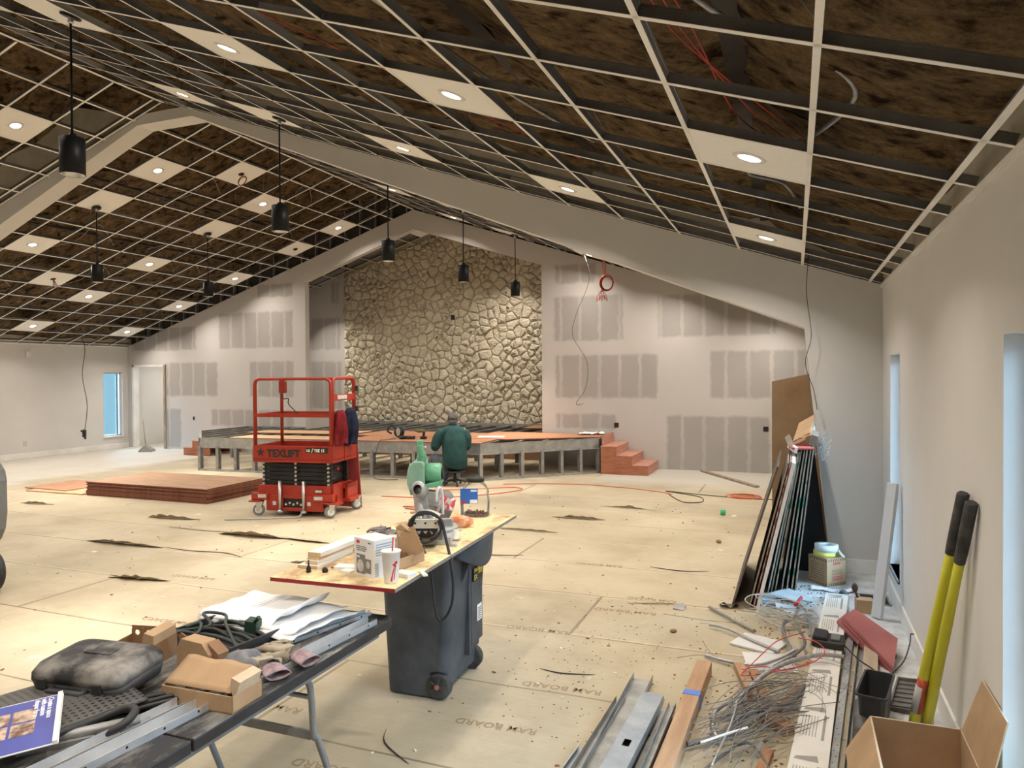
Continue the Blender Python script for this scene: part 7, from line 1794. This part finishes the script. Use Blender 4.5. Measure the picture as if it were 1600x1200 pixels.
# timber pieces on the floor
pine = M('brown_pine_timber', (.34, .20, .11), (.47, .30, .18), .75, scale=3, stretch=(5, .6, 5), detail=8)
pineo = M('orange_brown_timber', (.30, .14, .065), (.42, .22, .11), .75, scale=4, stretch=(4, 1, 4))
t = thing('timber_beam', 'long brown timber beam wrapped with blue tape, right of the steel studs', 'timber', (-.53, 3.95, 0))
mb = MB(); mb.beam((-.560, 3.10, .045), (-.522, 4.58, .045), .088, .085); mb.build('beam_pair', pine, t, bev=.005)
mb = MB(); mb.beam((-.535, 4.06, .0455), (-.533, 4.12, .0455), .0915, .0885); mb.build('blue_tape', M('blue_masking_tape', (.05, .14, .52), (.09, .20, .60), .6, scale=10), t)
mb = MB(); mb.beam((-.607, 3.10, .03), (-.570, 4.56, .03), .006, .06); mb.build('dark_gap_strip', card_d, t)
def stick(x0, y0, x1, y1, w, h, m_, lab, z=0.0, end=None):
    mb = MB(); mb.beam((x0, y0, z + h / 2 + .001), (x1, y1, z + h / 2 + .001), w, h); return mb.build('timber_piece', m_, label=lab, cat='timber', bev=.002)
stick(-.33, 4.72, -.22, 4.28, .06, .05, pine, 'short pine piece just left of the sweeping conduit')
stick(-.24, 4.65, -.10, 4.02, .05, .045, pineo, 'orange brown timber piece under the wires')
stick(-.17, 4.10, -.03, 3.95, .075, .05, pineo, 'stubby dark timber block under the wires')
stick(-.16, 3.45, -.12, 3.72, .045, .03, pineo, 'small timber stick at the bottom of the tangle')
stick(.02, 4.55, -.08, 4.20, .035, .03, pineo, 'thin timber piece under the thin wires')
mb = MB(TM((-.055, 3.96, .0))); mb.bb(-.02, .02, -.02, .02, 0, .03); mb.build('white_scrap', whites, label='tiny white block in the wires beside the white strips', cat='scrap')
# ------------------------------------------------------------------ steel studs, lower middle
sm = M('studs_blue_steel', (.29, .33, .37), (.42, .46, .49), .40, .7, scale=7, detail=9); sm2 = M('studs_dull_steel', (.26, .27, .26), (.42, .43, .41), .48, .65, scale=7, detail=9)
def stud(p0, p1, w, h, lab, m_, flip=False, hole=False, z=0.0):
    p0 = Vector((p0[0], p0[1], z)); p1 = Vector((p1[0], p1[1], z)); d = p1 - p0; L = d.length; a = math.atan2(d.y, d.x) - PI / 2; X2 = TM(p0, a)
    root = thing('steel_stud', lab, 'steel stud', p0, a); mb = MB(X2); t_ = .0012; zz = h - t_ if flip else 0
    if hole:
        hy = L * .45; hw, hl = .018, .034
        mb.bb(-w / 2, w / 2, 0, hy - hl, zz, zz + t_); mb.bb(-w / 2, w / 2, hy + hl, L, zz, zz + t_); mb.bb(-w / 2, -hw, hy - hl, hy + hl, zz, zz + t_); mb.bb(hw, w / 2, hy - hl, hy + hl, zz, zz + t_)
    else: mb.bb(-w / 2, w / 2, 0, L, zz, zz + t_)
    for s_ in (-1, 1):
        mb.bb(s_ * w / 2 - t_ / 2, s_ * w / 2 + t_ / 2, 0, L, 0, h)
        if m_ is sm: mb.bb(s_ * (w / 2 - .004) - .004, s_ * (w / 2 - .004) + .004, 0, L, h - t_ if not flip else 0, (h if not flip else t_))
    mb.build('channel', m_, root); return root
stud((-.86, 2.95), (-.855, 4.34), .115, .040, 'longest open steel channel in the pile, at its back left', sm2, False, False, .012)
stud((-.955, 3.0), (-.92, 4.02), .05, .035, 'thin channel on its side at the left edge of the steel pile', sm2, False, False, .0)
stud((-.775, 2.95), (-.735, 4.02), .115, .042, 'blue-grey steel stud with a punched hole, on top of the pile', sm, True, True, .040)
stud((-.68, 2.95), (-.67, 4.02), .09, .036, 'steel channel between the punched stud and the timber beam', sm2, False, False, .0)
stud((-1.02, 2.9), (-.985, 3.45), .04, .02, 'short bright channel at the far left of the steel pile', sm, False, False, .0)
stud((-.64, 2.95), (-.62, 3.95), .035, .03, 'narrow channel squeezed against the timber beam', sm2, False, False, .05)
# ------------------------------------------------------------------ white printed strips, tracks and planks on the right
prt = M('white_strip_face', (.60, .58, .53), (.68, .66, .61), .6, scale=4)
def strip_pack():
    t = thing('trim_strip_bundle', 'bundle of long white printed trim strips running away along the floor', 'trim bundle', (.07, 4.9, 0), 0)
    p0, p1 = Vector((-.00, 3.05, 0)), Vector((.315, 6.48, 0)); d = (p1 - p0); a = math.atan2(d.y, d.x) - PI / 2; L = d.length; X2 = TM(p0, a)
    for i in range(4):
        mb = MB(X2); mb.bb(-.085 + .004 * i, .085 + .002 * i, -.02 * i, L - .06 * i * (i % 2), .001 + i * .016, .015 + i * .016); mb.build('trim_strip', prt, t)
    z = .0635
    for k in range(6):
        mb = MB(X2)
        y0 = .25 + k * .55
        for j in range(6): mb.bb(-.055 + j * .014, -.051 + j * .014, y0, y0 + .24, z, z + .0006)
        mb.bb(.045, .058, y0 - .02, y0 + .26, z, z + .0006)
        mb.face([(-.06, y0 + .30, z + .0005), (.05, y0 + .30, z + .0005), (.04, y0 + .36, z + .0005), (-.05, y0 + .33, z + .0005)])
        mb.build('printed_marks', M('strip_grey_print', (.28, .27, .25), rough=.8), t)
    return t
strip_pack()
t = thing('corner_bead_bundle', 'perforated steel corner beads lying beside the white strips', 'corner bead', (.22, 4.6, 0))
mb = MB(); mb.beam((.10, 3.05, .02), (.385, 5.75, .02), .035, .03); mb.beam((.145, 3.05, .03), (.42, 5.6, .03), .004, .05); mb.beam((.165, 3.05, .015), (.43, 5.4, .015), .03, .004); mb.build('bead', galv, t)
mb = MB()
for k in range(40):
    y = 3.2 + k * .06; x = .10 + (y - 3.05) * .1056; mb.lathe([(0, 0), (.004, 0)], (x + (.006 if k % 2 else -.006), y, .0356), n=8)
mb.build('punched_holes', hole_m, t, kind='stuff')
mb = MB(); mb.beam((.205, 3.02, .03), (.40, 4.55, .03), .10, .05); mb.beam((.375, 4.4, .03), (.47, 5.32, .03), .085, .045); mb.build('pale_planks', M('pale_grey_brown_timber', (.34, .26, .18), (.44, .35, .26), .75, scale=3, stretch=(5, .6, 5)), label='pale brown plank lying right of the corner beads', cat='timber', bev=.003)
# red boards stack
rbm = M('dull_red_board', (.27, .075, .075), (.34, .11, .105), .6, scale=3); rbe = M('board_side_brown', (.22, .13, .08), (.33, .21, .13), .85, scale=18)
A_, B_, C_, D_ = Vector((.314, 5.59, .125)), Vector((.561, 4.994, .025)), Vector((.628, 5.362, .085)), Vector((.395, 5.70, .155))
for i, (lab) in enumerate(('bottom red board of the tilted stack by the right wall', 'middle red board of the tilted stack by the right wall', 'topmost red board of the tilted stack by the right wall')):
    off = Vector((-.010 * (2 - i), .012 * (1 - i), -.024 * (2 - i))); mb = MB(); c4 = [A_, B_, C_, D_]; e = .03 * (2 - i)
    if i == 0: c4 = [A_ + Vector((-.02, .02, 0)), B_, C_, D_ + Vector((-.03, .02, 0))]
    lo4 = [p + off for p in c4]; hi4 = [p + off + Vector((.003, .002, .018)) for p in c4]
    mb.face(lo4[::-1]); mb.face(hi4)
    for k in range(4): mb.face([lo4[k], lo4[(k + 1) % 4], hi4[(k + 1) % 4], hi4[k]])
    mb.build('red_board', [rbm], label=lab, cat='board', group='red boards by the right wall')
mb = MB(TM((.47, 5.42, 0), .35)); mb.bb(-.05, .08, -.20, .22, .002, .030); mb.build('support_board', rbe, label='brown boards propping up the tilted red boards', cat='board')
# black battery charger
t = thing('battery_charger', 'black plastic charger lying on the white strips by the red boards', 'charger', (.225, 5.36, .066), .15)
X2 = TM((.206, 5.20, .066), -.10) @ Matrix.Diagonal((1.0, 1.6, 1.1, 1))
mb = MB(X2); mb.bb(-.10, .095, -.06, .06, .0, .04); mb.prism([(-.095, .04), (.0, .04), (-.01, .062), (-.09, .066)], -.05, .05, axis='y'); mb.build('charger_body', blk, t, bev=.008)
mb = MB(X2); mb.bb(.015, .07, -.035, .035, .0402, .052); mb.build('contact_slot', M('charger_grey', (.14, .14, .14), rough=.5), t, bev=.003)
cable('charger_cord', [(.30, 5.16, .08), (.37, 5.00, .06), (.44, 4.86, .06), (.50, 4.78, .02), (.55, 4.95, .01), (.64, 5.15, .03), (.69, 5.28, .10), (.705, 5.35, .14), (.715, 5.30, .16)], .004, blk, 'black charger cord running over the floor to the right wall', cat='cord')
# black bucket box with lid
GX2 = TM((.398, 4.27, 0), math.radians(-12))
bk = thing('plastic_tote', 'black open plastic tote with a ribbed lid lying open beside it', 'tote', (.398, 4.27, 0), math.radians(-12))
mb = MB(GX2)
def rr3(hx, hy, z, r=.022): return rr2(hx, hy, r, z, 5)
S_ = [rr3(.055, .165, .0), rr3(.066, .178, .19), rr3(.076, .190, .195), rr3(.076, .190, .205), rr3(.066, .180, .205), rr3(.054, .163, .012)]
R_ = [[mb.v(p) for p in s] for s in S_]; n = len(R_[0])
for i in range(5):
    for k in range(n): mb.bm.faces.new([R_[i][k], R_[i][(k + 1) % n], R_[i + 1][(k + 1) % n], R_[i + 1][k]])
mb.bm.faces.new(R_[0][::-1]); mb.bm.faces.new(R_[-1]); mb.build('tote_body', M('charcoal_plastic', (.022, .024, .027), (.04, .042, .046), .45, scale=6), bk)
LXm = TM((.592, 4.63, .012), math.radians(-13)) @ Euler((.05, -.10, 0)).to_matrix().to_4x4()
mb = MB(LXm); mb.bb(-.07, .07, -.21, .21, 0, .008)
for (x0, x1, y0, y1) in ((-.07, -.060, -.21, .21), (.060, .07, -.21, .21), (-.07, .07, -.21, -.198), (-.07, .07, .198, .21)): mb.bb(x0, x1, y0, y1, .008, .026)
for k in range(6): mb.bb(-.06, .06, -.16 + k * .06, -.153 + k * .06, .008, .016)
mb.build('tote_lid', M('dusty_grey_lid', (.10, .095, .09), (.16, .15, .14), .7, scale=9), bk, bev=.002)
mb = MB(); mb.cyl((.335, 4.35, .045), (.31, 3.95, .05), .038, .045, n=20); mb.cyl((.31, 3.95, .05), (.32, 3.7, .06), .045, .050, n=20); mb.build('vacuum_tube', M('dark_hose_plastic', (.03, .03, .032), (.12, .115, .105), .5, scale=6), label='dark ribbed hose end between the plank and the big carton', cat='hose')
# long-handled digger with yellow handles
yel = M('yellow_fibreglass', (.52, .50, .02), (.60, .58, .04), .35, scale=2)
dg = thing('post_hole_digger', 'tool with two yellow tubular handles and black grips leaning on the right wall', 'digging tool', (.60, 4.35, 0))
def ph(p0, p1, nm, lab2):
    p0, p1 = Vector(p0), Vector(p1); mb = MB(); mb.tube([p0, p0.lerp(p1, .35), p0.lerp(p1, .77)], [.026, .024, .0215], 18, sm=3); h = mb.build('handle', yel, dg)
    mb = MB(); d = (p1 - p0).normalized(); mb.tube([p0.lerp(p1, .765), p0.lerp(p1, .80), p0.lerp(p1, .90), p1 - d * .006, p1], [.0235, .0255, .0265, .0265, .020], 18); mb.build('grip', M('worn_black_rubber', (.015, .016, .018), (.06, .06, .062), .6, scale=14), h); return h
h1 = ph((.565, 4.20, .03), (.712, 3.80, 1.31), 0, ''); h2 = ph((.625, 4.22, .03), (.717, 3.66, 1.29), 0, '')
mb = MB()
p0, p1 = Vector((.565, 4.20, .03)), Vector((.712, 3.80, 1.31)); d = (p1 - p0)
X2 = Matrix.Identity(4); a = p0 + d * .08; b_ = p0 + d * .235
mb.tube([a, b_], .0265, 18); lb = mb.build('sticker', M('orange_black_sticker', (.60, .08, .03), (.10, .04, .02), .4, scale=20, stretch=(1, 1, .3)), h1)
mb = MB(); mb.tube([a + Vector((-.004, -.0015, 0)), p0 + d * .20 + Vector((-.004, -.0015, 0))], .0250, 18); mb.build('silver_sticker', M('silver_sticker_face', (.45, .45, .46), rough=.3), h1)
for sx in (0, 1):
    mb = MB(); x = .575 + .055 * sx; mb.grid(lambda u, v: (x - .03 + .06 * u, 4.20 + (.02 - .03 * math.sin(PI * u)) * (1 if sx else -1), .004 + .10 * v), 8, 4); mb.build('blade', galv_d, dg, solid=.003)
# big open carton at the corner
bx0, bx1, by0, by1, bh_ = .315, .676, 3.13, 3.635, .30
bc = thing('large_carton', 'large open cardboard carton with raised flaps in the lower right corner', 'box', ((bx0 + bx1) / 2, (by0 + by1) / 2, 0))
def cwall(pts, nm, lab=None):
    mb = MB(); mb.face(pts); return mb.build(nm, [card], bc, solid=.006, label=lab)
mb = MB(); mb.bb(bx0, bx1, by1 - .006, by1, 0, bh_); mb.bb(bx0, bx1, by0, by0 + .006, 0, bh_); mb.bb(bx0, bx0 + .006, by0, by1, 0, bh_); mb.bb(bx1 - .006, bx1, by0, by1, 0, bh_); mb.bb(bx0, bx1, by0, by1, .002, .008); mb.build('box_wall', card, bc)
mb = MB(); mb.bb(bx0 - .001, bx1 + .001, by1 - .007, by1 + .001, bh_ - .001, bh_ + .001); mb.bb(bx0 - .001, bx0 + .007, by0, by1, bh_ - .001, bh_ + .001); mb.bb(bx1 - .007, bx1 + .001, by0, by1, bh_ - .001, bh_ + .001); mb.build('cut_edge', card_w, bc)
cwall([(bx1, by0 + .01, bh_), (bx1, by1 - .01, bh_), (.738, by1 - .075, .552), (.738, by0 + .04, .548)], 'right_flap')
mb = MB(); mb.beam((.7375, by0 + .04, .549), (.7375, by1 - .075, .553), .004, .007); mb.build('flap_edge', card_w, bc)
cwall([(bx0, by1 - .01, bh_), (bx0, by0 + .01, bh_), (bx0 - .10, by0 + .03, bh_ - .16), (bx0 - .10, by1 - .03, bh_ - .16)], 'left_flap')
cwall([(bx0 + .01, by1, .02), (bx1 - .01, by1, .02), (bx1 - .01, by1 + .012, .22), (bx0 + .01, by1 + .012, .22)], 'rear_flap')
cwall([(bx0 + .01, by0 + .01, .12), (bx1 - .01, by0 + .01, .12), (bx1 - .01, by0 + .2, .06), (bx0 + .01, by0 + .2, .06)], 'inner_flap')
